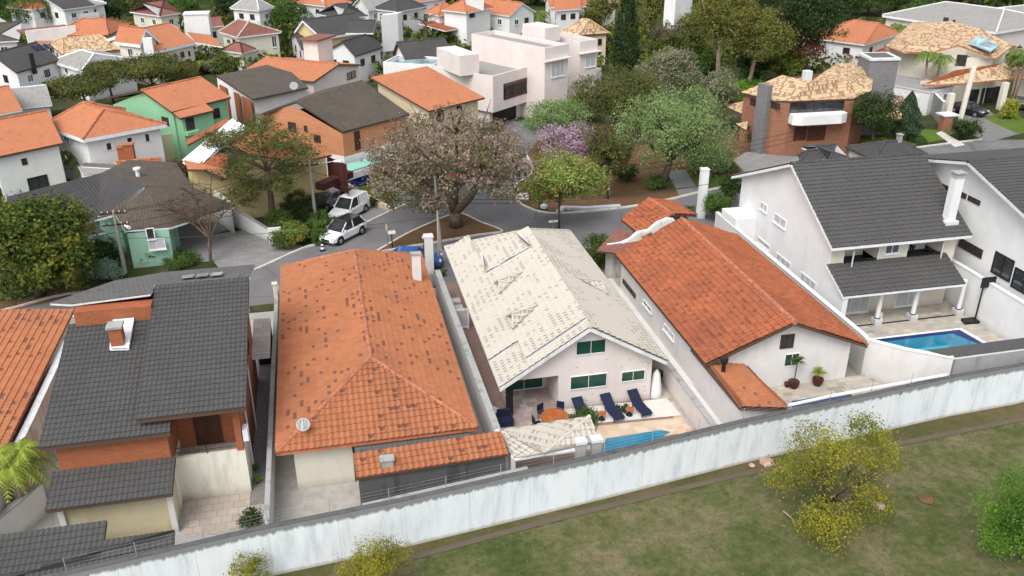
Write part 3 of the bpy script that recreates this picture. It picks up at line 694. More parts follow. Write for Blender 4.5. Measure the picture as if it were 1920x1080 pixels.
# chimney on its white flashing
pl = PL[1]; mb = MB(); q = [onplane(x, y, pl) + V(0, 0, .26) for x, y in ((207, 662), (243, 661), (257, 582), (216, 584))]; mb.poly(q); mb.poly([v - V(0, 0, .12) for v in q][::-1]); mb.build('flashing', 'fasciaw', h1)
b = onplane(224, 650, pl); mb = MB(); mb.box((b.x - .3, b.y - .3, b.z - .3), (b.x + .3, b.y + .3, b.z + 1.15)); ch = mb.build('chimney', 'brick', h1)
mb = MB(); mb.box((b.x - .38, b.y - .38, b.z + 1.15), (b.x + .38, b.y + .38, b.z + 1.27)); mb.build('cap', 'greywall', ch)
# lower lean-to with dark roof and yellowed wall
Pa = [[(-13.2, 34.25, 2.6), (-7.95, 34.25, 2.6), (-7.95, 36.3, 3.15), (-13.2, 36.3, 3.15)]]
roof(h1, Pa, 'tile_dark', 'dark', .14, 'fasciad')
walls(h1, [(-12.8, 34.9), (-8.2, 34.9), (-8.2, 36.35), (-12.8, 36.35)], planes_min(Pa), 'yellowold')
for x_ in (-8.35, -12.95): mb = MB(); mb.box((x_, 34.75, 0), (x_ + .25, 34.95, 2.45)); mb.build('corner_post', 'white2', h1)
mb = MB(); mb.box((-4.95, 37.1, 3.0), (-4.7, 37.7, 3.6)); mb.build('air_conditioner', 'fasciaw', h1)
mb = MB(); mb.box((-4.97, 44.5, 6.0), (-4.65, 45.2, 6.5)); mb.build('air_conditioner', 'fascia', h1)
for y_, z_ in ((38.9, 5.6), (42.5, 6.5)): mb = MB(); mb.tube([(-4.9, y_, 0), (-4.9, y_, z_)], .05, 6); mb.build('downpipe', 'fascia', h1)
# roof strip by the boundary wall
ls = thing('lean_to_roof', 'low dark tiled lean-to roof against the boundary wall at the lower left', 'roof', (-11, 31.5, 0))
Pz = [[U(-60, 1060, 2.2), U(335, 1012, 2.3), U(338, 985, 2.6), U(196, 990, 2.6), U(-20, 1012, 2.6)]]
Pz = [[V(-16, 30.2, 2.1), V(-7.6, 31.0, 2.1), V(-7.6, 31.9, 2.45), V(-16, 31.9, 2.45)], [V(-16, 31.9, 2.45), V(-10.4, 31.9, 2.45), V(-10.4, 32.8, 2.75), V(-16, 32.8, 2.75)]]
roof(ls, Pz, 'tile_dark', 'dark', .12, 'fasciad')
walls(ls, [(-15.6, 31), (-7.8, 31.2), (-7.8, 31.8), (-15.6, 31.8)], 2.0, 'greywall')
sheet('patio', [U(345, 925), U(492, 905), U(487, 985), U(345, 1010)], .03, 'paver')
sheet('side_alley', [(-5.0, 36), (-3.95, 36), (-3.95, 50.5), (-5.0, 50.5)], .034, 'greypaver')
can = thing('canopy', 'small beige tiled canopy over the dark passage beside the orange hip roof', 'canopy', (-4.7, 47, 0))
Pc = [[(-5.0, 46.2, 2.6), (-4.0, 46.2, 2.6), (-4.0, 50, 3.0), (-5.0, 50, 3.0)]]; roof(can, Pc, 'paver', 'far', .25, 'fascia')
mb = MB(); mb.box((-5.0, 49.6, 0), (-4.0, 49.8, 2.6)); mb.build('gate', 'black', can)
pt = MB(); pt.box((-4.0, 55, 0), (-3.75, 55.3, 2.9)); pt.box((-4.05, 54.95, 2.9), (-3.7, 55.35, 2.98)); tag(pt.build('gate_post', 'cream', origin=(-3.9, 55, 0)), 'narrow cream gate post between the brick house and the orange hip roof', 'gate post')
# wall between brick house and hip roof house
wall_run('yard_wall', 'grey topped party wall left of the big orange hip roof', [(-3.9, 32.4), (-3.85, 57)], 1.9, .16, 'white2', 'greywall')

# ---- big orange hip roof
h2 = thing('house', 'single storey house under a big orange hip roof with scattered dark tiles', 'house', (1.5, 46, 0))
e = 2.75; A, B, Cc, D = V(-3.45, 36.15, e), V(6.25, 36.15, e), V(6.25, 58.2, e), V(-3.45, 58.2, e); r1 = V(1.5, 41.0, 4.6); r2 = V(1.5, 55.6, 4.6)
P2 = [[A, B, r1], [B, Cc, r2, r1], [Cc, D, r2], [D, A, r1, r2]]
roof(h2, P2, 'tile_orange', 'near', .16, 'fasciao', [(r1, r2), (A, r1), (B, r1), (Cc, r2), (D, r2)], 'ridge', .12)
walls(h2, [(-2.7, 36.75), (.1, 36.75), (.1, 39.4), (5.5, 39.4), (5.5, 57.5), (-2.7, 57.5)], 2.6, 'cream')
window(h2, V(1.2, 39.38, 0.1), V(1, 0, 0), V(0, -1, 0), 2.6, 2.1, 'k', 'door')
Pg = [[(.2, 35.2, 2.35), (5.9, 35.2, 2.35), (5.9, 36.6, 2.5), (.2, 36.6, 2.5)]]; roof(h2, Pg, 'sheet', 'far', .04, 'steel', name='veranda_cover')
ln_ = thing('lean_to_roof', 'narrow orange tile lean-to over the black stained wall behind the boundary wall', 'roof', (3.5, 34, 0))
a_, b_ = U(668, 897, 2.45), U(952, 852, 2.45); d_ = (b_ - a_).normalized(); o_ = V(-d_.y, d_.x, 0) * 1.35 + V(0, 0, .4); Ps = [[a_, b_, b_ + o_, a_ + o_]]
roof(ln_, Ps, 'tile_orange', 'near', .1, 'fasciad')
g0, g1 = Ps[0][0], Ps[0][1]; wall_run('wall', None, [(g0.x + .1, g0.y + .25), (g1.x - .1, g1.y + .25)], 2.4, .2, 'blackwall', parent=ln_)
mb = MB(); c = U(726, 868, 2.7); mb.box((c.x - .28, c.y - .2, 2.4), (c.x + .28, c.y + .2, 2.95)); mb.box((c.x - .34, c.y - .26, 2.95), (c.x + .34, c.y + .26, 3.0)); mb.build('chimney', 'greywall', ln_)
wall_run('low_wall', 'black stained low wall in front of the narrow orange lean-to roof', [(0.3, 32.45), (8.2, 33.5)], 1.9, .2, 'blackwall', 'greywall')
# satellite dish on the hip
d0 = onplane(570, 808, P2[3]); sd = thing('satellite_dish', 'grey satellite dish on the corner of the big orange hip roof', 'satellite dish', tuple(d0))
mb = MB(); mb.lathe((0, 0, 0), [(.02, 0), (.16, .03), (.27, .1), (.32, .17), (.30, .17), (.02, .04)], 16)
rt = Matrix.Translation(d0 + V(0, 0, .35)) @ Matrix.Rotation(R(50), 4, 'X'); mb.v = [tuple(rt @ Vector(v)) for v in mb.v]; mb.build('dish', 'steel', sd)
mb = MB(); mb.tube([d0, d0 + V(0, 0, .4)], .03, 6); mb.build('mast', 'steel', sd)
b = U(781, 505, 3.9); mb = MB(); mb.box((b.x - .28, b.y - .2, 3.0), (b.x + .28, b.y + .2, 5.0)); c_ = mb.build('chimney', 'white2', h2); mb = MB(); mb.box((b.x - .34, b.y - .26, 5.0), (b.x + .34, b.y + .26, 5.08)); mb.build('cap', 'greywall', c_)
pl_ = MB(); c = U(806, 512, 0); pl_.box((c.x - .3, c.y - .3, 0), (c.x + .3, c.y + .3, 3.0)); pl_.box((c.x - .35, c.y - .35, 3.0), (c.x + .35, c.y + .35, 3.1)); tag(pl_.build('water_pillar', 'white2', origin=(c.x, c.y, 0)), 'white pillar behind the far right corner of the big orange hip roof', 'pillar')
# party wall right of it
wall_run('yard_wall', 'pale party wall with grey top between the orange hip roof and the cream roof', [(7.35, 34.6), (7.15, 56.5)], 2.2, .3, 'white2', 'greywall')

# ---- cream tiled house
h3 = thing('house', 'pale pink walled house with cream tile gable roof and green glass windows', 'house', (12.5, 46, 0))
xl, xr, xm, zl, zr_, zm = 8.25, 17.85, 13.25, 2.3, 2.75, 5.45
def zL(x): return zl + (x - xl) / (xm - xl) * (zm - zl)
def cream(y0, y1, dz=0, x0=xl, x1=xr):
    t = V(0, 0, dz)
    return [[V(x0, y1, zL(x0)) + t, V(x0, y0, zL(x0)) + t, V(xm, y0, zm) + t, V(xm, y1, zm) + t], [V(x1, y0, zr_ + (xr - x1) / (xr - xm) * (zm - zr_)) + t, V(x1, y1, zr_ + (xr - x1) / (xr - xm) * (zm - zr_)) + t, V(xm, y1, zm) + t, V(xm, y0, zm) + t]]
YF = 40.2; YB = 60.3; yR = 54.7; Rr = V(xm, yR, zm)
Pm = [[V(xl, YB, zl), V(xl, YF, zl), V(xm, YF, zm), Rr], [V(xr, YF, zr_), V(xr, YB, zr_), Rr, V(xm, YF, zm)], [V(xr, YB, zr_), V(xl, YB, zl), Rr]]
roof(h3, Pm, 'tile_cream', 'cream', .22, 'fascia', [(V(xm, YF, zm), Rr), (Rr, V(xl, YB, zl)), (Rr, V(xr, YB, zr_))], 'ridge_cream', .1)
# second layer steps seen on the left slope
def layerpx(pts, dz, **k):
    q = [onplane(x, y, Pm[0]) + V(0, 0, dz) for x, y in pts]; roof(h3, [q], 'tile_cream', 'cream', dz - .01, 'fascia', **k); return q
ya = onplane(950, 662, Pm[0]).y; yb = onplane(1045, 641, Pm[0]).y
for x0_, x1_, y0_, y1_ in ((xl - .04, 9.9, ya, YB - 1.2), (9.9, xm + .02, yb, yR - .1)):
    roof(h3, [[V(x0_, y1_, zL(x0_) + .24), V(x0_, y0_, zL(x0_) + .24), V(x1_, y0_, zL(x1_) + .24), V(x1_, y1_, zL(x1_) + .24)]], 'tile_cream', 'cream', .22, 'fascia')
lq = layerpx([(901, 487), (912, 524), (997, 475), (974, 445)], .46)
# little hipped dormers
def dormer(px, py, s=1, side=-1):
    pl = Pm[0] if side < 0 else Pm[1]; c = onplane(px, py, pl) + V(0, 0, .3 if side < 0 else .06); n_ = (pl[1] - pl[0]).cross(pl[2] - pl[0]).normalized(); n_ = n_ if n_.z > 0 else -n_
    dx = V(-1 if side < 0 else 1, 0, 0); slope = (zm - zl) / (xm - xl) if side < 0 else (zm - zr_) / (xr - xm)
    up = -dx + V(0, 0, slope)                       # one metre up the slope
    apx = c + up * 1.0 * s; top = c + dx * .55 * s + V(0, 0, -slope * .55 * s + .6 * s)
    a = c + dx * .7 * s + V(0, -.8 * s, -slope * .7 * s + .12); b = c + dx * .7 * s + V(0, .8 * s, -slope * .7 * s + .12)
    roof(h3, [[a, top, apx], [b, apx, top]], 'tile_cream', 'cream', .06, 'fascia', [(top, apx), (a, top), (b, top)], 'ridge_cream', .07, name='dormer')
dormer(952, 538, 1.0); dormer(978, 602, 1.0); dormer(1112, 538, 1.0, 1)
hz3 = planes_min(Pm)
walls(h3, [(11.7, 40.8), (17.2, 40.8), (17.2, 59.5), (8.95, 59.5), (8.95, 43.3), (11.7, 43.3)], lambda x, y: hz3(x, y) - .22, 'pinkwhite')
mb = MB()                                            # gable wall over the porch
xs = [8.95 + i * (11.7 - 8.95) / 6 for i in range(7)]
mb.add([(x, 40.8, min(2.3, zL(x) - .3)) for x in xs] + [(x, 40.8, zL(x) - .25) for x in xs], [(i, i + 1, 8 + i, 7 + i) for i in range(6)])
mb.add([(x, 41.0, min(2.3, zL(x) - .3)) for x in xs] + [(x, 41.0, zL(x) - .25) for x in xs], [(i, 7 + i, 8 + i, i + 1) for i in range(6)]); mb.build('porch_lintel', 'pinkwhite', h3)
mb = MB(); mb.box((8.75, 40.75, 0), (9.1, 41.1, 2.25)); mb.build('porch_pillar', 'black', h3)
mb = MB(); mb.poly([(8.95, 43.28, .05), (11.7, 43.28, .05), (11.7, 43.28, 3.0), (8.95, 43.28, 2.4)]); mb.build('porch_back_wall', 'pinkwhite', h3)
window(h3, V(9.15, 43.26, .1), V(1, 0, 0), V(0, -1, 0), 2.3, 2.0, 'g', 'sliding_door')
for (x0, y0, x1, y1) in ((1080, 640, 1135, 660), (1069, 706, 1137, 723), (1165, 697, 1208, 711)): win_px(h3, V(12, 40.8, 0), V(0, -1, 0), (x0, y0, x1, y1), 'g')
mb = MB()
for i in range(34):
    x = rnd.uniform(12.0, 17.0); z = rnd.uniform(.3, 3.0)
    if z > .9 and z < 2.2: continue
    mb.box((x, 40.77, z), (x + .05, 40.8, z + .05))
mb.build('wall_fixing', 'steel', h3)
for y in (46.5, 52.5): window(h3, V(8.95, y, 0.7), V(0, -1, 0), V(-1, 0, 0), 1.4, 1.4, 'g')
# floors
sheet('porch_floor', [(8.9, 39.4), (11.7, 39.4), (11.7, 43.3), (8.9, 43.3)], .06, 'porchtile')
sheet('terrace', [U(1000, 806), U(1278, 780), U(1250, 748), U(1060, 768), U(950, 775), U(905, 752), U(938, 812)], .05, 'whitefloor')
sheet('pool_deck', [U(1110, 835), U(1300, 812), U(1278, 784), U(1122, 800)], .054, 'stonepink')
sheet('pool_water', [U(1128, 850), U(1230, 826), U(1258, 812), U(1240, 808), U(1136, 824)], .07, 'pool')
# pool house roof
ph = thing('pool_shelter', 'small cream tiled shelter roof by the boundary wall, in front of the round brown table', 'shelter', (10, 35, 0))
a_, b_, c_, d_ = U(965, 862, 2.35), U(1018, 852, 2.3), U(1128, 838, 2.35), U(935, 808, 2.5); ap = U(1106, 781, 3.1)
roof(ph, [[d_, a_, b_, ap], [b_, c_, ap]], 'tile_cream', 'cream', .1, 'fascia', [(ap, b_)], 'ridge_cream', .1)
mb = MB()
for p in (a_, c_, d_): mb.box((p.x - .1, p.y + .25, 0), (p.x + .1, p.y + .45, 2.3))
mb.build('post', 'white2', ph)
for px, py, mt in ((1088, 842, 'greywall'), (1117, 838, 'greywall')):
    c = U(px, py, 2.5); mb = MB(); mb.box((c.x - .22, c.y - .18, 0), (c.x + .22, c.y + .18, 2.9)); o = mb.build('chimney', mt, ph); mb = MB(); mb.box((c.x - .28, c.y - .24, 2.9), (c.x + .28, c.y + .24, 3.05)); mb.build('cap', 'fascia', o)
# loungers
def lounger_mesh(root, loc, rz):
    prof = [(0, .28), (.25, .34), (.6, .3), (1.0, .33), (1.25, .42), (1.85, .82)]; rt = Matrix.Translation(loc) @ Matrix.Rotation(rz, 4, 'Z')
    mb = MB(); n_ = len(prof)
    vs = [(x, y, z + dz) for dz in (0, -.07) for y in (-.32, .32) for x, z in prof]
    fs = []
    for i in range(n_ - 1): fs += [(i, i + 1, n_ + i + 1, n_ + i), (2 * n_ + i, 3 * n_ + i, 3 * n_ + i + 1, 2 * n_ + i + 1), (i, 2 * n_ + i, 2 * n_ + i + 1, i + 1), (n_ + i, n_ + i + 1, 3 * n_ + i + 1, 3 * n_ + i)]
    fs += [(0, n_, 3 * n_, 2 * n_), (n_ - 1, 3 * n_ - 1, 4 * n_ - 1, 2 * n_ - 1)][:2]
    mb.add(vs, fs); mb.v = [tuple(rt @ Vector(v)) for v in mb.v]; mb.build('cushion', 'navy', root)
    mb = MB()
    for x, y in ((.15, -.28), (.15, .28), (1.2, -.28), (1.2, .28)): mb2 = MB(); mb2.tube([(x, y, 0), (x, y, .3)], .03, 6); mb2.v = [tuple(rt @ Vector(v)) for v in mb2.v]; mb2.build('leg', 'black', root)
for (px, py, rz, lb) in ((1162, 792, 100, 'navy blue sun lounger between the two small round tables'), (1214, 784, 100, 'navy blue sun lounger nearest the right party wall, right of both small round tables'), (1106, 800, 98, 'navy blue sun lounger between the round brown dining table and the left small table')):
    p = U(px, py, 0.05); t = thing('sun_lounger', lb, 'sun lounger', (p.x, p.y, .05), 'navy sun loungers'); lounger_mesh(t, V(p.x, p.y, .05), R(rz))
for px, py, lb in ((1128, 786, 'small wooden stool table left of the middle navy lounger'), (1180, 778, 'small wooden stool table right of the middle navy lounger')):
    p = U(px, py, .05); t = thing('side_table', lb, 'side table', (p.x, p.y, .05), 'stool tables between the loungers')
    mb = MB(); mb.lathe((p.x, p.y, .05), [(.2, 0), (.18, .04), (.07, .1), (.07, .36)], 12); mb.build('foot', 'black', t)
    mb = MB(); mb.lathe((p.x, p.y, .41), [(.22, 0), (.25, .03), (.22, .06)], 14); mb.build('table_top', 'table_wood', t)
p = U(1040, 782, .7); t = thing('dining_table', 'round brown wooden table behind the small cream shelter', 'table', (p.x, p.y, .05))
mb = MB(); mb.lathe((p.x, p.y, .72), [(.75, 0), (.78, .03), (.75, .06)], 22); mb.build('table_top', 'table_wood', t); mb = MB(); mb.lathe((p.x, p.y, .05), [(.3, 0), (.08, .06), (.08, .68)], 10); mb.build('foot', 'wood', t)
chl = ['dark chair on the far left side of the round brown table', 'dark chair on the far right side of the round brown table', 'dark chair at the left end of the round brown table']
for k, (dx, dy) in enumerate(((-.45, .85), (.5, .85), (-1.0, -.1))):
    c = V(p.x + dx, p.y + dy, .05); t = thing('chair', chl[k], 'chair', tuple(c), 'chairs round the brown table'); f = math.atan2(-dy, -dx); rt = Matrix.Translation(c) @ Matrix.Rotation(f - math.pi / 2, 4, 'Z')
    def cb(nm, a, b, mt='black'):
        q = MB(); q.box(a, b); q.v = [tuple(rt @ Vector(v)) for v in q.v]; q.build(nm, mt, t)
    cb('seat', (-.22, -.22, .42), (.22, .22, .47), 'navy'); cb('backrest', (-.22, -.25, .5), (.22, -.2, .92), 'navy')
    for sx in (-.2, .17):
        for sy in (-.2, .17): cb('leg', (sx, sy, 0), (sx + .03, sy + .03, .42))
c = U(946, 797, .05); t = thing('armchair', 'dark navy seat beside the black porch pillar', 'armchair', (c.x, c.y, .05))
for nm, a, b in (('seat', (-.35, -.3, .15), (.35, .3, .42)), ('backrest', (-.35, .3, .15), (.35, .45, .85)), ('armrest', (-.45, -.3, .1), (-.35, .45, .6)), ('armrest', (.35, -.3, .1), (.45, .45, .6))):
    q = MB(); q.box((c.x + a[0], c.y + a[1], a[2]), (c.x + b[0], c.y + b[1], b[2])); q.build(nm, 'navy', t)
mb = MB(); c = PX(1230, 712, 17.0); c = U(1228, 742, 0)
mb.lathe((c.x, c.y, .02), [(.4, 0), (.33, .6), (.2, 1.5), (.05, 1.75)], 9); tag(mb.build('parasol', 'white', origin=(c.x, c.y, 0)), 'folded white parasol cover standing at the right corner of the pink walled house', 'parasol')
gt = thing('side_gate', 'small white gate with frosted panel behind the rose tiled passage', 'gate', (7.9, 51.5, 0))
mb = MB()
for a, b in (((7.4, 51.5, .0), (7.5, 51.6, 1.5)), ((8.4, 51.5, 0), (8.5, 51.6, 1.5)), ((7.5, 51.5, 1.4), (8.4, 51.6, 1.5)), ((7.5, 51.5, .1), (8.4, 51.6, .25))): mb.box(a, b)
mb.build('gate_frame', 'fasciaw', gt); mb = MB(); mb.box((7.5, 51.53, .25), (8.4, 51.56, 1.4)); mb.build('gate_panel', 'curtain', gt)
for i in range(3):
    mb = MB(); mb.box((7.0, 53.2 + i * 1.1, 0), (8.6, 53.9 + i * 1.1, .12 + .0 * i)); o = mb.build('step', 'whitefloor'); o['kind'] = 'structure'
wall_run('yard_wall', 'grey topped party wall between the pink walled house and the white house with orange roof', [(18.65, 34.4), (18.65, 58)], 1.55, .28, 'pinkwhite', 'greywall')

# ---- white house with weathered orange gable
h4 = thing('house', 'white walled house with weathered orange tile gable and two potted plants by its end wall', 'house', (24.7, 47, 0))
A, B, Cc, D = V(19.7, 39.1, 2.95), V(29.65, 39.1, 2.95), V(29.65, 56.2, 2.95), V(19.7, 54.7, 2.95); r1, r2 = V(24.7, 39.0, 5.05), V(24.7, 55.4, 5.05)
P4 = [[D, A, r1, r2], [B, Cc, r2, r1]]
roof(h4, P4, 'tile_orange_old', 'near', .16, 'fasciad', [(r1, r2)], 'ridge', .15)
walls(h4, [(19.95, 39.6), (28.9, 39.6), (28.9, 55.4), (19.95, 54.2)], planes_min(P4), 'white2', gap=.2)
for q, s in (((1169, 522, 1192, 560), 'd'), ((1207, 560, 1222, 588), 'w'), ((1246, 605, 1264, 640), 's')): win_px(h4, V(19.95, 45, 0), V(-1, 0, 0), q, s)
win_px(h4, V(24, 39.6, 0), V(0, -1, 0), (1465, 628, 1486, 651), 'd'); win_px(h4, V(24, 39.6, 0), V(0, -1, 0), (1472, 664, 1496, 684), 'g', 'meter_box')
Pq = [[V(19.75, 41.4, 3.0), V(19.85, 34.7, 2.75), V(22.4, 34.5, 2.15), V(22.4, 41.0, 2.45)]]
Pq = [[V(19.7, 34.9, 2.8), V(22.6, 35.0, 2.25), V(22.5, 40.5, 2.25), V(19.65, 41.2, 2.8)]]
roof(h4, Pq, 'tile_orange', 'near', .12, 'fasciad', name='annex_roof'); walls(h4, [(19.85, 35.1), (22.3, 35.3), (22.3, 39.6), (19.85, 40.9)], planes_min(Pq), 'white2', name='annex_wall', gap=.14)
b = U(1355, 704, 2.5); mb = MB(); mb.tube([b - V(0, 0, .3), b + V(0, 0, .95)], .11, 10); mb.lathe(b + V(0, 0, .85), [(.2, 0), (.22, .12), (.2, .3)], 10); o = mb.build('stove_pipe', 'black', h4); mb = MB(); mb.box((b.x - .38, b.y - .35, b.z - .15), (b.x + .38, b.y + .35, b.z + .08)); mb.build('flashing', 'black', o)
rp_ = MB(); rp_.box((22.3, 35.2, 0), (30.5, 39.7, .6)); o = rp_.build('raised_patio', 'stone'); o['kind'] = 'structure'
sheet('pool_water', [U(1484, 765, .6), U(1600, 743, .6), U(1590, 735, .6), U(1484, 752, .6)], .604, 'pooldark')
pipe = MB(); pipe.tube([xy(U(x, y, 2.75), 2.75) + V(0, .25, 0) for x, y in ((1482, 765), (1560, 748), (1640, 733), (1780, 707))], .09, 8); tag(pipe.build('white_pipe', 'fasciaw', origin=tuple(U(1482, 765, 2.75))), 'white pipe lying along the top of the boundary wall right of the small annex roof', 'pipe')
rp_ = MB(); rp_.box((18.8, 34.9, 0), (19.95, 56, .55)); o = rp_.build('raised_passage', 'white2'); o['kind'] = 'structure'
# ornate parapet and small gate roof behind
def scroll(mbx, pts, t=.25, z0=0):
    mbx.prism if False else None
pp = thing('parapet', 'ornate curved white parapet behind the weathered orange gable', 'parapet', (22, 57, 0))
mb = MB(); prf = [(19.8, 2.7), (20.8, 2.75), (21.5, 3.0), (22.1, 3.5), (22.9, 3.6), (23.6, 4.15), (24.3, 4.4), (24.8, 4.3), (25.4, 3.6), (26.4, 3.2), (28.0, 3.0)]
for (a, za), (b, zb_) in zip(prf, prf[1:]):
    mb.add([(a, 57.0, 0), (b, 57.0, 0), (b, 57.3, 0), (a, 57.3, 0), (a, 57.0, za), (b, 57.0, zb_), (b, 57.3, zb_), (a, 57.3, za)], [(4, 5, 6, 7), (0, 1, 5, 4), (2, 3, 7, 6)])
mb.add([(19.8, 57, 0), (19.8, 57.3, 0), (19.8, 57.3, 2.7), (19.8, 57, 2.7)], [(0, 1, 2, 3)]); mb.build('parapet_wall', 'dirtywhite', pp)
cb_ = MB(); cb_.tube([(a, 57.15, z + .05) for a, z in prf], .08, 8); cb_.build('coping', 'fascia', pp)
gr = thing('gate_house', 'small orange tiled roof over the street gate behind the curved white parapet', 'gate house', (22.5, 60, 0))
Pk = [[U(1165, 412, 3.2), U(1210, 448, 3.2), U(1262, 402, 4.2), U(1215, 372, 4.2)]]
p_, q_, r_, s_ = Pk[0]; Pk.append([s_, r_, xy(r_ * 2 - q_, 3.2), xy(s_ * 2 - p_, 3.2)])
roof(gr, Pk, 'tile_orange_old', 'near', .12, 'fasciad', [(r_, s_)], 'ridge', .12)
cn = (p_ + q_ + Pk[1][2] + Pk[1][3]) / 4; walls(gr, [xy(cn + (k - cn) * .8, 0) for k in (p_, q_, Pk[1][2], Pk[1][3])], 3.0, 'white2')
Pk = [[U(1118, 470, 2.6), U(1190, 480, 2.6), U(1210, 450, 2.9), U(1160, 425, 2.9)]]
roof(gr, Pk, 'far_red', 'far', .1, 'fasciad')
tp = MB(); c = U(1313, 408, 0); tp.box((c.x - .3, c.y - .3, 0), (c.x + .3, c.y + .3, 4.4)); tp.box((c.x - .34, c.y - .34, 4.4), (c.x + .34, c.y + .34, 4.48)); tag(tp.build('pillar', 'white', origin=(c.x, c.y, 0)), 'tall plain white pillar on the street side, left of the white house with slate grey roof', 'pillar')
# party wall to the next plot
wall_run('yard_wall', 'white party wall between the orange gable house and the pool yard, with a stained lower part', [(30.7, 62), (30.6, 41.0), tuple(U(1628, 637, 2.6)[:2]), tuple(U(1700, 655, 2.6)[:2]), tuple(U(1788, 671, 2.6)[:2])], 2.6, .22, 'white2', 'fasciaw')

# ---- white two storey house with slate grey roof and pool
h5 = thing('house', 'white two storey house with dark grey roof, white columns and pool terrace', 'house', (37, 54, 0))
rz5 = 9.2; A, B, Cc, D = V(31.7, 47.2, 5.5), V(42.1, 47.2, 5.5), V(42.1, 62.2, 5.5), V(31.7, 62.2, 5.5); r1, r2 = V(31.7, 53.6, rz5), V(42.1, 53.6, rz5)
P5 = [[A, B, r2, r1], [Cc, D, r1, r2]]
roof(h5, P5, 'tile_dark', 'dark', .2, 'fasciaw', [(r1, r2)], 'ridge_dark', .13)
Q5 = [V(32.3, 48, 0), V(41.7, 48, 0), V(41.7, 61.5, 0), V(32.3, 61.5, 0)]
hz5 = planes_min(P5)
mb = MB()                                            # front wall of the upper floor with two real openings
def rectwall(mb, x0, x1, z0, z1, holes, y):
    xs = sorted({x0, x1} | {h for q in holes for h in q[:2]}); zs = sorted({z0, z1} | {h for q in holes for h in q[2:]})
    for a, b in zip(xs, xs[1:]):
        for c, d in zip(zs, zs[1:]):
            if any(q[0] < (a + b) / 2 < q[1] and q[2] < (c + d) / 2 < q[3] for q in holes): continue
            mb.poly([(a, y, c), (b, y, c), (b, y, d), (a, y, d)])
o1a, o1b = PY(1580, 492, 48), PY(1648, 463, 48); o2a, o2b = PY(1698, 483, 48), PY(1768, 452, 48)
holes = [(o1a.x, o1b.x, o1a.z, min(5.3, o1b.z)), (o2a.x, o2b.x, o1a.z, min(5.3, o1b.z))]
rectwall(mb, 32.3, 41.7, 0, 5.45, holes, 48.0)
for h in holes:                                      # recess
    x0, x1, z0, z1 = h; yb = 49.6
    mb.poly([(x0, 48, z0), (x0, yb, z0), (x0, yb, z1), (x0, 48, z1)]); mb.poly([(x1, 48, z0), (x1, 48, z1), (x1, yb, z1), (x1, yb, z0)])
    mb.poly([(x0, yb, z0 - 1), (x1, yb, z0 - 1), (x1, yb, z1), (x0, yb, z1)]); mb.poly([(x0, 48, z1), (x0, yb, z1), (x1, yb, z1), (x1, 48, z1)])
mb.build('wall', 'cream', h5)
for x0, x1, z0, z1 in holes: mb = MB(); mb.poly([(x0, 48, z0 - .35), (x1, 48, z0 - .35), (x1, 49.6, z0 - .35), (x0, 49.6, z0 - .35)]); mb.build('balcony_floor', 'black', h5)
for i, (x0, x1, z0, z1) in enumerate(holes):
    f = window(h5, V(x0 + .15, 49.59, z0 - .9), V(1, 0, 0), V(0, -1, 0), .95, 2.3, 'k', 'balcony_door')
    mb = MB(); mb.tube([(x0, 47.97, z0 + .12), (x1, 47.97, z0 + .12)], .025, 6); mb.box((x0, 47.9, z0 - .07), (x1, 48.15, z0)); mb.build('railing', 'black', h5)
    fr = MB(); t = .07
    for a, b in (((x0 - t, 47.95, z0 - t), (x0, 48.03, z1)), ((x1, 47.95, z0 - t), (x1 + t, 48.03, z1)), ((x0 - t, 47.95, z1), (x1 + t, 48.03, z1 + t))): fr.box(a, b)
    fr.build('opening_trim', 'fasciaw', h5)
mbw = MB(); xs = [48 + (61.5 - 48) * i / 20 for i in range(21)]
for X in (32.3, 41.7):
    mbw.add([(X, y, 0) for y in xs] + [(X, y, hz5(X, y) - .2) for y in xs], [(i, i + 1, 22 + i, 21 + i) for i in range(20)])
mbw.poly([(32.3, 61.5, 0), (41.7, 61.5, 0), (41.7, 61.5, 5.6), (32.3, 61.5, 5.6)]); mbw.build('wall', 'white', h5)
win_px(h5, V(37, 48, 0), V(0, -1, 0), (1661, 457, 1684, 474), 'w')
for q in ((1427, 377, 1438, 400), (1453, 398, 1473, 431), (1384, 415, 1400, 446), (1422, 443, 1443, 471), (1457, 473, 1481, 508), (1502, 508, 1528, 548)): win_px(h5, V(32.3, 55, 0), V(-1, 0, 0), q, 's')
for q in ((1580, 557, 1626, 583), (1681, 546, 1721, 570)): win_px(h5, V(37, 48, 0), V(0, -1, 0), q, 's', 'french_window')
Pv = [[V(32.0, 45.55, 2.75), V(41.0, 45.55, 2.75), V(41.0, 48.0, 3.95), V(32.0, 48.0, 3.95)]]
roof(h5, Pv, 'tile_dark', 'dark', .16, 'fasciaw', name='porch_roof')
sidep = MB(); sidep.add([(32.15, 45.8, 0), (32.15, 48, 0), (32.15, 48, 3.85), (32.15, 45.8, 2.7)], [(0, 1, 2, 3)]); sidep.add([(32.3, 45.8, 0), (32.3, 48, 0), (32.3, 48, 3.85), (32.3, 45.8, 2.7)], [(3, 2, 1, 0)]); sidep.box((32.1, 45.6, 0), (32.45, 45.9, 2.6)); sidep.build('porch_side_wall', 'white', h5)
for px, py in ((1637, 603), (1707, 598), (1780, 580)):
    c = U(px, py, 0); cc = V(c.x, 46.3, 0); mb = MB(); mb.lathe(cc + V(0, 0, .5), [(.17, 0), (.16, .1), (.15, 2.15)], 14); o = mb.build('column', 'white', h5)
    mb = MB(); mb.box((cc.x - .27, cc.y - .27, 0.02), (cc.x + .27, cc.y + .27, .45)); mb.build('plinth', 'fascia', o); mb = MB(); mb.lathe(cc + V(0, 0, .45), [(.22, 0), (.22, .06)], 14); mb.build('base_ring', 'black', o)
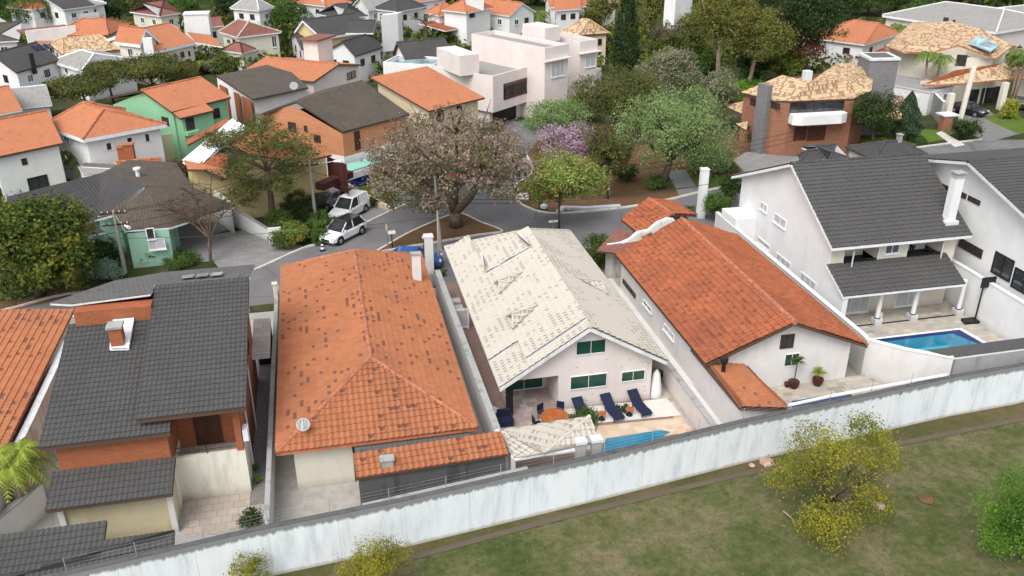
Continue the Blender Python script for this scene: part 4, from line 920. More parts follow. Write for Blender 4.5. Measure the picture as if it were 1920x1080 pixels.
for xx in (33.6, 40.3): mb = MB(); mb.tube([(xx, 47.4, 5.45), (xx, 47.5, 5.2), (xx, 47.5, 3.85)], .05, 6); mb.build('downpipe', 'fascia', h5)
b = onplane(1778, 413, P5[0]); mb = MB(); tz = PDist(1797, 330, b).z; mb.box((b.x - .32, b.y - .27, b.z - .5), (b.x + .32, b.y + .27, tz)); ch = mb.build('chimney', 'white', h5)
mb = MB(); mb.box((b.x - .4, b.y - .35, tz), (b.x + .4, b.y + .35, tz + .1)); mb.box((b.x - .3, b.y - .25, tz + .1), (b.x + .3, b.y + .25, tz + .22)); mb.box((b.x - .4, b.y - .35, tz + .22), (b.x + .4, b.y + .35, tz + .3)); mb.build('cap', 'greywall', ch); mb = MB(); mb.box((b.x - .5, b.y - .45, b.z - .35), (b.x + .5, b.y + .42, b.z + .06)); mb.build('flashing', 'fascia', ch)
mb = MB(); mb.box((30.6, 58.5, 0), (32.3, 61, 3.3)); mb.build('side_terrace', 'white', h5)
strip = MB(); strip.box((32.5, 46.15, .021), (42.1, 46.3, .04)); o = strip.build('drain_strip', 'black'); o['kind'] = 'structure'
sheet('pool_surround', [(33.0, 44.5), (40.6, 44.5), (41.2, 40.0), (33.0, 40.0)], .03, 'fasciaw')
sheet('pool_edge_tile', [(33.2, 44.3), (40.3, 44.3), (40.9, 40.0), (33.2, 40.0)], .036, 'pooldark')
sheet('pool_water', [(33.2, 43.9), (39.5, 43.9), (40.2, 42.3), (39.9, 40.0), (33.2, 40.0)], .042, 'pool')
sheet('pool_step', [(33.2, 42.6), (38.2, 42.6), (38.0, 41.9), (33.2, 41.9)], .048, 'poolpale')
lr = thing('lean_to_roof', 'dark grey strip roof over the stained wall beside the swimming pool', 'roof', (40, 39, 0))
Pd = [[V(33.0, 36.6, 2.35), V(60, 39.9, 2.35), V(60, 42.0, 2.6), V(37.9, 39.2, 2.6), V(36.4, 38.3, 2.5)]]
a_ = U(1790, 671, 2.6); b_ = a_ + (U(1920, 654, 2.6) - a_) * 5; d_ = (b_ - a_).normalized(); o_ = V(-d_.y, d_.x, 0) * .9 + V(0, 0, .15); Pd = [[a_, b_, b_ + o_, a_ + o_ - d_ * 1.3]]
roof(lr, Pd, 'tile_dark', 'far', .1, 'fasciaw'); a = Pd[0][0]; wall_run('wall', None, [(a.x + .1, a.y + .1), (b_.x, b_.y + .1)], 2.5, .2, 'greywall', parent=lr)
wall_run('yard_wall', 'tall white party wall behind the basketball hoop', [(42.35, 39.8), (42.3, 62)], 3.0, .25, 'white', 'fasciaw')
# basketball hoop
c = U(1822, 604, 0); hp = thing('basketball_hoop', 'portable basketball hoop with black board standing by the pool', 'basketball hoop', (c.x, c.y, .02))
mb = MB(); mb.prism([(c.x - .75, c.y - .28), (c.x + .55, c.y - .34), (c.x + .65, c.y + .3), (c.x - .6, c.y + .34)], .02, .2); mb.build('base', 'black', hp)
tp_ = PDist(1849, 535, c); mb = MB(); mb.tube([c + V(.2, 0, .2), V(c.x + .2, c.y, 3.0)], .05, 8); mb.build('pole', 'black', hp)
mb = MB(); mb.box((c.x - .25, c.y - .3, 2.7), (c.x + .8, c.y - .24, 3.45)); bd = mb.build('backboard', 'black', hp)
ring = MB(); rp = [(c.x + .95 + .2 * math.cos(t * math.pi / 6), c.y - .27 + .2 * math.sin(t * math.pi / 6), 2.9) for t in range(13)]; ring.tube(rp, .015, 5, cap=False); ring.build('rim', 'steel', hp)
c = U(1647, 597, 0); mb = MB(); mb.box((c.x - .2, c.y - .12, .03), (c.x + .2, c.y + .12, .45)); mb.box((c.x - .15, c.y - .14, .1), (c.x + .1, c.y - .12, .38)); tag(mb.build('ground_box', 'fasciaw', origin=(c.x, c.y, 0)), 'small white box on the stone floor beside the leftmost round column', 'box')

# ---- right edge: white house
h6 = thing('house', 'tall white house with grey gable roof at the right edge, behind the hoop wall', 'house', (50, 50, 0))
q = [PX(1821, 303, 42.7), PX(1920, 395, 42.7), PX(1740, 290, 42.7)]
Y1 = q[0].y; Z1 = q[0].z
P6 = [[V(42.4, 41.5, Z1 - (Y1 - 41.5) * (Z1 - q[1].z) / (Y1 - q[1].y)), V(62, 41.5, Z1 - (Y1 - 41.5) * (Z1 - q[1].z) / (Y1 - q[1].y)), V(62, Y1, Z1), V(42.4, Y1, Z1)], [V(62, 56, 8.2), V(42.4, 56, 8.2), V(42.4, Y1, Z1), V(62, Y1, Z1)]]
roof(h6, P6, 'tile_dark', 'dark', .2, 'fascia', [((42.4, Y1, Z1), (62, Y1, Z1))], 'ridge_dark', .12)
walls(h6, [(43.2, 42.2), (60, 42.2), (60, 55.5), (43.2, 55.5)], planes_min(P6), 'white', gap=.22)
for w_ in ((1801, 358, 1811, 374), (1817, 366, 1837, 386), (1764, 342, 1779, 358)): win_px(h6, V(43.2, 50, 0), V(-1, 0, 0), w_, 'd')
win_px(h6, V(43.2, 50, 0), V(-1, 0, 0), (1801, 445, 1840, 486), 'd', 'garage_window'); win_px(h6, V(43.2, 50, 0), V(-1, 0, 0), (1868, 470, 1893, 530), 'k', 'veranda_opening')
win_px(h6, V(43.2, 50, 0), V(-1, 0, 0), (1905, 500, 1935, 560), 'k', 'veranda_opening')
c = PX(1892, 505, 43.0); mb = MB(); mb.box((c.x - .1, c.y - .25, c.z - .3), (c.x + .1, c.y + .25, c.z + .3)); 
# person on the upper balcony
x0, x1, z0, z1 = holes[1]; px_ = x0 + .75; fl = z0 - .35
pe = thing('person', 'person in a white shirt leaning on the balcony rail under the grey roof', 'person', (px_, 48.35, fl))
def skinned(name, verts, edges, rads, mat, parent, loc, sub=2):
    me = bpy.data.meshes.new(name); inv = parent_world(parent); me.from_pydata([tuple(inv @ (Vector(v) + loc)) for v in verts], edges, []); ob = bpy.data.objects.new(name, me); col.objects.link(ob)
    ob.parent = parent; sk_ = ob.modifiers.new('skin', 'SKIN'); 
    for i, r_ in enumerate(rads): me.skin_vertices[0].data[i].radius = (r_, r_) if not isinstance(r_, tuple) else r_
    me.skin_vertices[0].data[0].use_root = True
    s_ = ob.modifiers.new('sub', 'SUBSURF'); s_.levels = sub; s_.render_levels = sub; me.materials.append(M[mat]); return ob
bv = [(0, .05, .92), (0, .05, 1.12), (0, -.02, 1.34), (0, -.06, 1.44), (0, -.12, 1.52), (0, -.15, 1.62), (0, -.15, 1.7),
      (.18, -.03, 1.38), (.27, -.12, 1.12), (.16, -.36, 1.05), (.1, -.42, 1.04), (-.18, -.03, 1.38), (-.27, -.12, 1.12), (-.16, -.36, 1.05), (-.1, -.42, 1.04),
      (.1, .05, .86), (.11, .06, .48), (.11, .1, .08), (.11, 0, .03), (-.1, .05, .86), (-.11, .06, .48), (-.11, .1, .08), (-.11, 0, .03)]
be = [(0, 1), (1, 2), (2, 3), (3, 4), (4, 5), (5, 6), (2, 7), (7, 8), (8, 9), (9, 10), (2, 11), (11, 12), (12, 13), (13, 14), (0, 15), (15, 16), (16, 17), (17, 18), (0, 19), (19, 20), (20, 21), (21, 22)]
br = [(.15, .1), (.13, .09), (.15, .1), .055, .055, .09, .07, .055, .045, .03, .02, .055, .045, .03, .02, .085, .055, .04, .03, .085, .055, .04, .03]
loc = V(px_, 48.45, fl)
skinned('body', bv, be, br, 'skin', pe, loc); skinned('shirt', bv[:4] + [bv[7], bv[8], bv[11], bv[12]], [(0, 1), (1, 2), (2, 3), (2, 4), (4, 5), (2, 6), (6, 7)], [(.165, .115), (.145, .105), (.165, .115), .065, .068, .055, .068, .055], 'cloth', pe, loc)
skinned('hair', [(0, -.11, 1.6), (0, -.12, 1.7), (0, -.13, 1.74)], [(0, 1), (1, 2)], [.085, .095, .05], 'hair', pe, loc); skinned('trousers', [bv[0], bv[15], bv[16], bv[17], bv[19], bv[20], bv[21]], [(0, 1), (1, 2), (2, 3), (0, 4), (4, 5), (5, 6)], [(.16, .12), .095, .065, .05, .095, .065, .05], 'navy', pe, loc)

# ================================================================== HOUSES ACROSS THE STREET AND BEYOND
def hs_(label, a): return house(label, a)
# mint green house with dark roof, left
h = hs_('mint green bungalow with dark roof and open carport, left of the paved drive', (250, 470))
def rp(h, polys, mat, **k): return roof(h, [[U(*p) for p in q] for q in polys], mat, **k)
rp(h, [[(7, 455, 3.2), (183, 411, 3.2), (189, 325, 5.4), (13, 369, 5.4)], [(183, 411, 3.2), (271, 350, 4.9), (189, 325, 5.4)]], 'far_dark', fas='fasciaw')
rp(h, [[(233, 432, 2.9), (318, 427, 2.9), (271, 351, 4.9), (216, 402, 3.5)], [(318, 427, 2.9), (444, 386, 2.9), (362, 352, 4.3), (271, 351, 4.9)], [(183, 411, 3.3), (216, 402, 3.5), (271, 351, 4.95)]], 'far_brown', fas='fasciaw')
rp(h, [[(158, 445, 2.7), (197, 435, 2.7), (128, 388, 3.6), (88, 398, 3.6)]], 'far_dark', fas='fasciaw')
walls(h, [U(188, 410, 3.2), U(60, 385, 3.2), U(150, 340, 3.2), U(270, 362, 3.2), U(222, 402, 3.2)], 3.4, 'mint')
rp(h, [[(189, 325, 5.4), (271, 350, 4.9), (362, 353, 4.3), (330, 305, 4.6)], [(189, 325, 5.4), (330, 305, 4.6), (240, 300, 4.4)]], 'far_brown', fas='fasciad')
walls(h, [U(238, 438, 2.9), U(316, 430, 2.9), U(320, 402, 2.9), U(240, 405, 2.9)], 2.9, 'mint')
a, b = U(244, 440, 2.9), U(330, 432, 2.9); n_ = V((b - a).y, -(b - a).x, 0)
for q, s in (((272, 428, 292, 448), 'w'), ((276, 448, 312, 466), 's')): win_px(h, a, n_, q, s)
for px, py in ((333, 462), (258, 478)): mb = MB(); c = U(px, py, 0); mb.box((c.x - .2, c.y - .2, 0), (c.x + .2, c.y + .2, 3.0)); mb.build('column', 'mint', h)
sheet('carport_floor', UP((325, 468), (335, 415), (400, 402), (445, 425), (400, 440), (350, 470)), .026, 'asphalt')
mb = MB(); a, b = U(441, 440, 0), U(395, 405, 0); a.z = 0; mb.add([a, b, b + V(0, 0, 3), a + V(0, 0, 3)], [(0, 1, 2, 3)]); a2, b2 = U(340, 398, 0), U(395, 405, 0); mb.add([a2, b2, b2 + V(0, 0, 3), a2 + V(0, 0, 3)], [(0, 1, 2, 3)]); mb.build('carport_wall', 'white', h)
wall_run('garden_wall', 'white wall along the left side of the paved drive of the mint bungalow', [tuple(U(398, 408, 0)[:2]), tuple(U(440, 424, 0)[:2]), tuple(U(515, 455, 0)[:2])], [2.4, 1.8, .9], .2, 'white', 'greywall')
mb = MB(); c = U(518, 457, 0); mb.box((c.x - .55, c.y - .15, 0), (c.x + .5, c.y + .15, 1.4)); mb.box((c.x - .15, c.y - .17, .6), (c.x + .1, c.y - .15, 1.0)); tag(mb.build('letterbox_wall', 'white', origin=(c.x, c.y, 0)), 'white letterbox wall at the end of the mint bungalow drive', 'letterbox')
mb = MB(); c = U(259, 330, 5.0); mb.lathe((c.x, c.y, 4.6), [(.2, 0), (.16, .2), (.16, .9), (.3, .95), (.3, 1.1)], 10); mb.build('vent_pipe', 'fasciaw', h)
# small shed
h = hs_('small cream flat roofed shed behind the mint bungalow', (195, 330)); wing(h, 3, 3.2, (152, 312), (216, 316), (158, 305), 'shed', wm='yellow', rm='sheet', ov=.1)
wing(h, 2.9, 3.2, (158, 330), (218, 322), (146, 312), 'flat', wm='yellow', rm='far_grey', ov=.1)
h = hs_('low old red tiled roof with two brick chimneys behind the mint bungalow', (270, 320)); wing(h, 3, 3.6, (225, 330), (310, 322), (215, 303), 'gu', ov=.2, wm='cream', rm='tile_orange_old')
chimney(h, 232, 300, 3, .7, 1.2, 'brick'); chimney(h, 246, 300, 3, .8, 1.5, 'brick')
# yellow house with white strip behind the airy tree
h = hs_('cream yellow house with a wide white gable wall, partly hidden by the airy tree', (480, 380))
rp(h, [[(345, 300, 5.6), (352, 318, 5.2), (425, 318, 5.0), (424, 335, 4.6), (365, 310, 5.2)]], 'far_orange', fas='fasciad')
rp(h, [[(470, 290, 5.4), (568, 303, 5.2), (622, 290, 5.2), (555, 262, 6.4), (455, 236, 6.6), (415, 262, 6.2)]], 'far_orange', fas='fasciad')
rp(h, [[(370, 312, 5.0), (415, 337, 4.4), (430, 325, 4.6), (425, 290, 5.6), (395, 280, 5.6)]], 'tile_orange_old', fas='fasciad')
mb = MB()
aw = [U(341, 300, 5.4), U(435, 222, 7.2), U(465, 238, 7.0), U(415, 272, 6.2), U(368, 318, 4.8)]
mb.poly(aw); mb.poly([p - V(0, 0, .25) for p in aw][::-1]); mb.build('white_roof_slab', 'fasciaw', h)
rp(h, [[(352, 272, 5.2), (432, 228, 6.8), (425, 222, 6.8), (350, 262, 5.2)]], 'tile_orange_old', fas='fasciad')
bq = U(500, 408, 0); bl = U(360, 375, 0); br_ = U(605, 352, 0)
bq = U(502, 300, 4.8); bl = U(352, 320, 4.8); br_ = U(610, 290, 4.8); bk = br_ + bl - bq
walls(h, [bl, bq, br_, bk], 4.9, 'yellow')
for q in ((560, 335, 578, 355), (584, 328, 604, 352)): win_px(h, bq, V((br_ - bq).y, -(br_ - bq).x, 0), q, 'd')
for q in ((381, 322, 392, 338), (408, 335, 420, 352), (455, 330, 472, 350)): win_px(h, bq, V((bq - bl).y, -(bq - bl).x, 0), q, 'd')
mb = MB(); a, b = U(592, 355, 2.8), U(648, 330, 2.8); n_ = V((b - a).y, -(b - a).x, 0).normalized(); mb.obox(a, (b - a), n_ * .9, V(0, 0, .6)); mb.build('balcony', 'maroon', h)
mb = MB(); a, b = U(612, 292, 4.9), U(650, 308, 4.9); mb.add([V(a.x, a.y, 2.2), V(b.x, b.y, 2.2), b, a], [(0, 1, 2, 3)]); mb.build('side_wall', 'maroon', h)
wall_run('garden_wall', 'beige ramp wall beside the yellow hedge and the dark drive', [tuple(U(652, 375, 0)[:2]), tuple(U(735, 395, 0)[:2])], [1.7, .3], .2, 'beige')
wall_run('yard_wall', 'long cream yard wall between the white hip roof house and the mint bungalow', [tuple(U(250, 325, 0)[:2]), tuple(U(385, 285, 0)[:2])], 3.0, .2, 'beige')
# white hip roofed house
h = hs_('white two storey house with orange hip roof and shuttered windows, left of the green house', (200, 290))
wing(h, 5.2, 7.0, (155, 261), (313, 232), (80, 234), 'hipv', (194, 205), (136, 186), .5, 'white', 'far_orange', 'fasciaw', th=.35,
     wins=[('ab', 197, 268, 211, 281, 'ws'), ('ab', 236, 258, 249, 266, 'w'), ('ab', 270, 251, 282, 265, 'ws'), ('da', 119, 252, 132, 268, 'w'), ('da', 100, 246, 107, 256, 'w')])
wing(h, 5.0, 6.4, (194, 232), (236, 204), (150, 205), 'hipv', wm=None)
# white house at left edge with chimney
h = hs_('white house with orange gable roof and tall white chimney at the left edge', (60, 330))
wing(h, 5.0, 6.8, (-20, 297), (118, 268), None, 'gu', (-45, 232), (62, 213), .4, 'white', 'far_orange', 'fasciad', wins=[('ab', 39, 298, 52, 308, 'd'), ('ab', 50, 335, 93, 350, 'k'), ('bc', 121, 290, 126, 300, 'd')])
A_ = U(30, 346, 0); mb = MB(); mb.box((A_.x - 1.0, A_.y - .5, 0), (A_.x + 1.0, A_.y + 1.5, 5.4)); mb.box((A_.x - .7, A_.y - .4, 5.3), (A_.x + .6, A_.y + .6, 6.3)); o = mb.build('chimney', 'white', h)
h = hs_('orange roofed house cut by the left edge, behind the white house with the tall chimney', (10, 200)); wing(h, 4.5, 5.8, (-40, 222), (42, 206), (-70, 175), 'gu', ov=.4, wm='cream', wins=())
h = hs_('low grey roofed building between the far left orange roof and the umbrella trees', (50, 190)); wing(h, 3.2, 4.4, (25, 204), (98, 196), (18, 170), 'gu', ov=.3, wm='white2', rm='far_grey')
# green house
h = hs_('bright green two storey house with plain orange roof', (380, 250))
w_ = wing(h, 5.4, 7.0, (322, 210), (433, 182), None, 'gu', (254, 167), (386, 147), .35, 'green', 'far_orange', 'fasciad', wins=[('ab', 398, 205, 413, 220, 'd'), ('da', 303, 218, 318, 236, 'd'), ('da', 309, 252, 320, 270, 'd')])
rp(h, [[(337, 222, 5.05), (401, 207, 5.05), (384, 193, 5.42), (318, 206, 5.42)]], 'far_orange', fas='fasciad')
a, b = U(341, 222, 4.9), U(398, 209, 4.9); c = U(322, 208, 5.2); cc = b + c - a; walls(h, [a, b, cc, c], 4.9, 'green')
n_ = V((b - a).y, -(b - a).x, 0); win_px(h, a, n_, (346, 219, 366, 244), 'd'); 
mb = MB(); p1, p2 = hit(347, 254, a, n_.normalized()), hit(370, 248, a, n_.normalized()); mb.obox(p1, (p2 - p1), n_.normalized() * .5, V(0, 0, .35)); mb.build('planter_box', 'green', h)
# dark roofs and arch house
h = hs_('house with mossy brown roof, brick side panels and a small white arched window wall', (490, 200))
A, B, D, E = U(474, 186, 5), U(578, 164, 5), U(406, 142, 5.6), U(526, 116, 5.6)
roof(h, [[A, B, E, D]], 'far_brown', 'far', .15, 'fasciad')
walls(h, [A + (D - A) * .06 + V(.3, .3, 0), B + V(-.3, .5, 0), E, D], planes_min([[A, B, E, D]]), 'white', gap=.2)
n_ = V((A - D).y, -(A - D).x, 0)
mb = MB(); 
for s0, s1 in ((.08, .28), (.5, .62), (.72, .95)):
    p = D.lerp(A, s0); q = D.lerp(A, s1); mb.obox(xy(p, 0) - n_.normalized() * .0, xy(q, 0) - xy(p, 0), n_.normalized() * .14, V(0, 0, 4.75))
mb.build('brick_panel', 'brick', h); window(h, U(488, 206, 3.0), (B - A).normalized(), V((B - A).y, -(B - A).x, 0).normalized(), 1.6, 1.0, 'd')
wd_ = thing('satellite_dish', 'satellite dish on the mossy brown roof', 'satellite dish', tuple(U(552, 172, 5.1))); p = U(552, 172, 5.2)
mb = MB(); mb.lathe((0, 0, 0), [(.03, 0), (.25, .05), (.45, .16), (.43, .16), (.03, .03)], 14); rt = Matrix.Translation(p + V(0, 0, .6)) @ Matrix.Rotation(R(55), 4, 'X'); mb.v = [tuple(rt @ Vector(v)) for v in mb.v]; mb.build('dish', 'steel', wd_); mb = MB(); mb.tube([p - V(0, 0, .2), p + V(0, 0, .6)], .04, 6); mb.build('mast', 'steel', wd_)
h = hs_('pinkish house with plain orange roof and broad stubby chimney, between two dark roofs', (620, 150))
w_ = wing(h, 5.0, 6.0, (588, 153), (680, 121), (527, 114), 'gv', (628, 135), (578, 101), .4, 'modern', 'far_orange', 'fasciad', wins=[('ab', 650, 137, 667, 145, 'd')])
A_ = U(612, 110, 5.8); 
bb = MB(); u_ = (U(680, 121, 5) - U(588, 153, 5)); u_.z = 0; u_.normalize(); v_ = V(-u_.y, u_.x, 0); bb.obox(U(598, 112, 5.6) - V(0, 0, 1.6), u_ * 3.2, v_ * 2.2, V(0, 0, 3.9)); o = bb.build('chimney', 'modern', h); bb = MB(); bb.obox(U(598, 112, 5.6) + V(0, 0, 2.3) - u_ * .5 - v_ * .3, u_ * 4.3, v_ * 2.8, V(0, 0, .2)); bb.build('cap', 'far_red', o)
# brick house in the centre
h = hs_('salmon brick two storey house with sagging brown grey roof, white band and teal balcony', (640, 250))
rp(h, [[(643, 247, 5.2), (768, 214, 5.2), (678, 150, 7.4), (556, 191, 7.4)], [(484, 215, 6.0), (556, 191, 7.4), (678, 150, 7.4), (606, 168, 6.2)]], 'far_brown', fas='fasciad')
A, B, D = U(642, 251, 5.0), U(758, 219, 5.0), U(489, 222, 5.4); C_ = B + D - A
zz = lambda x, y: 5.0
apx = U(556, 195, 7.2)
mb = MB(); mb.add([xy(A, 2.6), xy(D, 2.6), D + V(0, 0, .5), xy(A.lerp(D, .56), 7.1), A], [(0, 1, 2, 3, 4)][:1]); mb.add([xy(A, 2.6), xy(B, 2.6), B, A], [(0, 1, 2, 3)]); mb.add([xy(B, 0), xy(C_, 0), C_, xy(B.lerp(C_, .56), 6.2), B], [(0, 1, 2, 3, 4)]); mb.add([xy(C_, 0), xy(D, 0), D, C_], [(0, 1, 2, 3)]); mb.build('wall', 'brick2', h)
o = V((B - A).y, -(B - A).x, 0).normalized(); o2 = -V((D - A).y, -(D - A).x, 0).normalized()
if o2.dot(B - A) > 0: o2 = -o2
mb = MB(); mb.obox(xy(A, 1.6) , (xy(B, 1.6) - xy(A, 1.6)), o * .05, V(0, 0, 1.1)); mb.obox(xy(A, 1.9), (xy(A.lerp(D, .35), 1.9) - xy(A, 1.9)), o2 * .05, V(0, 0, .9)); mb.build('white_band', 'white', h)
walls(h, [A, B, C_, D], 2.6, 'white2')
mb = MB(); mb.obox(xy(A, 1.9) + o2 * 1.6, (xy(B, 1.9) - xy(A, 1.9)), o * 1.8, V(0, 0, .22)); mb.build('balcony', 'teal', h)
mb = MB(); mb.obox(xy(A, 1.3) + o2 * 1.6 + o * 1.8, (xy(B, 1.3) - xy(A, 1.3)), o * .12, V(0, 0, .62)); mb.build('balcony_edge', 'fascia', h)
for q, s in (((663, 247, 676, 280), 'door'),): win_px(h, A, o, q, s, 'door')
for q, s in (((540, 228, 556, 248), 'd'), ((570, 235, 577, 247), 'd'), ((588, 252, 602, 268), 'd')): win_px(h, A, o2, q, s)
cg = thing('covered_car', 'car under a bright blue cover beneath the teal balcony', 'car', tuple(U(680, 338, 0)))
# house right of it
h = hs_('beige house with broad clean orange roof, between the brick house and the pale modern house', (800, 220))
w_ = wing(h, 5.6, 7.9, (804, 208), (909, 183), (694, 145), 'shed', None, None, .5, 'beige', 'far_orange', 'fasciad', wins=[('ab', 817, 208, 832, 228, 'd'), ('ab', 856, 196, 866, 206, 'd')])
# modern pink-white house
h = hs_('pale modern flat roofed house of stacked boxes with a long brown window', (930, 190))
block(h, 6.2, 2.0, (924, 143), (1011, 119), (813, 123), par=.5, rm='far_grey', wins=[('ab', 944, 163, 994, 168, 'd')])
A = U(924, 143, 6.2); B = U(1011, 119, 6.2); n_ = V((B - A).y, -(B - A).x, 0); win_px(h, A, n_, (944, 164, 995, 172), 'd'); 
p1 = hit(944, 186, A, n_.normalized()); p2 = hit(995, 148, A, n_.normalized()); u_ = (B - A).normalized(); uu = (p2 - p1).dot(u_); window(h, p1, u_, n_.normalized(), uu, 1.75, 'd')
D = U(813, 123, 6.2); walls(h, [A + u_ * .4 + (D - A) * .1, B + (D - A) * .1 - u_ * .2, B + (D - A), D + u_ * .2], 2.0, 'modern')
mb = MB(); g1 = xy(A, .1) + u_ * 1.0 + (D - A) * .097; mb.obox(g1, u_ * 4.5, n_.normalized() * .05, V(0, 0, 1.9)); mb.build('garage_opening', 'black', h)
block(h, 8.3, 6.0, (862, 105), (898, 101), (827, 88), par=.1, rm='fascia')
block(h, 8.8, 0, (1022, 90), (1066, 82), (866, 66), par=.5, rm='far_grey')
block(h, 8.4, 0, (1088, 78), (1121, 73), (1000, 52), par=.6, rm='far_grey')
block(h, 10.0, 8.3, (1022, 53), (1051, 49), (976, 45), par=.1, rm='fascia')
block(h, 4.0, 0, (1030, 148), (1128, 128), (985, 120), par=.9, rm='fascia')
for (a_, b_, z_) in ((U(1022, 90, 8.8), U(1066, 82, 8.8), 7.2), (U(1088, 78, 8.4), U(1121, 73, 8.4), 6.9)):
    d_ = (b_ - a_).normalized(); n2_ = V(d_.y, -d_.x, 0); mb = MB(); mb.obox(xy(a_, z_) - d_ * .2, (b_ - a_) + d_ * .5, n2_ * .45, V(0, 0, .14)); mb.build('cornice', 'modern', h)
A = U(1022, 90, 8.8); B = U(1066, 82, 8.8); n_ = V((B - A).y, -(B - A).x, 0); win_px(h, A, n_, (1034, 113, 1058, 141), 's')
A = U(1088, 78, 8.4); B = U(1121, 73, 8.4); n_ = V((B - A).y, -(B - A).x, 0); win_px(h, A, n_, (1098, 104, 1116, 124), 's')
A = U(1030, 148, 3.6); B = U(1128, 128, 3.6); n_ = V((B - A).y, -(B - A).x, 0)
for q in ((1050, 156, 1058, 188), (1060, 152, 1068, 186), (1075, 148, 1090, 176)): win_px(h, A, n_, q, 'd')
# left block of houses further up
h = hs_('cream house with two white edged orange gables and a tall square white tower', (330, 110))
wing(h, 4.6, 6.6, (286, 97), (366, 79), None, 'gu', (236, 58), (330, 42), .3, 'cream', 'far_orange', 'fasciaw', th=.4, wins=[('ab', 326, 100, 331, 109, 'd'), ('ab', 337, 98, 346, 107, 'd'), ('ab', 352, 96, 357, 105, 'd')])
wing(h, 5.6, 7.6, (262, 84), (300, 76), (214, 78), 'gv', (228, 57), (270, 44), .4, 'cream', 'far_orange', 'fasciaw', th=.4)
rp(h, [[(366, 79, 4.6), (418, 88, 4.0), (395, 66, 4.8), (350, 60, 5.6)]], 'far_orange')
A = U(375, 118, 0); mb = MB(); mb.box((A.x - 1.4, A.y, 0), (A.x + 2.2, A.y + 3.0, 7.2)); o = mb.build('tower', 'white', h); mb = MB(); mb.box((A.x - 1.5, A.y - .1, 7.2), (A.x + 2.3, A.y + 3.1, 7.35)); mb.build('cap', 'fascia', o)
c = U(279, 88, 5.2); mb = MB(); mb.box((c.x - .6, c.y - .5, 4.0), (c.x + .6, c.y + .5, 6.4)); mb.build('chimney', 'white', h)
h = hs_('low building with straw coloured tiled roof, between the orange flat roof and the twin gables', (170, 90)); wing(h, 3.6, 5.0, (118, 103), (236, 92), (92, 82), 'hipu', (110, 70), (190, 68), .3, 'cream', 'far_tan', 'fasciad', rmat='ridge_tan')
h = hs_('white house with pale grey roof and wide white eave, behind the umbrella trees', (170, 130)); wing(h, 4.2, 5.6, (154, 131), (256, 112), (95, 114), 'hipv', (190, 108), (170, 95), .4, 'white', 'far_grey', 'fasciaw', th=.35, rmat='fasciaw', wins=[('da', 122, 128, 127, 136, 'd')])
h = hs_('white house with dark grey roof and solar panels, upper left', (60, 140))
w_ = wing(h, 4.4, 6.2, (30, 136), (114, 112), None, 'gu', (-30, 98), (85, 81), .4, 'white', 'far_dark', 'fasciad')
for i in range(3):
    a = onplane(57 + i * 11, 88 - i * 1.4, w_['P'][0]); b = onplane(64 + i * 11, 86.5 - i * 1.4, w_['P'][0]); c = onplane(76 + i * 10, 95 - i * 1.4, w_['P'][0]); mb = MB(); up_ = V(0, 0, .12); mb.poly([a + up_, onplane(68 + i * 10, 96.5 - i * 1.4, w_['P'][0]) + up_, c + up_, b + up_]); mb.build('solar_panel', 'navy', h)
mb = MB(); c = U(66, 138, 3.6); mb.tube([c, c + V(0, 0, 2.6)], .3, 8); mb.build('stove_pipe', 'black', h)
h = hs_('long low orange roof with white parapet band, upper left', (110, 70)); wing(h, 4.0, 5.2, (68, 84), (162, 66), (54, 62), 'shed', ov=.3, wm='cream', rm='far_orange')
A, B = U(48, 58, 5.9), U(141, 48, 5.9); mb = MB(); d_ = (B - A); d_.z = 0; n_ = V(-d_.y, d_.x, 0).normalized(); mb.obox(xy(A, 4), xy(B, 4) - xy(A, 4), n_ * .3, V(0, 0, 1.9)); mb.build('parapet', 'white', h); mb = MB(); mb.obox(xy(A, 5.2) + n_ * .3, xy(B, 5.2) - xy(A, 5.2), n_ * 5, V(0, 0, .25)); mb.build('rear_roof', 'far_red', h)
h = hs_('house with pale teal walls under a square orange hip roof, upper left', (205, 65)); wing(h, 4.6, 6.4, (203, 66), (250, 43), (157, 55), 'hipv', (212, 44), (198, 33), .4, 'mint', 'far_orange', 'fasciad')
h = hs_('beige two storey house with dusky red hip roof, upper left of centre', (460, 90)); wing(h, 5.0, 6.8, (445, 70), (528, 60), (350, 66), 'hipv', (470, 52), (436, 37), .4, 'cream', 'far_red', 'fasciaw', rmat='ridge_cream', wins=[('ab', 508, 68, 520, 88, 'w'), ('da', 426, 74, 432, 81, 'd'), ('da', 436, 73, 442, 80, 'd')])
wing(h, 3.2, 4.2, (455, 100), (480, 92), (415, 94), 'hipv', ov=.3, wm='cream', rm='far_red')
h = hs_('red roofed low wing behind the dusky red hip roof', (375, 50)); wing(h, 4.2, 5.4, (350, 55), (420, 48), (340, 47), 'gu', ov=.3, wm='cream', rm='far_red')
h = hs_('long house with dark grey gable roof and pale side, beyond the twin cypress trees', (580, 70)); wing(h, 5.0, 7.0, (551, 60), (648, 46), None, 'gu', (517, 41), (622, 26), .4, 'yellow', 'far_dark', 'fasciaw', th=.3)
wing(h, 3.6, 4.8, (565, 92), (643, 80), None, 'gu', (552, 64), (640, 52), .3, 'white2', 'far_dark', 'fasciad')
h = hs_('white house with several dark roofs and small square windows, upper centre', (700, 110))
wing(h, 4.2, 6.0, (666, 105), (718, 88), None, 'gu', (640, 84), (700, 66), .3, 'white', 'far_dark', 'fasciad')
wing(h, 4.2, 6.0, (736, 100), (825, 92), None, 'gu', (716, 80), (778, 72), .4, 'white', 'far_dark', 'fasciad', wins=[('da', 700, 116, 712, 130, 'd')])
wing(h, 6.2, 7.6, (700, 62), (717, 48), (648, 62), 'gv', (715, 46), (664, 38), .2, None, 'far_dark', 'fasciaw')
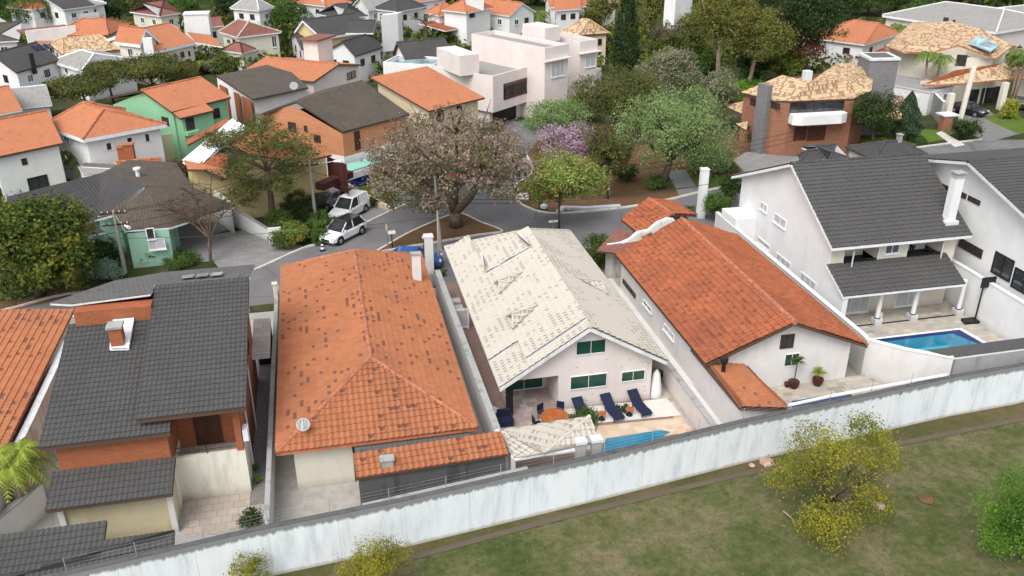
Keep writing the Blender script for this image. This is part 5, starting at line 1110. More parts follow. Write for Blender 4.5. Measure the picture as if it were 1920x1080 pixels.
a, b = U(717, 82, 4.2), U(748, 78, 4.2); mb = MB(); a.z = b.z = 3; mb.obox(a, b - a, V(.8, 1.5, 0), V(0, 0, 5.2)); mb.build('tower', 'white', h)
a, b = U(655, 140, 0), U(740, 128, 0); mb = MB(); mb.obox(a, b - a, V(.5, 1.2, 0), V(0, 0, 3.6)); mb.build('front_wall', 'white', h)
n_ = V((b - a).y, -(b - a).x, 0)
for i in range(4): win_px(h, a, n_, (666 + i * 9, 112 + i * 2, 671 + i * 9, 119 + i * 2), 'd')
mb = MB(); c = U(742, 128, 0); mb.tube([c, c + V(0, 0, 5.0)], .28, 8); tag(mb.build('downspout_post', 'yellowp', origin=tuple(c)), 'bright yellow post beside the white house with dark roofs', 'post')
block(h, 4.4, 0, (812, 122), (838, 108), (735, 108), par=.2, rm='glassblue', wm='white')
h = hs_('white house with orange hip roofs near the top, left of the round dark tree', (830, 50))
wing(h, 4.6, 6.2, (822, 29), (868, 24), (772, 28), 'hipu', ov=.4, wm='white', wins=[('ab', 840, 33, 848, 38, 'd')])
wing(h, 5.6, 7.2, (875, 24), (925, 14), (868, 14), 'hipu', ov=.4, wm='white', wins=[('ab', 880, 26, 890, 32, 'd')])
wing(h, 2.8, 3.4, (835, 58), (900, 46), (828, 42), 'shed', ov=.4, wm=None, rm='tile_orange_old'); chimney(h, 888, 12, 6, 3, 2.5, 'white')
h = hs_('orange roofed house with a white gable near the top, right of the round tree', (975, 25))
wing(h, 4.4, 6.2, (955, 30), (1005, 22), (930, 12), 'gv', ov=.3, wm='white'); wing(h, 4.4, 6.0, (1030, 14), (1100, 12), (1020, 2), 'gu', ov=.3, wm='white')
h = hs_('straw coloured tiled roof behind the pale modern house', (1100, 60)); wing(h, 4.8, 6.8, (1085, 66), (1143, 62), (1052, 60), 'hipv', (1118, 40), (1100, 36), .3, 'beige', 'far_tan', 'fasciad', rmat='ridge_tan')
h = hs_('tall plain white building at the top beside the dark cypress', (1260, 40)); block(h, 10, 0, (1268, -12), (1300, -18), (1225, -10), par=.4, wm='white')
# right side
h = hs_('red brick house with straw tiled roof, grey stone chimney and white curved balcony', (1500, 230))
rp(h, [[(1389, 173, 5.8), (1452, 189, 5.8), (1484, 190, 5.8), (1520, 153, 7.4), (1467, 141, 7.4)], [(1484, 190, 5.8), (1600, 185, 5.8), (1634, 170, 5.8), (1590, 150, 7.0), (1520, 153, 7.4)], [(1634, 170, 5.8), (1590, 150, 7.0), (1628, 118, 7.4), (1640, 125, 7.0)], [(1590, 150, 7.0), (1628, 118, 7.4), (1570, 118, 6.8), (1520, 153, 7.0)], [(1389, 173, 5.8), (1467, 141, 7.4), (1500, 146, 6.4), (1520, 153, 7.4)]], 'far_tan', fas='fasciad')
ft = [U(1395, 178, 5.5), U(1452, 194, 5.5), U(1482, 196, 5.5), U(1602, 190, 5.5), U(1628, 172, 5.5), U(1610, 130, 5.5), U(1450, 150, 5.5)]
walls(h, ft, 5.6, 'brick3')
n_ = V((ft[3] - ft[2]).y, -(ft[3] - ft[2]).x, 0)
win_px(h, ft[2], n_, (1482, 191, 1527, 214), 'd'); win_px(h, ft[2], n_, (1529, 190, 1580, 210), 'd'); win_px(h, ft[2], n_, (1490, 238, 1510, 262), 'door', 'door'); win_px(h, ft[2], n_, (1516, 238, 1545, 262), 'door', 'door')
mb = MB(); a = hit(1478, 226, ft[2], n_.normalized()); b = hit(1578, 224, ft[2], n_.normalized()); b.z = a.z; nn = n_.normalized(); u_ = (b - a).normalized(); L = (b - a).length
pts = [a, a + nn * .9, a + nn * 1.3 + u_ * .8, b + nn * 1.3 - u_ * .8, b + nn * .9, b]; mb.prism(pts, a.z - .25, a.z + .75); mb.build('balcony', 'white', h)
n2 = V((ft[1] - ft[0]).y, -(ft[1] - ft[0]).x, 0)
for q in ((1408, 184, 1421, 200), (1447, 190, 1462, 206)): win_px(h, ft[0], n2, q, 'd')
a = hit(1419, 240, ft[0], n2.normalized()); a.z = 0; mb = MB(); u_ = (ft[1] - ft[0]); u_.z = 0; u_.normalize(); mb.obox(a, u_ * 1.5, n2.normalized() * .6, V(0, 0, 7.3)); mb.build('chimney', 'greyblock', h)
a = U(1622, 172, 5); mb = MB(); u_ = V(.98, -.1, 0); v_ = V(.2, .98, 0); mb.obox(xy(a, 0), u_ * 3.4, v_ * 3.4, V(0, 0, 8.4)); o = mb.build('water_tower', 'greyblock', h); mb = MB(); mb.obox(xy(a, 8.4) - V(.1, .1, 0), u_ * 3.6, v_ * 3.6, V(0, 0, .25)); mb.build('rim', 'fascia', o); mb = MB(); mb.obox(xy(a, 8.66) + (u_ + v_) * .4, u_ * 2.6, v_ * 2.6, V(0, 0, .02)); mb.build('water', 'sheet', o)
rp(h, [[(1352, 196, 3.2), (1395, 215, 3.2), (1395, 190, 4), (1362, 186, 4)]], 'far_tan', fas='fasciad'); rp(h, [[(1380, 232, 3.0), (1400, 245, 3.0), (1402, 228, 3.4)]], 'far_tan', fas='fasciad')
rp(h, [[(1605, 232, 3.0), (1690, 222, 3.0), (1695, 180, 3.8), (1640, 176, 3.8)]], 'far_tan', fas='fasciad')
mb = MB(); c = U(1512, 150, 7.0); mb.box((c.x - .4, c.y - .4, 6.3), (c.x + .4, c.y + .4, 8.0)); mb.build('chimney', 'fascia', h)
h = hs_('big white house with rustic straw and rust tiled roofs and a glass skylight, upper right', (1780, 170))
rp(h, [[(1660, 86, 6.2), (1694, 99, 6.0), (1750, 97, 6.0), (1798, 85, 7.0), (1836, 52, 8.2), (1782, 40, 8.4), (1711, 42, 7.6)], [(1798, 85, 7.0), (1868, 110, 6.0), (1899, 86, 6.6), (1836, 52, 8.2)]], 'far_tan', fas='fasciao')
ft = [U(1668, 88, 6.0), U(1750, 104, 5.6), U(1862, 112, 5.6), U(1890, 85, 5.8), U(1820, 55, 6), U(1715, 52, 6)]
walls(h, ft, 5.7, 'cream'); 
n_ = V((ft[2] - ft[1]).y, -(ft[2] - ft[1]).x, 0); win_px(h, ft[1], n_, (1795, 102, 1810, 124), 'd')
mb = MB(); q = [U(1816, 81, 7.25), U(1857, 97, 6.8), U(1875, 84, 7.2), U(1835, 66, 8.0)]; mb.poly(q); mb.poly([p - V(0, 0, .1) for p in q][::-1]); mb.build('skylight', 'glassblue', h)
rp(h, [[(1728, 160, 3.6), (1790, 158, 3.6), (1893, 148, 3.6), (1900, 130, 4.4), (1885, 118, 5.0), (1790, 132, 5.0)]], 'far_tan', fas='fasciao')
rp(h, [[(1893, 146, 3.6), (1960, 150, 3.6), (1960, 128, 4.6), (1900, 125, 4.6)]], 'far_tan', fas='fasciao')
ft = [U(1750, 160, 3.4), U(1888, 152, 3.4), U(1885, 122, 3.4), U(1770, 132, 3.4)]; ctr = (ft[0] + ft[2]) / 2; ft2 = [p + V(0, 2.5, 0) if i < 2 else p for i, p in enumerate(ft)]
walls(h, ft2, 3.4, 'cream')
n_ = V((ft2[1] - ft2[0]).y, -(ft2[1] - ft2[0]).x, 0)
for q in ((1818, 168, 1828, 205), (1842, 165, 1858, 196), (1866, 162, 1876, 192)): win_px(h, ft2[0], n_, q, 'd')
for px, py in ((1773, 228), (1874, 205), (1905, 190)): mb = MB(); c = U(px, py, 0); mb.box((c.x - .35, c.y - .3, 0), (c.x + .35, c.y + .3, 3.4)); mb.build('column', 'cream', h)
a, b = U(1905, 190, 0), U(1960, 195, 0); mb = MB(); mb.add([a, b, b + V(0, 0, 3.3), a + V(0, 0, 3.3)], [(0, 1, 2, 3)]); mb.build('wall', 'cream', h)
mb = MB(); c = U(1801, 222, 0); mb.tube([c, c + V(.3, 0, 6.2)], [.32, .32], 10); tag(mb.build('pillar', 'cream', origin=(c.x, c.y, 0)), 'tall cream water pillar in front of the rustic tiled house, upper right', 'pillar')
wall_run('yard_wall', 'blue grey side wall below the rustic tiled house', [tuple(U(1712, 178, 0)[:2]), tuple(U(1762, 232, 0)[:2])], 2.6, .25, 'greywall', 'fascia')
wing(h, 3.0, 3.2, (1745, 172), (1790, 160), (1672, 142), 'flat', wm='white', rm='far_grey', ov=.1)
h = hs_('brick and cream gate pier beside the grey drive, upper right', (1770, 240)); h['category'] = 'gate pier'; c = U(1770, 244, 0); mb = MB(); mb.box((c.x - .6, c.y - .4, 0), (c.x + .6, c.y + .4, 1.7)); mb.build('pier', 'brick3', h); mb = MB(); mb.box((c.x - .7, c.y - .5, 1.7), (c.x + 1.3, c.y + 1.2, 1.85)); mb.build('cap', 'fascia', h)
h.name = 'gate_pier'
h = hs_('house with orange hip roof and white gable behind the palms, upper right', (1600, 80)); wing(h, 4.8, 6.6, (1622, 84), (1690, 62), (1558, 62), 'hipv', (1660, 48), (1665, 28), .4, 'white', 'far_orange', 'fasciaw'); wing(h, 3, 3.8, (1590, 106), (1668, 98), (1560, 80), 'shed', ov=.4, wm='cream', rm='tile_orange_old')
h = hs_('long pinkish house with wide grey roof and white eave at the upper right corner', (1830, 40)); wing(h, 5.6, 7.2, (1868, 60), (1990, 40), (1744, 16), 'hipv', (1880, 18), (1800, -20), .5, 'modern', 'far_grey', 'fasciaw', th=.35, wins=[('da', 1770, 32, 1778, 41, 'd'), ('da', 1787, 37, 1791, 43, 'd')])
wing(h, 6.0, 7.0, (1920, 35), (2000, 30), (1865, 16), 'hipv', ov=.4, wm='modern', rm='far_grey'); mb = MB(); c = U(1874, 60, 2.4); mb.tube([c, c + V(0, 0, 3.4)], .25, 8); mb.build('column', 'white', h)
# low dark roofs behind the near right house
h = hs_('small dark hip roofed gate shelter behind the slate grey roof', (1690, 290)); wing(h, 2.9, 3.9, (1640, 300), (1740, 290), (1632, 284), 'hipu', (1685, 264), (1688, 263), .3, 'white2', 'far_dark', 'fasciad'); chimney(h, 1685, 266, 3.8, .4, .7, 'greywall')
h = hs_('two tiny grey tiled gate roofs behind the white slate roofed house', (1520, 300)); wing(h, 2.6, 3.3, (1500, 302), (1548, 298), (1495, 292), 'hipu', ov=.3, wm='white2', rm='far_dark'); wing(h, 2.6, 3.3, (1555, 300), (1592, 296), (1550, 288), 'hipu', ov=.3, wm='white2', rm='far_dark')
# far houses along the top
for i, (lb, a, b, d, rm, wm, st) in enumerate([
 ('pale roofed low house at the top left behind the green tree', (150, 12), (200, 6), (150, -4), 'far_grey', 'white', 'hipu'),
 ('small cream house with red roof between trees above the twin gables', (300, 30), (340, 24), (285, 16), 'far_red', 'cream', 'hipu'),
 ('orange roofed house at the top edge left of the far tower house', (610, 12), (660, 4), (600, -4), 'far_orange', 'white', 'hipu'),
 ('low dark roofed house below the far tower house', (640, 36), (690, 30), (640, 20), 'far_dark', 'white', 'hipu'),
 ('orange gable roof at the top edge above the orange hip roofs', (780, 4), (840, -4), (770, -14), 'far_orange', 'white', 'gu'),
 ('cream house with orange roof at the far top right of centre', (1110, 8), (1160, 2), (1100, -8), 'far_orange', 'cream', 'hipu'),
 ('far orange roof at the very top left, beyond the trees', (60, 18), (125, 8), (75, 4), 'far_orange', 'white', 'hipu'),
 ('far dark grey gable with white edges at the top left', (118, 18), (180, 10), (130, -2), 'far_dark', 'white', 'gu'),
 ('far white flat house with teal side wall at the top left', (150, 34), (186, 30), (150, 26), 'far_grey', 'mint', 'flat'),
 ('far white house with grey gable near the top, between the green trees', (486, 20), (515, 14), (470, 8), 'far_grey', 'white', 'hipv'),
 ('far white tower house with grey sheet roofs at the top centre', (690, 20), (735, 12), (660, 10), 'far_grey', 'white', 'gu'),
 ('far white house with dark hip roof at the top centre', (745, 22), (800, 12), (730, 12), 'far_dark', 'white', 'hipu'),
 ('far orange roof behind the stepped white gable', (900, 4), (960, -2), (890, -6), 'far_orange', 'white', 'hipu'),
 ('far white wing with orange roof behind the bushes, right of top centre', (1040, 20), (1090, 16), (1036, 8), 'far_orange', 'white', 'gu'),
 ('straw coloured roof cut by the left edge near the top', (-10, 60), (32, 52), (-20, 42), 'far_tan', 'cream', 'hipu'),
 ('dark roofed low house at the left edge near the top', (-30, 80), (36, 76), (-40, 58), 'far_brown', 'white2', 'hipu'),
 ]):
    h = hs_(lb, a); wing(h, 4.4, 6.2 if st != 'flat' else 4.4, a, b, d, st, ov=.4, wm=wm, rm=rm)

# ================================================================== TREES AND PLANTS
LEAFQ = {}
def leafcards(mb, pts, size, up=.35, flat=1.0):
    """many small folded leaf clumps, each its own island"""
    vs = []; fs = []
    for p, nr in pts:
        s = size * rnd.uniform(.6, 1.35)
        d = Vector((rnd.gauss(0, 1), rnd.gauss(0, 1), rnd.gauss(0, 1))) * .75 + nr + V(0, 0, up); d.normalize()
        a = d.cross(Vector((rnd.gauss(0, 1), rnd.gauss(0, 1), rnd.gauss(0, 1))))
        if a.length < 1e-3: continue
        a.normalize(); b = d.cross(a); a = a * s; b = b * s * rnd.uniform(.45, .8); k = d * s * .25; i = len(vs)
        vs += [p - a, p - b * .9 + k, p + a, p + b + k]; fs.append((i, i + 1, i + 2)); fs.append((i, i + 2, i + 3))
    mb.add(vs, fs)
def lobes(c, rx, ry, rz, n, k, spread=.62):
    L = []
    for i in range(k):
        t = 2 * math.pi * (i * .618) + rnd.uniform(-.3, .3); u = rnd.uniform(-.7, .95); r = math.sqrt(max(0, 1 - u * u)) * spread * rnd.uniform(.75, 1.1)
        L.append((Vector((c[0] + rx * r * math.cos(t), c[1] + ry * r * math.sin(t), c[2] + rz * spread * u)), rnd.uniform(.33, .52)))
    return L
KM = {}
def fol(name, *a, **k):
    KM[name] = foliage(name, *a, **k); M[name] = KM[name]
fol('leaf_dark', (0.030, 0.054, 0.016, 1), (0.061, 0.101, 0.027, 1), (0.027, 0.047, 0.019, 1))
fol('leaf_green', (0.061, 0.115, 0.024, 1), (0.115, 0.189, 0.041, 1), (0.054, 0.095, 0.027, 1))
fol('leaf_bright', (.09, .2, .02, 1), (.16, .3, .035, 1), (.05, .11, .02, 1))
fol('leaf_olive', (0.081, 0.095, 0.024, 1), (0.155, 0.155, 0.047, 1), (0.061, 0.081, 0.027, 1))
fol('leaf_willow', (0.162, 0.243, 0.081, 1), (0.257, 0.338, 0.135, 1), (0.135, 0.203, 0.074, 1))
fol('leaf_greygreen', (0.135, 0.176, 0.081, 1), (0.216, 0.243, 0.135, 1), (0.270, 0.230, 0.162, 1))
fol('leaf_yellow', (0.405, 0.365, 0.041, 1), (0.257, 0.297, 0.041, 1), (0.162, 0.270, 0.041, 1))
fol('leaf_gold', (.33, .28, .025, 1), (.19, .21, .025, 1), (.13, .16, .03, 1))
fol('leaf_euc', (0.095, 0.121, 0.030, 1), (0.169, 0.189, 0.047, 1), (0.203, 0.176, 0.041, 1))
fol('leaf_flower', (.33, .25, .2, 1), (.24, .175, .135, 1), (.13, .115, .06, 1), oscale=.35)
fol('leaf_pink', (.40, .26, .35, 1), (.55, .40, .49, 1), (.2, .15, .12, 1))
fol('leaf_broad', (0.135, 0.216, 0.041, 1), (0.230, 0.311, 0.068, 1), (0.270, 0.203, 0.054, 1))
fol('leaf_hedge', (0.041, 0.074, 0.016, 1), (0.095, 0.135, 0.027, 1), (0.189, 0.189, 0.030, 1), oscale=.6)
fol('leaf_palm', (0.095, 0.162, 0.034, 1), (0.176, 0.230, 0.054, 1)); fol('leaf_palmyellow', (0.297, 0.338, 0.041, 1), (0.162, 0.230, 0.041, 1))
fol('leaf_silver', (0.216, 0.324, 0.230, 1), (0.297, 0.405, 0.297, 1)); fol('leaf_red', (0.162, 0.068, 0.047, 1), (0.270, 0.121, 0.068, 1)); fol('leaf_blossom', (0.338, 0.392, 0.108, 1), (0.567, 0.567, 0.270, 1), (0.121, 0.189, 0.041, 1), oscale=1.2)
fol('leaf_pine', (0.041, 0.081, 0.041, 1), (0.074, 0.115, 0.054, 1))
def tree(label, base, box, leaf='leaf_green', dens=1.0, size=.2, trunk=.22, shape='round', cat='tree', name='tree', bark='bark', k=None, group=None, sizek=1.0, bottomcut=None, limbs=6, zb=0.0, second=None, open_=False):
    x0, y0, x1, y1 = box; b = U(base[0], base[1], zb); cx, cy = (x0 + x1) / 2, (y0 + y1) / 2
    c = PDist(cx, cy, b); depth = (c - CO).dot(CF); mpp = depth / FPX
    rx = (x1 - x0) / 2 * mpp; ap = (y1 - y0) / 2 * mpp; th = math.asin(min(.95, (CO.z - c.z) / (c - CO).length))
    ry = rx * .9; v2 = ap * ap - (ry * math.sin(th)) ** 2; rz = math.sqrt(max(v2, (ap * .55) ** 2)) / math.cos(th)
    if c.z - rz < zb + .1: c.z = max(c.z, zb + .1 + rz * .9)
    t = thing(name, label, cat, tuple(b), group); dist = (c - CO).length
    size = max(size * 1.0, mpp * 2.9) * sizek
    # trunk and limbs
    mb = MB(); H0 = max(c.z - rz * .35 - zb, .3); top = V(c.x, c.y, zb + H0); lean = top - b
    if trunk > 0:
        mb.tube([b, b + lean * .5 + V(rnd.uniform(-.1, .1), rnd.uniform(-.1, .1), 0), top], [trunk * 1.2, trunk * .9, trunk * .7], 8)
        for i in range(limbs):
            a = 2 * math.pi * i / max(1, limbs) + rnd.uniform(-.3, .3); s = b + lean * rnd.uniform(.55, .95); e = V(c.x + rx * .68 * math.cos(a), c.y + ry * .68 * math.sin(a), c.z + rz * rnd.uniform(-.2, .5))
            m = s.lerp(e, .5) + V(0, 0, rnd.uniform(-.2, .2) * rz); mb.tube([s, m, e], [trunk * .5, trunk * .32, trunk * .12], 6)
            for j in range(3 if dist < 110 else 0):
                e2 = e + V(rnd.uniform(-1, 1) * rx * .35, rnd.uniform(-1, 1) * ry * .35, rnd.uniform(-.1, .5) * rz); mb.tube([m, (m + e2) / 2 + V(0, 0, .1), e2], [trunk * .24, trunk * .15, trunk * .05], 5)
        mb.build('trunk', bark, t, smooth=True)
    # crown
    area = 4 * math.pi * ((rx * ry) ** 1.6 + (rx * rz) ** 1.6 + (ry * rz) ** 1.6) ** (1 / 1.6) / 3 ** (1 / 1.6)
    n = int(min(19000, max(500, area / (size * size * .5) * dens * 1.9))); pts = []
    if shape == 'cone':
        for i in range(n):
            h = rnd.random() ** 1.4; a = rnd.uniform(0, 6.283); r = rx * (1 - h) ** .75 * (rnd.uniform(.62, 1) + .12 * math.sin(a * 5 + h * 20))
            r *= min(1, .55 + h * 4); p = V(c.x + r * math.cos(a), c.y + r * math.sin(a), c.z - rz + 2 * rz * h); pts.append((p, V(math.cos(a), math.sin(a), .3)))
    else:
        k = k or (9 if shape == 'round' else 8); L = lobes(c, rx, ry, rz, n, k, .85 if open_ else .62)
        if open_: L = [(p, r * .6) for p, r in L]
        if shape == 'umbrella': n = int(n * 1.6); L = [(V(p.x, p.y, c.z + rz * rnd.uniform(-.1, .5)), r * 1.05) for p, r in L]
        L.append((c.copy(), .5 if open_ else .55)); 
        # twigs of clumps: two level scatter keeps gaps and light / dark clumps
        cl = []
        nc = max(14, int(n / (26 if dist < 120 else 12)))
        for i in range(nc):
            lc, lr = L[i % len(L)]; d = Vector((rnd.gauss(0, 1), rnd.gauss(0, 1), rnd.gauss(0, 1))).normalized()
            if shape == 'weep': d.z = d.z * .8
            q = V(lc.x + d.x * rx * lr, lc.y + d.y * ry * lr, lc.z + d.z * rz * lr * (.55 if shape == 'umbrella' else 1))
            cl.append((q, (q - c + V(0, 0, rz * .4)).normalized(), rnd.uniform(.12, .24) * max(rx, rz) ** .7 * 1.35))
        per = max(1, n // nc)
        for q, nn, cr in cl:
            for j in range(int(per * rnd.uniform(.5, 1.5))):
                d = Vector((rnd.gauss(0, .5), rnd.gauss(0, .5), rnd.gauss(0, .4 if shape != 'weep' else 1.1))) * cr
                if shape == 'weep' and d.z > 0: d.z *= .3
                pts.append((q + d, nn))
    pts = [(p, nn) for p, nn in pts if p.z > zb + .05]
    mb = MB(); leafcards(mb, pts, size * .5, .3); cr_ = mb.build('crown', leaf, t)
    if second:
        mb = MB(); q = [pt for pt in pts if rnd.random() < second[1] and (pt[0].z > c.z - rz * .2)]; q = [(p + nn * size * .5, nn) for p, nn in q]; leafcards(mb, q, size * .42, .5); mb.build('blossom', second[0], t)
    return t
def palm(label, base, topy, px_w, leaf='leaf_palm', n=16, trunk=.14, ntr=1, group=None, droop=1.0, zb=0):
    b = U(base[0], base[1], zb); tp = PDist(base[0], topy, b); mpp = (b - CO).dot(CF) / FPX; L = px_w / 2 * mpp * 1.15
    t = thing('palm_tree', label, 'palm tree', tuple(b), group); mb = MB(); lb_ = MB()
    for q in range(ntr):
        o = V(rnd.uniform(-1, 1), rnd.uniform(-1, 1), 0) * (L * .45 if ntr > 1 else 0); bb = b + o * .4; tt = V(b.x, b.y, max(tp.z, zb + .6)) + o + V(0, 0, rnd.uniform(-.5, .2) if ntr > 1 else 0)
        mb.tube([bb, bb.lerp(tt, .5) + V(.05, 0, 0), tt], [trunk * 1.25, trunk, trunk * .8], 8)
        for i in range(n):
            a = 2 * math.pi * i / n + rnd.uniform(-.2, .2); el = rnd.uniform(.15, 1.25); d = V(math.cos(a), math.sin(a), 0); pts = []; LL = L * rnd.uniform(.8, 1.1)
            for s in range(7):
                f = s / 6; pts.append(tt + d * LL * f * math.cos(el * .6) + V(0, 0, LL * (f * math.sin(el) - f * f * 1.05 * droop)))
            side = V(-d.y, d.x, 0)
            for s in range(6):
                for m_ in range(2):
                    p = pts[s].lerp(pts[s + 1], m_ / 2); dirn = (pts[s + 1] - pts[s]).normalized(); w_ = LL * .26 * math.sin(math.pi * min(.97, (s + m_ / 2 + .7) / 6.6)) ** .7
                    for sg in (-1, 1):
                        e = p + side * sg * w_ + dirn * w_ * .5 + V(0, 0, -w_ * .5); wd = dirn * LL * .045
                        lb_.add([p - wd, p + wd, e], [(0, 1, 2)])
            lb_.tube(pts, [.025, .02, .02, .015, .012, .01, .008], 3)
    mb.build('trunk', 'barkpale', t, smooth=True); lb_.build('frond', leaf, t); return t
def shrub(label, box, leaf='leaf_green', dens=1.0, size=.14, group=None, cat='shrub', k=6, trunk=.05, zb=0, sizek=1, base=None, second=None, shape='round'):
    x0, y0, x1, y1 = box; return tree(label, base or ((x0 + x1) / 2, y1 - (y1 - y0) * .12), box, leaf, dens, size, trunk, shape, cat, 'shrub' if cat == 'shrub' else cat.replace(' ', '_'), k=k, group=group, limbs=3, zb=zb, sizek=sizek, second=second)

# ---- the big tree on the island: forked trunk
def bigtree():
    b = U(855, 424, .1); t = thing('tree', 'large spreading tree with pinkish brown blossom on the triangular island', 'tree', tuple(b)); mb = MB()
    depth = (b - CO).dot(CF); mpp = depth / FPX
    def P(px, py, dz=0): return PDist(px, py, b + V(0, dz, 0)) + V(0, dz, 0)
    tips = [(740, 330, -1), (760, 270, 1.5), (800, 240, 3), (850, 220, 0), (900, 235, 2), (950, 270, -1), (975, 300, 2), (830, 310, -3), (900, 310, -3), (700, 290, 2)]
    f1, f2 = P(842, 370), P(880, 372)
    mb.tube([b, b + (P(853, 398) - b)], [.62, .5], 10); s = P(853, 398); mb.tube([s, f1, P(830, 330)], [.36, .3, .24], 8); mb.tube([s, f2, P(905, 330)], [.4, .32, .25], 8); mb.tube([s, P(858, 350, .8), P(862, 310, 1)], [.3, .26, .2], 8)
    for i, (x, y, dz) in enumerate(tips):
        r = P(830, 330) if x < 835 else (P(905, 330) if x > 880 else P(862, 310, 1)); e = P(x, y, dz); m = r.lerp(e, .5) + V(0, 0, .5); mb.tube([r, m, e], [.2, .13, .05], 6)
        for j in range(5): e2 = e + V(rnd.uniform(-2, 2), rnd.uniform(-2, 2), rnd.uniform(-1, 1.4)); mb.tube([m, (m + e2) / 2 + V(0, 0, .3), e2], [.09, .06, .02], 5)
    mb.build('trunk', 'bark', t, smooth=True)
    cl = []; lob = [(740, 290, 62, 45), (790, 255, 70, 50), (850, 245, 75, 52), (905, 262, 70, 50), (945, 285, 54, 36), (735, 330, 50, 35), (800, 310, 60, 50), (870, 300, 60, 50), (925, 318, 50, 34), (790, 350, 40, 26)]
    g = MB(); br = MB(); gp = []; bpn = []
    for (x, y, w_, h_) in lob:
        for dz in (-2.8, 0, 3.0):
            c = P(x, y, dz) + V(0, 0, -abs(dz) * .12); rx = w_ * mpp; rz = h_ * mpp * .8
            for i in range(44):
                d = Vector((rnd.gauss(0, 1), rnd.gauss(0, 1), rnd.gauss(0, 1))).normalized() * rnd.uniform(.55, 1.0); q = c + V(d.x * rx, d.y * rx * .8, d.z * rz); nn = (d + V(0, 0, .3)).normalized()
                for j in range(17):
                    o = Vector((rnd.gauss(0, .26), rnd.gauss(0, .26), rnd.gauss(0, .2)))
                    upf = d.z + .25 + o.z
                    (bpn if rnd.random() < .62 + .4 * max(-1, min(1, upf)) else gp).append((q + o, nn))
    leafcards(br, bpn, .125, .3); leafcards(g, gp, .12, .2); br.build('blossom', 'leaf_flower', t); g.build('crown', 'leaf_olive', t)
bigtree()
T = tree
T('round yellow green street tree with cream flower tufts at the rounded park corner', (1048, 428), (974, 288, 1128, 392), 'leaf_broad', 1.5, .2, .1, second=('leaf_blossom', .3), limbs=7)
T('pink blossoming tree between the large brown tree and the green willow', (1060, 335), (1000, 232, 1118, 302), 'leaf_pink', 1.2, .2, .12)
T('yellow green small tree in front of the pink blossoming tree', (1140, 372), (1090, 228, 1186, 330), 'leaf_olive', 1.0, .2, .12)
T('huge pale green weeping willow like tree in the park', (1240, 352), (1150, 158, 1390, 322), 'leaf_willow', 1.6, .2, .35, shape='weep', k=14, limbs=8)
T('dark olive tree right in front of the pale modern house', (1150, 262), (1075, 128, 1242, 245), 'leaf_olive', 1.5, .22, .25, k=12)
T('feathery mid green tree below the pale modern house', (1035, 290), (975, 186, 1110, 252), 'leaf_willow', 1.0, .2, .12)
T('pale grey green tree above the willow', (1262, 210), (1198, 92, 1325, 168), 'leaf_greygreen', 1.3, .25, .2)
T('grey tree with bare twigs beside the willow top', (1345, 250), (1310, 130, 1385, 200), 'leaf_greygreen', 1.0, .25, .1)
T('tall black green cypress tree right of the pale modern house', (1180, 165), (1146, -60, 1206, 128), 'leaf_dark', 1.9, .25, .3, 'cone')
T('tall cypress at the top beside the plain white building', (1300, 60), (1282, -50, 1325, 35), 'leaf_dark', 1.4, .3, .2, 'cone')
T('large eucalyptus with pale forked trunks, top right of centre', (1345, 175), (1285, -35, 1420, 85), 'leaf_euc', 1.3, .26, .35, bark='barkpale', k=12)
T('broad eucalyptus crown leaning right, beside the dark evergreen', (1400, 175), (1360, 10, 1490, 115), 'leaf_euc', 1.2, .26, .3, bark='barkpale', k=10)
T('big dark evergreen behind the red brick house', (1500, 165), (1440, -25, 1570, 120), 'leaf_dark', 1.5, .28, .3, k=12)
T('small rusty leaved tree in front of the dark evergreen', (1510, 165), (1482, 62, 1548, 125), 'leaf_red', 1.0, .25, .1)
T('dark green conifer like tree right of the red brick house', (1703, 262), (1668, 172, 1738, 252), 'leaf_pine', 1.6, .2, .12, 'cone')
T('spreading dark green tree before the red brick house', (1635, 290), (1590, 168, 1690, 252), 'leaf_dark', 1.1, .2, .14)
T('umbrella shaped olive tree on the left, lower of the pair', (170, 215), (88, 135, 215, 192), 'leaf_olive', 1.5, .24, .16, 'umbrella', k=10)
T('umbrella shaped olive tree over the white hip roofed house, wide crown', (292, 195), (212, 106, 352, 158), 'leaf_olive', 1.5, .24, .16, 'umbrella', k=10)
T('small umbrella crown between the two wide olive trees', (215, 200), (160, 112, 232, 150), 'leaf_olive', 1.3, .24, .14, 'umbrella')
T('left one of two slim cypresses beside the dusky red roof', (533, 108), (521, 42, 545, 105), 'leaf_dark', 1.5, .25, .1, 'cone')
T('right one of two slim cypresses beside the dusky red roof', (553, 110), (541, 54, 566, 108), 'leaf_dark', 1.5, .25, .1, 'cone')
T('massive dense dark green tree with yellow tips at the left edge', (75, 555), (-40, 368, 180, 560), 'leaf_hedge', 2.6, .3, .35, k=16)
T('bushy green top at the left edge above the dark roof', (12, 380), (-30, 340, 55, 372), 'leaf_green', 1.2, .2, .1)
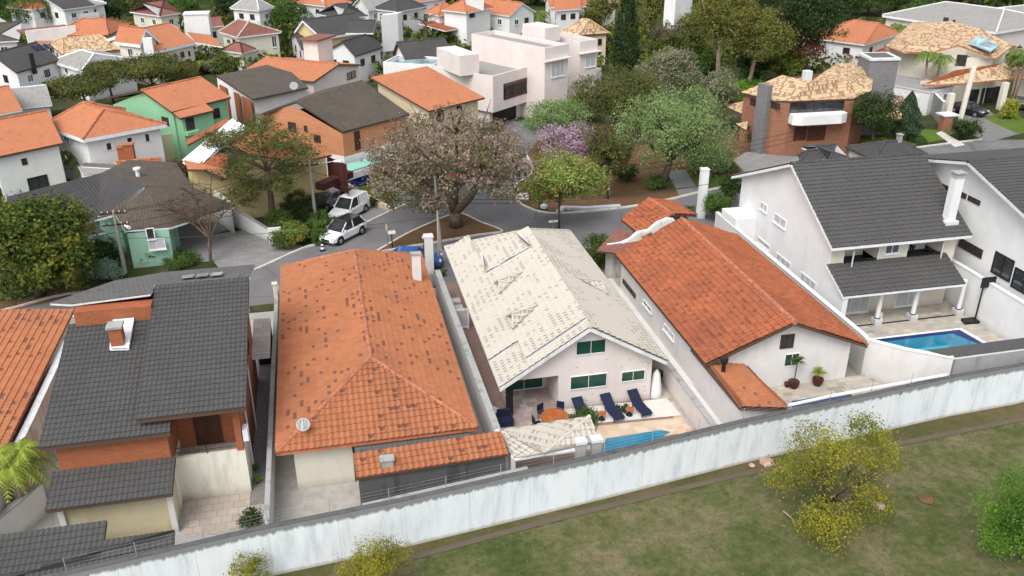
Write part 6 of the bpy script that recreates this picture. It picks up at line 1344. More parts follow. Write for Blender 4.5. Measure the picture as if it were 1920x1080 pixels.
# airy flat topped tree in front of the yellow house
for bx in ((400, 242, 480, 280), (455, 240, 560, 290), (520, 255, 592, 300), (420, 300, 480, 340), (430, 350, 490, 385)): pass
def airy():
    b = U(512, 432, 0); t = thing('tree', 'airy flat layered tree in front of the cream yellow house', 'tree', tuple(b)); mb = MB()
    mpp = (b - CO).dot(CF) / FPX
    def P(px, py, dz=0): return PDist(px, py, b + V(0, dz, 0)) + V(0, dz, 0)
    mb.tube([b, P(508, 370), P(500, 320)], [.32, .25, .2], 8)
    pts = []
    for (x, y, w_, h_) in ((430, 262, 36, 12), (475, 250, 40, 13), (530, 262, 40, 14), (562, 285, 26, 12), (500, 278, 50, 14), (440, 315, 26, 12), (470, 345, 22, 10), (455, 368, 26, 9), (535, 320, 26, 14), (525, 345, 18, 14), (400, 262, 14, 6), (485, 232, 22, 8)):
        e = P(x, y); s = P(500, 320) if y < 300 else P(506, 350); m = s.lerp(e, .5) + V(0, 0, -.2); mb.tube([s, m, e], [.12, .08, .03], 6)
        for dz in (-1.2, 0, 1.3):
            c = P(x, y, dz)
            for i in range(20):
                d = V(rnd.gauss(0, .55) * w_ * mpp, rnd.gauss(0, .9), rnd.gauss(0, .35) * h_ * mpp); q = c + d
                for j in range(24): pts.append((q + Vector((rnd.gauss(0, .32), rnd.gauss(0, .32), rnd.gauss(0, .1))), V(0, 0, 1)))
    mb.build('trunk', 'bark', t, smooth=True); l = MB(); leafcards(l, pts, .095, .8); l.build('crown', 'leaf_olive', t)
airy()
def bare(label, base, tips, r=.14, twigs=40, leafy=0):
    b = U(*base, 0); t = thing('bare_tree', label, 'tree', tuple(b)); mb = MB(); mpp = (b - CO).dot(CF) / FPX
    def P(px, py, dz=0): return PDist(px, py, b + V(0, dz, 0)) + V(0, dz, 0)
    f = P(base[0] - 2, base[1] - 45); mb.tube([b, f], [r, r * .8], 7); pts = []
    for (x, y) in tips:
        e = P(x, y, rnd.uniform(-1, 1)); m = f.lerp(e, .5) + V(0, rnd.uniform(-.3, .3), .3); mb.tube([f, m, e], [r * .6, r * .35, .03], 6)
        for j in range(twigs // len(tips)):
            s = m.lerp(e, rnd.uniform(.1, 1)); q = s + Vector((rnd.gauss(0, .9), rnd.gauss(0, .9), rnd.uniform(-.1, 1.0))); mb.tube([s, (s + q) / 2 + V(0, 0, .1), q], [.035, .025, .01], 4); pts.append(q)
            for k in range(4): q2 = q + Vector((rnd.gauss(0, .4), rnd.gauss(0, .4), rnd.uniform(0, .5))); mb.tube([(s + q) / 2, q2], [.018, .006], 3)
    mb.build('trunk', 'bark', t)
bare('leafless tree with thin brown branches over the mint bungalow carport', (395, 492), ((300, 385), (330, 370), (360, 350), (395, 340), (425, 400), (380, 400), (345, 420)), .13, 90)
bare('leafless reddish tree behind the mint bungalow roof', (372, 395), ((305, 330), (330, 315), (352, 305), (375, 300), (392, 330), (340, 340)), .12, 90)
bare('leafless thin tree before the white house with dark roofs', (800, 90), ((775, 35), (790, 40), (812, 45), (800, 30)), .2, 30)
palm('leafy palm in front of the shuttered white house', (155, 335), 282, 95, n=18, ntr=3, droop=.9)
palm('young palm behind the dark grey gable, upper centre', (628, 92), 74, 34, 'leaf_bright', ntr=1)
palm('palm left of the square white tower', (373, 140), 118, 44); palm('tall palm at the top centre beside the orange roofs', (1012, 62), 25, 46)
palm('pair of palms before the rustic tiled house, left clump', (1738, 195), 105, 62, ntr=2); palm('palm right of the cream water pillar', (1890, 200), 100, 60, ntr=2); palm('palms behind the orange hip roof, upper right', (1690, 95), 45, 62, ntr=3)
palm('low spiky cycad on the lawn beside the conifer', (1722, 268), 258, 34, 'leaf_dark', n=22, trunk=.1); palm('low palm beside the garden path behind the white slate roofed house', (1450, 265), 250, 40, n=14)
palm('small spiky palm below the willow like tree', (1370, 322), 312, 36, 'leaf_dark', n=18, trunk=.08)
palm('yellow green palm clump at the lower left corner, beside the lean to roof', (48, 985), 862, 105, 'leaf_palmyellow', n=13, trunk=.08, ntr=4)
# potted plants
for lb, px, py, w_, tz in (('tall potted dracaena against the white end wall', 1487, 727, 1.5, 1.3), ('short potted palm right of the tall dracaena', 1532, 722, 1.0, .35)):
    c = U(px, py, .6); c.z = 0; t = thing('potted_plant', lb, 'potted plant', (c.x, c.y, .62), 'potted plants on the stone patio'); mb = MB(); mb.lathe((c.x, c.y, .61), [(.2, 0), (.3, .25), (.33, .42), (.3, .46), (.27, .4)], 14); o = mb.build('pot', 'pot', t); mb = MB(); mb.lathe((c.x, c.y, .96), [(.27, 0), (.27, .02)], 12); mb.build('soil', 'soil', o)
    mb = MB(); mb.tube([(c.x, c.y, 1.0), (c.x + .02, c.y, 1.05 + tz)], .035, 6); mb.build('stem', 'bark', t); mb = MB()
    for i in range(46):
        a = rnd.uniform(0, 6.28); el = rnd.uniform(.0, 1.3); L = rnd.uniform(.45, .65); d = V(math.cos(a), math.sin(a), 0); s = V(-d.y, d.x, 0) * .035; p0 = V(c.x + .02, c.y, 1.05 + tz); p1 = p0 + d * L * .55 * math.cos(el) + V(0, 0, L * .55 * math.sin(el)); p2 = p1 + d * L * .5 * math.cos(el) + V(0, 0, L * (.4 * math.sin(el) - .3))
        mb.add([p0 - s * .6, p0 + s * .6, p1 + s, p1 - s, p2], [(0, 1, 2, 3), (3, 2, 4)])
    mb.build('foliage', 'leaf_green' if tz > 1 else 'leaf_palmyellow', t)
c = U(1475, 725, .6); mb = MB(); mb.lathe((c.x, c.y, .61), [(.12, 0), (.17, .25), (.15, .27)], 12); tag(mb.build('flower_pot', 'pot', origin=(c.x, c.y, 0)), 'small dark red flower pot left of the tall dracaena', 'flower pot')
S = shrub
S('long low row of green plants under the pink house windows', (1062, 765, 1128, 792), 'leaf_green', 1, .1, zb=.0, cat='plant'); S('small green bush behind the middle navy lounger', (1150, 758, 1182, 775), 'leaf_dark', 1, .1); S('leafy bush by the right corner of the pink walled house', (1222, 695, 1245, 722), 'leaf_green', 1.2, .1)
S('dark leafy bush between the cream roof and the weathered orange gable', (1086, 443, 1158, 512), 'leaf_hedge', 1.8, .14, k=9)
S('rounded green bush left of the white slate roofed house, nearest the wall', (1318, 365, 1372, 420), 'leaf_green', 1.8, .15); S('dark green bush behind the rounded bush at the white slate roofed house', (1345, 335, 1392, 395), 'leaf_dark', 1.8, .15); S('tiny conifer shrub beside the small orange gate roof', (1246, 378, 1262, 400), 'leaf_dark', 1.2, .1)
S('clipped bush behind the ornate parapet', (1282, 388, 1306, 402), 'leaf_green', 1.2, .1)
S('dark round bush in the park under the willow', (1150, 305, 1198, 345), 'leaf_dark', 1.6, .15); S('low grassy bush at the foot of the willow', (1205, 330, 1260, 356), 'leaf_green', 1.2, .12)
S('green undergrowth right of the willow trunk', (1285, 270, 1375, 330), 'leaf_willow', 1.4, .16, k=9)
S('small bush at the foot of the kerb beside the tall pole', (818, 506, 838, 520), 'leaf_green', 1.2, .1)
gp = 'garden shrubs between the drive and the parked cars'
for lb, bx, lf in (('broad leaf garden shrub nearest the letterbox wall', (498, 395, 545, 450), 'leaf_green'), ('yellow green garden shrub right of the letterbox wall', (520, 420, 575, 465), 'leaf_broad'), ('dark garden shrub below the airy tree', (540, 370, 600, 430), 'leaf_dark'), ('lush garden shrub at the foot of the left power pole', (570, 400, 625, 452), 'leaf_green'), ('pale fringed garden shrub under the airy tree', (505, 435, 560, 470), 'leaf_hedge'), ('bright yellow shrub just left of the white van', (622, 405, 648, 424), 'leaf_gold'), ('dark garden shrub behind the black car', (520, 350, 580, 400), 'leaf_hedge'), ('low garden shrub beside the white sport utility car', (585, 430, 622, 460), 'leaf_green')): S(lb, bx, lf, 1.6, .14, gp)
S('yellow green hedge top along the ramp, left half', (655, 345, 705, 385), 'leaf_broad', 1.3, .14); S('bright yellow green hedge along the ramp, right half', (700, 358, 750, 382), 'leaf_yellow', 1.3, .13); S('small dark bush at the end of the ramp wall', (690, 372, 710, 392), 'leaf_dark', 1.3, .12)
S('bushes behind the island tree on the far pavement', (795, 330, 850, 350), 'leaf_bright', 1.2, .14)
S('silver green aloe bush beside the leaning pole', (165, 490, 228, 530), 'leaf_silver', 1.3, .13); S('low light green flower bed in front of the mint bungalow', (305, 470, 375, 500), 'leaf_green', 1.3, .12); S('dark bush between tree and mint bungalow wall', (165, 450, 225, 495), 'leaf_dark', 1.4, .15); S('garden bush beside the bungalow steps', (262, 470, 292, 500), 'leaf_dark', 1.4, .12)
S('creeper bush at the corner of the paver patio', (450, 955, 490, 995), 'leaf_dark', 1.5, .09); 
for i, (x, y) in enumerate(((478, 878), (482, 903))): S(('upper', 'lower')[i] + ' small bright weed in the tiled side alley', (x - 8, y - 8, x + 8, y + 6), 'leaf_bright', .8, .08, cat='plant')
S('clipped hedge beside the gate pier, upper right', (1780, 228, 1838, 266), 'leaf_dark', 1.6, .16); S('yellow topped bush on the right edge lawn', (1875, 185, 1910, 228), 'leaf_yellow', 1.4, .16); S('dark shrubs at the brick house entrance', (1390, 228, 1458, 280), 'leaf_dark', 1.6, .16); S('climbing shrub beside the brick house door', (1478, 225, 1495, 262), 'leaf_dark', 1.2, .14)
S('low dark hedge at the foot of the brick house', (1545, 248, 1600, 266), 'leaf_dark', 1.5, .14); S('yellow tipped low shrubs before the brick house', (1620, 262, 1680, 284), 'leaf_yellow', 1.2, .14)
S('blue green agave bush upper left', (8, 145, 60, 175), 'leaf_silver', 1.3, .2); S('brown green bush right of the agave', (55, 138, 92, 166), 'leaf_olive', 1.3, .2); S('bushes left of the dark roofed house gate', (380, 105, 450, 140), 'leaf_greygreen', 1.2, .25)
S('bush beside the square white box tower', (826, 62, 866, 86), 'leaf_olive', 1.4, .25); S('white flowered bush below the eucalyptus', (1320, 135, 1385, 180), 'leaf_greygreen', 1.3, .22); S('green hedge slope behind the red brick house', (1340, 152, 1440, 190), 'leaf_bright', 1.5, .22, k=9)
S('dark tree top beside the straw roofed house', (1110, 62, 1150, 105), 'leaf_dark', 1.4, .25)
T('round dense dark tree among the orange roofs near the top', (932, 62), (903, 0, 958, 60), 'leaf_dark', 2.0, .28, .2)
# near trees outside the boundary wall
def openTree(label, base, box, leaf, n=1.0): return T(label, base, box, leaf, n, .12, .09, k=11, bark='bark', limbs=11, open_=True)
openTree('yellow leaved tree on the grass in front of the boundary wall', (1524, 985), (1455, 778, 1690, 1008), 'leaf_gold', .5)
S('bright green bush at the lower right edge on the grass', (1838, 885, 1990, 1075), 'leaf_bright', 2.2, .1, k=12, base=(1915, 1050))
S('yellow leaf top rising at the bottom edge left of centre', (425, 1040, 505, 1110), 'leaf_gold', .6, .085, base=(465, 1115)); S('orange yellow tree top at the bottom edge, right of the other', (625, 1010, 765, 1110), 'leaf_gold', .7, .085, base=(700, 1115))
# upper edge greenery, each tree on its own
for lb, bx, lf in [
 ('dark tree filling the top left corner', (-30, -25, 60, 40), 'leaf_dark'), ('mid green tree just right of the dark top left corner tree', (10, -10, 105, 55), 'leaf_green'),
 ('small green tree before the far dark gable at the top left', (90, 5, 130, 45), 'leaf_green'), ('dark round tree behind the teal walled hip roof house', (175, 0, 245, 42), 'leaf_dark'),
 ('olive tree behind the twin white edged gables', (235, -20, 310, 38), 'leaf_olive'), ('mid green tree above the red low wing, upper left', (300, -15, 375, 45), 'leaf_green'),
 ('very dark tree behind the dusky red hip roof', (395, -30, 450, 35), 'leaf_dark'), ('blue green pine left of the far grey gable house', (430, -30, 490, 40), 'leaf_pine'),
 ('low olive tree touching the left end of the dusky red roof', (345, 25, 400, 50), 'leaf_olive'), ('green tree behind the long dark gable roof', (500, 0, 580, 55), 'leaf_green'),
 ('fresh green tree at the top edge above the long dark gable roof', (560, -25, 650, 30), 'leaf_bright'), ('green tree right of the long dark gable roof', (600, 15, 690, 58), 'leaf_green'),
 ('olive tree behind the white house with several dark roofs', (660, 22, 735, 55), 'leaf_olive'), ('olive tree left of the straw roof behind the pale modern house', (1030, 5, 1110, 48), 'leaf_olive'),
 ('yellowish tree just left of the tall black green cypress', (1090, -15, 1160, 55), 'leaf_euc'), ('yellowish tree just right of the tall black green cypress', (1200, -30, 1245, 60), 'leaf_euc'),
 ('dark tree at the top edge above the large dark evergreen', (1420, -40, 1500, 30), 'leaf_dark'), ('dark tree left of the orange hip roof behind the palms', (1540, -40, 1620, 40), 'leaf_dark'),
 ('mid green tree above the orange hip roof behind the palms', (1580, -35, 1680, 25), 'leaf_green'), ('dark tree left of the wide grey roof at the upper right', (1650, -40, 1760, 20), 'leaf_dark'),
 ('low dark tree touching the orange hip roof on its left', (1550, 30, 1600, 60), 'leaf_dark'), ('mid green tree at the top edge above the tall palm', (960, -40, 1060, 5), 'leaf_green'),
 ('dark tree at the top edge above the orange hip roofs', (820, -40, 880, 5), 'leaf_dark'), ('mid green tree at the top edge above the dark hip roof', (760, -45, 830, 2), 'leaf_green'),
 ('small rusty bush below the orange hip roof behind the palms', (1560, 90, 1590, 125), 'leaf_red'), ('mid green tree above the wide grey roof, upper right', (1750, -50, 1850, 5), 'leaf_green'),
 ('dark tree in the top right corner', (1860, -50, 1960, 0), 'leaf_dark'), ('olive tree at the top edge beside the far tower house', (640, -40, 700, 5), 'leaf_olive'),
 ('dark tree above the far grey gable house', (520, -45, 590, -2), 'leaf_dark'), ('mid green tree above the far orange roof at the top left', (100, -40, 170, -2), 'leaf_green'),
 ('round green tree below the large eucalyptus', (1300, 100, 1350, 150), 'leaf_green'), ('yellowish tree right of the plain white building', (1268, 20, 1330, 110), 'leaf_euc'),
 ('olive tree between the two big eucalyptus trees', (1390, 60, 1450, 150), 'leaf_olive'), ('dark undergrowth tree at the foot of the dark evergreen', (1440, 90, 1520, 165), 'leaf_hedge'),
 ('green tree in front of the plain white building', (1215, 40, 1275, 110), 'leaf_olive'), ('dark tree between the red brick house and the rusty tree', (1545, 60, 1600, 130), 'leaf_hedge')]:
    T(lb, ((bx[0] + bx[2]) / 2, max(bx[3] + 4, 8)), bx, lf, 1.2, .35, .25)
for lb, bx, lf in [
 ('dark broad tree filling the gap left of the big eucalyptus', (1225, 60, 1300, 125), 'leaf_hedge'), ('dark tree mass low between eucalyptus trunks and red brick house', (1370, 95, 1450, 160), 'leaf_dark'),
 ('olive tree above the green hedge slope', (1420, 60, 1490, 130), 'leaf_olive'), ('tall dark tree behind the big eucalyptus, at the top edge', (1340, -60, 1440, 40), 'leaf_dark'),
 ('dark tree at the top edge between cypress and eucalyptus', (1230, -60, 1300, 10), 'leaf_hedge'), ('mid green tree right of the big dark evergreen, at the top edge', (1480, -50, 1560, 20), 'leaf_green'),
 ('dark low tree behind the stone water tower', (1590, 60, 1650, 110), 'leaf_hedge'), ('rounded green tree left of the wide grey roof, beside the palms', (1690, 0, 1760, 45), 'leaf_green'),
 ('green tree between the umbrella trees and the square white tower', (300, 118, 370, 165), 'leaf_olive'), ('dark tree behind the mossy brown roof', (395, 95, 450, 150), 'leaf_hedge'),
 ('green bushy tree left of the dark grey hip roofs, upper centre', (560, 40, 620, 75), 'leaf_green'), ('olive tree in front of the far tower house', (700, 30, 760, 62), 'leaf_olive'),
 ('dark tree at the left edge between the grey roof and agave bush', (-20, 100, 30, 150), 'leaf_dark'), ('olive tree beside the orange gable roof near the top', (1080, 20, 1130, 55), 'leaf_hedge'),
 ('green tree in front of the long brown window house, right corner', (1060, 170, 1130, 225), 'leaf_hedge'), ('mid green tree left of the willow crown', (1180, 190, 1240, 260), 'leaf_green')]:
    T(lb, ((bx[0] + bx[2]) / 2, max(bx[3] + 4, 8)), bx, lf, 1.2, .35, .25)
# low greenery that fills the gaps between the far houses
mb = MB(); pts = []
for i in range(620):
    px = rnd.uniform(-60, 1990); py = rnd.uniform(4, 150) ** 1.0
    if 880 < px < 1010 and py > 90: continue
    c = U(px, py, 0); rr = rnd.uniform(.9, 2.3)
    for j in range(70): q = Vector((rnd.gauss(0, 1), rnd.gauss(0, 1), rnd.gauss(0, 1))).normalized(); p = c + q * rr * rnd.uniform(.7, 1.05); pts.append((V(p.x, p.y, max(.1, rr * .55 + q.z * rr * .8)), q))
leafcards(mb, pts, .42, .3); tag(mb.build('garden_greenery', 'leaf_hedge'), 'dense hedges and garden greenery filling the gaps between the far houses', 'greenery', kind='stuff')
# the wood that closes the view beyond the last houses reads as one mass
mb = MB(); pts = []
for i in range(900):
    px = rnd.uniform(-300, 2300); D = rnd.uniform(215, 300); d = ray(px, 0); d.z = 0; d.normalize(); c = V(d.x * D, d.y * D, rnd.uniform(0, 6)); rr = rnd.uniform(2.5, 5)
    for j in range(34): q = Vector((rnd.gauss(0, 1), rnd.gauss(0, 1), rnd.gauss(0, 1))).normalized(); p = c + q * rr; pts.append((V(p.x, p.y, max(.3, p.z + 1.5)), q))
leafcards(mb, pts, .85, .3); tag(mb.build('far_wood', 'leaf_hedge'), 'far wood closing the view beyond the last houses at the top', 'wood', kind='stuff')
bare('leafless grey tree beside the plain white building', (1240, 130), ((1225, 60), (1245, 55), (1262, 62), (1280, 70)), .25, 60)
# grass tufts
mb = MB(); pg = []
for i in range(16000):
    x = rnd.uniform(-14, 42); y = rnd.uniform(19, 34); 
    if y > 29.3 + (x + 12) * .118: continue
    pg.append((V(x, y, .02), V(0, 0, 0)))
vs = []; fs = []
for p, _ in pg:
    a = rnd.uniform(0, 6.28); h = rnd.uniform(.03, .1); w_ = rnd.uniform(.02, .05); d = V(math.cos(a), math.sin(a), 0) * w_; i = len(vs); vs += [p - d, p + d, p + V(rnd.uniform(-.05, .05), rnd.uniform(-.05, .05), h)]; fs.append((i, i + 1, i + 2))
mb.add(vs, fs); fol('leaf_grass', (.1, .11, .03, 1), (.2, .17, .09, 1)); g_ = mb.build('grass_tufts', 'leaf_grass'); tag(g_, 'short dry grass tufts in front of the boundary wall', 'grass', kind='stuff')
# stones, leaf heap
for lb, px, py, s, m_ in (('flat pinkish stone on the grass right of the yellow tree', 1648, 950, .28, 'rockpink'), ('round heap of brown leaves on the grass', 1735, 936, .42, 'soilpark'), ('pinkish rock at the foot of the boundary wall', 1437, 868, .4, 'rockpink'), ('small pink rock left of the bigger wall foot rock', 1410, 873, .17, 'rockpink')):
    c = U(px, py, 0); me = bmesh.new(); bmesh.ops.create_icosphere(me, subdivisions=2, radius=s)
    for v in me.verts: v.co *= rnd.uniform(.8, 1.15); v.co.z *= .45 if 'heap' not in lb else .25
    dm = bpy.data.meshes.new('rock'); me.to_mesh(dm); me.free(); dm.materials.append(M[m_]); o = bpy.data.objects.new('leaf_heap' if 'heap' in lb else 'rock', dm); col.objects.link(o); o.location = (c.x, c.y, s * .15); tag(o, lb, 'leaf heap' if 'heap' in lb else 'rock')
mb = MB(); a, b = U(1468, 958, .05), U(1492, 980, .05); mb.tube([a, a.lerp(b, .5) + V(0, .05, .03), b], [.04, .035, .02], 6); tag(mb.build('fallen_branch', 'barkpale', origin=tuple(a)), 'fallen pale branch on the grass left of the yellow tree', 'branch')

# ================================================================== CARS
def car(label, px, py, heading, paint, L=4.3, W=1.8, H=1.55, kind='suv', roofm=None, cat='car', group='parked cars', z=.02):
    p = U(px, py, 0); t = thing('parked_car', label, cat, (p.x, p.y, z), group, heading); mt = Matrix.Translation((p.x, p.y, z)) @ Matrix.Rotation(heading, 4, 'Z')
    def bd(mb, nm, m_, par=t, smooth_=False):
        mb.v = [tuple(mt @ Vector(v)) for v in mb.v]; return mb.build(nm, m_, par, smooth_)
    hl = L / 2; hw = W / 2
    # side profiles as stations: x, lower z, upper z (belt), half width
    if kind == 'van': st = [(-hl, .45, .9, .80), (-hl + .1, .28, 1.05, .95), (-hl + .9, .22, 1.08, 1), (0, .22, 1.08, 1), (hl - 1.2, .22, 1.02, 1), (hl - .45, .25, .9, .96), (hl - .08, .3, .75, .86), (hl, .42, .62, .72)]
    else: st = [(-hl, .5, .86, .78), (-hl + .08, .32, .98, .92), (-hl + .7, .25, 1.0, 1), (0, .22, .98, 1), (hl - 1.3, .22, .97, 1), (hl - .5, .25, .9, .96), (hl - .1, .3, .78, .86), (hl, .42, .62, .72)]
    mb = MB(); vs = []; ring = 8
    for x, z0, z1, w_ in st:
        w2 = hw * w_; vs += [(x, -w2 * .9, z0), (x, -w2, z0 + .12), (x, -w2, z1 - .16), (x, -w2 * .9, z1), (x, w2 * .9, z1), (x, w2, z1 - .16), (x, w2, z0 + .12), (x, w2 * .9, z0)]
    fs = [(i * ring + k, i * ring + (k + 1) % ring, (i + 1) * ring + (k + 1) % ring, (i + 1) * ring + k) for i in range(len(st) - 1) for k in range(ring)] + [list(range(ring)), [(len(st) - 1) * ring + k for k in range(ring)][::-1]]
    mb.add(vs, fs); body = bd(mb, 'body', paint, smooth_=False)
    bv = body.modifiers.new('bevel', 'BEVEL'); bv.width = .05; bv.segments = 2
    zt = H; zb_ = 1.0 if kind != 'van' else 1.05
    if kind == 'van': low = (-hl + .08, hl - 1.15); up = (-hl + .25, hl - 1.9)
    elif kind == 'sedan': low = (-hl + .55, hl - 1.2); up = (-hl + 1.15, hl - 1.95)
    else: low = (-hl + .15, hl - 1.1); up = (-hl + .65, hl - 1.9)
    zb_ -= .03
    mb = MB(); a = hw * .93; b = hw * .76
    V8 = [(low[0], -a, zb_), (low[1], -a, zb_), (low[1], a, zb_), (low[0], a, zb_), (up[0], -b, zt - .05), (up[1], -b, zt - .05), (up[1], b, zt - .05), (up[0], b, zt - .05)]
    mb.add(V8, [(4, 5, 6, 7), (0, 1, 5, 4), (1, 2, 6, 5), (2, 3, 7, 6), (3, 0, 4, 7)]); bd(mb, 'windows', 'glass')
    mb = MB(); mb.add([(up[0] - .12, -b - .03, zt - .07), (up[1] + .1, -b - .03, zt - .07), (up[1] + .1, b + .03, zt - .07), (up[0] - .12, b + .03, zt - .07), (up[0] + .1, -b * .9, zt), (up[1] - .15, -b * .9, zt), (up[1] - .15, b * .9, zt), (up[0] + .1, b * .9, zt)], [(4, 5, 6, 7), (0, 1, 5, 4), (1, 2, 6, 5), (2, 3, 7, 6), (3, 0, 4, 7), (3, 2, 1, 0)]); bd(mb, 'roof', roofm or paint)
    def seg(p, q, r=.045): pil = MB(); pil.tube([p, q], r, 5); bd(pil, 'pillar', paint)
    for s in (-1, 1):
        seg((low[1], s * a, zb_), (up[1], s * b, zt - .06)); seg((low[0], s * a, zb_), (up[0], s * b, zt - .06), .07); xm_ = (low[0] + low[1]) / 2 + .1; seg((xm_, s * a, zb_), (xm_ - .05, s * b, zt - .06), .04)
        if kind == 'van':
            pil = MB(); q = [(low[0] + .05, s * (a + .015), zb_), (xm_ - .1, s * (a + .015), zb_), (xm_ - .2, s * (b + .02), zt - .08), (up[0], s * (b + .02), zt - .08)]; pil.add(q, [(0, 1, 2, 3)]); bd(pil, 'side_panel', paint)
    for i, (x, s) in enumerate(((hl - .85, -1), (hl - .85, 1), (-hl + .8, -1), (-hl + .8, 1))):
        mb = MB(); r_ = .34; y0, y1 = s * (hw - .2), s * (hw + .02); mb.tube([(x, y0, r_), (x, y1, r_)], r_, 18); wh_ = bd(mb, 'wheel', 'rubber'); mb = MB(); mb.tube([(x, y1 - s * .01, r_), (x, y1 + s * .015, r_)], [.2, .19], 12); bd(mb, 'rim', 'steel', wh_)
        arch = MB(); arch.tube([(x, s * (hw - .25), .36), (x, s * (hw + .008), .36)], .41, 18); bd(arch, 'wheel_arch', 'black')
    for s in (-1, 1):
        mb = MB(); mb.box((hl - .22, s * hw * .62 - .17, .66), (hl - .02, s * hw * .62 + .17, .8)); bd(mb, 'headlight', 'lamp'); mb = MB(); mb.box((-hl - .01, s * hw * .7 - .12, .72), (-hl + .15, s * hw * .7 + .12, 1.0)); bd(mb, 'tail_light', 'redlamp')
        mb = MB(); mb.box((low[1] - .35, s * (hw + .02) - .0, .98), (low[1] - .2, s * (hw + .16), 1.12)); bd(mb, 'mirror', paint)
    mb = MB(); mb.box((hl - .06, -.42, .42), (hl + .012, .42, .6)); bd(mb, 'grille', 'black'); mb = MB(); mb.box((-hl - .015, -.25, .6), (-hl + .02, .25, .72)); bd(mb, 'number_plate', 'fascia')
    if kind == 'van':
        for s in (-1, 1): mb = MB(); mb.box((-hl - .0 + .04, s * .4 - .26, 1.12), (-hl + .2, s * .4 + .26, 1.45)); bd(mb, 'rear_window', 'glass')
    return t
a = U(622, 455, 0); b = U(673, 430, 0); hd = math.atan2(a.y - b.y, a.x - b.x)
car('white sport utility car with black roof parked at the kerb', 644, 446, hd, 'car_white', 4.3, 1.8, 1.62, roofm='car_black')
a = U(628, 396, 0); b = U(690, 404, 0); 
car('white delivery van with rear windows on the drive behind the black roofed white car', 655, 405, hd + .12, 'car_white', 4.3, 1.75, 1.85, 'van', cat='van')
car('silver grey hatchback in the carport beyond the white van', 622, 386, hd - .15 + 0, 'car_grey', 4.2, 1.72, 1.5)
car('black car in the shade left of the silver grey hatchback', 603, 392, hd - .1, 'car_black', 4.3, 1.75, 1.42, 'sedan')
a = U(735, 482, 0); b = U(815, 482, 0)
car('blue car parked beside the traffic island, mostly hidden by the orange hip roof', 776, 500, math.atan2((a - b).y, (a - b).x) + math.pi, 'car_blue', 4.4, 1.78, 1.45, 'sedan')
car('red car half hidden behind the big island tree', 862, 338, hd + .3, 'car_red', 4.0, 1.7, 1.45)
car('dark car under the cream carport, upper right', 1815, 214, -1.2, 'car_black', 4.4, 1.8, 1.45, 'sedan'); car('dark car cut by the right edge beyond the lawn', 1915, 205, -.9, 'car_black', 4.4, 1.8, 1.45, 'sedan')
# covered car shape
mb = MB(); p = cg.location; prof = [(-2.1, .3, .75), (-1.9, .8, .85), (-1.2, 1.25, .8), (-.3, 1.4, .75), (.6, 1.3, .75), (1.2, .9, .85), (1.9, .75, .82), (2.1, .3, .7)]; vs = []; cs_, sn_ = math.cos(hd + .2), math.sin(hd + .2)
for x, z, w_ in prof:
    for yy, zz_ in ((-w_ - .08, .08), (-w_, z * .6), (-w_ * .75, z), (w_ * .75, z), (w_, z * .6), (w_ + .08, .08)): vs.append((p.x + x * cs_ - yy * sn_, p.y + x * sn_ + yy * cs_, zz_))
mb.add(vs, [(i * 6 + k, i * 6 + k + 1, (i + 1) * 6 + k + 1, (i + 1) * 6 + k) for i in range(7) for k in range(5)] + [tuple(range(6)), tuple(range(42, 48))]); mb.build('car_cover', 'bluecloth', cg, True)

# ================================================================== STREET FURNITURE
def pole(label, base, top, arms=2, lampside=None, r=.16, mat='concrete'):
    b = U(*base, 0); tp = PDist(*top, b); t = thing('power_pole', label, 'power pole', tuple(b)); mb = MB(); mb.tube([b, tp], [r, r * .6], 10); mb.build('shaft', mat, t)
    for i in range(arms): mb = MB(); z = tp.z - .25 - i * .9; f = (z - b.z) / (tp.z - b.z); q = b.lerp(tp, f); mb.box((q.x - .9, q.y - .06, z), (q.x + .9, q.y + .06, z + .1)); o = mb.build('crossarm', 'wood', t); mb = MB(); [mb.lathe((q.x + s, q.y, z + .1), [(.05, 0), (.05, .05), (.03, .14)], 6) for s in (-.8, -.4, .4, .8)]; mb.build('insulator', 'fascia', o)
    if lampside: z = tp.z - 1.5; q = b.lerp(tp, (z - b.z) / (tp.z - b.z)); e = q + V(*lampside, .7); mb = MB(); mb.tube([q, q.lerp(e, .6) + V(0, 0, .15), e], .035, 6); o = mb.build('lamp_arm', 'steel', t); mb = MB(); d = (e - q); d.z = 0; d.normalize(); mb.tube([e - d * .05, e + d * .6], [.08, .13], 8); mb.build('lamp_head', 'fasciaw', o)
    return b, tp
B1, T1 = pole('concrete power pole with lamp in the garden left of the parked white car', (594, 428), (578, 285), 2, (2.0, -.4))
B2, T2 = pole('leaning power pole with cross arms at the left, in front of the mint bungalow', (235, 512), (212, 395), 2, (.9, -1.2))
B3, T3 = pole('pale power pole leaning across the traffic island', (826, 468), (815, 330), 1)
B4, T4 = pole('thin dark pole behind the party wall, right of the white pillar', (823, 498), (820, 395), 0, None, .1)
B5, T5 = pole('street light pole beside the red brick house entrance', (1528, 285), (1538, 232), 2, (-2.2, .2))
B6, T6 = pole('slim dark pole behind the square white tower, upper left', (396, 122), (393, 88), 1)
for px, py, tx, ty, lb in ((989, 200, 992, 148, 'slim grey pole in front of the long brown window'), (954, 205, 955, 165, 'shorter slim pole left of the long brown window'), (859, 70, 859, 10, 'thin pole among the orange roofs near the top')): pole(lb, (px, py), (tx, ty), 0, None, .09, 'steel')
wr = thing('power_line', 'thin black overhead wires strung between the power poles', 'power line', tuple(B1))
def wire(a, b, sag=.5, r=.02):
    mb = MB(); mb.tube([a.lerp(b, i / 12) - V(0, 0, sag * 4 * (i / 12) * (1 - i / 12)) for i in range(13)], r, 4, cap=False); mb.build('wire', 'black', wr)
off = T2 - V(0, 0, .2); L0 = U(-140, 470, 6.6)
far_r = PDist(2100, 90, U(2100, 250, 0))
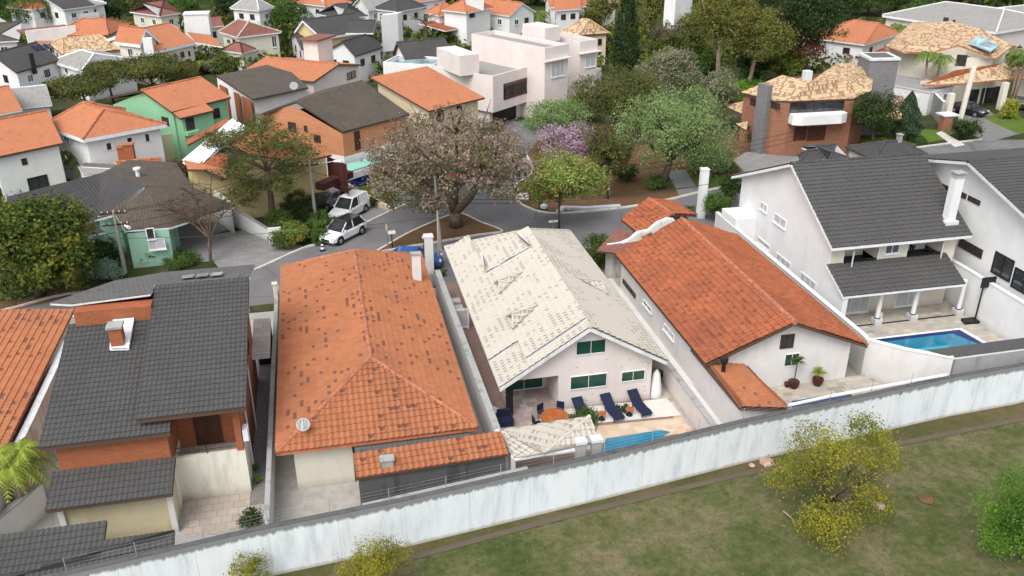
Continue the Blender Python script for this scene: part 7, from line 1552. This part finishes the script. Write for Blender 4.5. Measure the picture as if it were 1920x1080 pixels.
for dz, dx in ((0, .8), (0, -.4), (-.9, .6), (-1.6, 0)):
    wire(T2 + V(dx, 0, dz - .1), T1 + V(dx, 0, dz - .1), .7); wire(V(-45, T2.y - 8 + dx, 6.3 + dz), T2 + V(dx, 0, dz - .1), .6)
for k in range(3): wire(T3 + V(0, 0, -.2 - .5 * k), T5 + V(.3 * k, 0, -.2 - .45 * k), .9)
wire(T1 + V(0, 0, -1.6), T3 + V(0, 0, -.6), .6); wire(T1 - V(0, 0, 2.4), T3 - V(0, 0, 1.2), .5)
wire(T2 - V(0, 0, 2.2), V(B4.x, B4.y, T4.z - .5), .4)
for k in range(2): wire(T3 - V(0, 0, 1.8 + k * .4), U(1330, 345, 3.5 + k), .6)
# sign, lamp posts, cone, hydrant-like items
def sgn(label, base, topy, head, hm, name, cat, pm='black'):
    b = U(*base, 0); tp = PDist(base[0] - 1, topy, b); t = thing(name, label, cat, tuple(b)); mb = MB(); mb.tube([b, V(b.x, b.y, tp.z)], .05, 8); mb.build('post', pm, t); mb = MB(); s = head; mb.box((b.x - s[0], b.y - s[1], tp.z - s[2]), (b.x + s[0], b.y + s[1], tp.z)); mb.build('head', hm, t)
sgn('short black lamp post with white flat head on the island tip', (736, 466), 434, (.3, .22, .14), 'fasciaw', 'garden_lamp', 'lamp'); sgn('small yellow edged sign on a thin grey post at the island tip', (727, 466), 421, (.06, .16, .5), 'ridge_tan', 'street_sign', 'sign', 'steel')
sgn('black garden lamp with small round white head beside the white pillar', (797, 505), 443, (.11, .11, .16), 'fasciaw', 'garden_lamp', 'lamp'); sgn('grey street name sign post beside the round street tree trunk', (1037, 432), 413, (.4, .03, .18), 'fascia', 'street_sign', 'sign', 'steel')
c = U(605, 470, 0); t = thing('traffic_cone', 'small black and white traffic cone beside the parked white car', 'traffic cone', tuple(c)); mb = MB(); mb.lathe(c, [(.24, .0), (.24, .05), (.16, .06), (.05, .72)], 12); mb.build('cone', 'black', t)
mb = MB(); mb.lathe(c, [(.145, .16), (.118, .32)], 12); mb.lathe(c, [(.098, .45), (.07, .6)], 12); mb.build('band', 'tyre_white', t)
c = U(1013, 388, 0); t = thing('litter_bin', 'green litter bin with a pale bag under the round street tree', 'litter bin', tuple(c)); mb = MB(); mb.box((c.x - .22, c.y - .2, .35), (c.x + .22, c.y + .2, 1.15)); mb.build('bin', 'greenglass', t); mb = MB(); mb.tube([c, c + V(0, 0, .4)], .05, 6); mb.build('post', 'steel', t)
c = U(1020, 391, 0); mb = MB(); mb.lathe(c, [(.1, 0), (.35, .1), (.33, .3), (.1, .45)], 9); tag(mb.build('rubbish_bag', 'fascia', origin=tuple(c)), 'pale tied rubbish bag on the ground beside the green bin', 'bag')
c = U(1141, 372, 0); mb = MB(); mb.tube([c, c + V(0, 0, 1.3)], .1, 8); tag(mb.build('stake', 'leaf_silver', origin=tuple(c)), 'short pale green painted stake on the red park earth', 'stake')
c = U(397, 487, 0); mb = MB(); mb.box((c.x - .08, c.y - .06, 1.1), (c.x + .08, c.y + .06, 1.5)); tag(mb.build('meter_label', 'yellowp', origin=(c.x, c.y, 1.1)), 'small yellow tag tied on the bare tree trunk by the drive', 'tag')
# fence along the far drive
ff = thing('paling_fence', 'row of thin posts along the far pavement behind the big island tree', 'fence', tuple(U(760, 375, 0)))
for i in range(9):
    c = U(745 + i * 12.5, 388 - i * 5.2, 0); mb = MB(); mb.tube([c, c + V(0, 0, 2.0)], .05, 5); mb.build('post', 'greywall', ff)
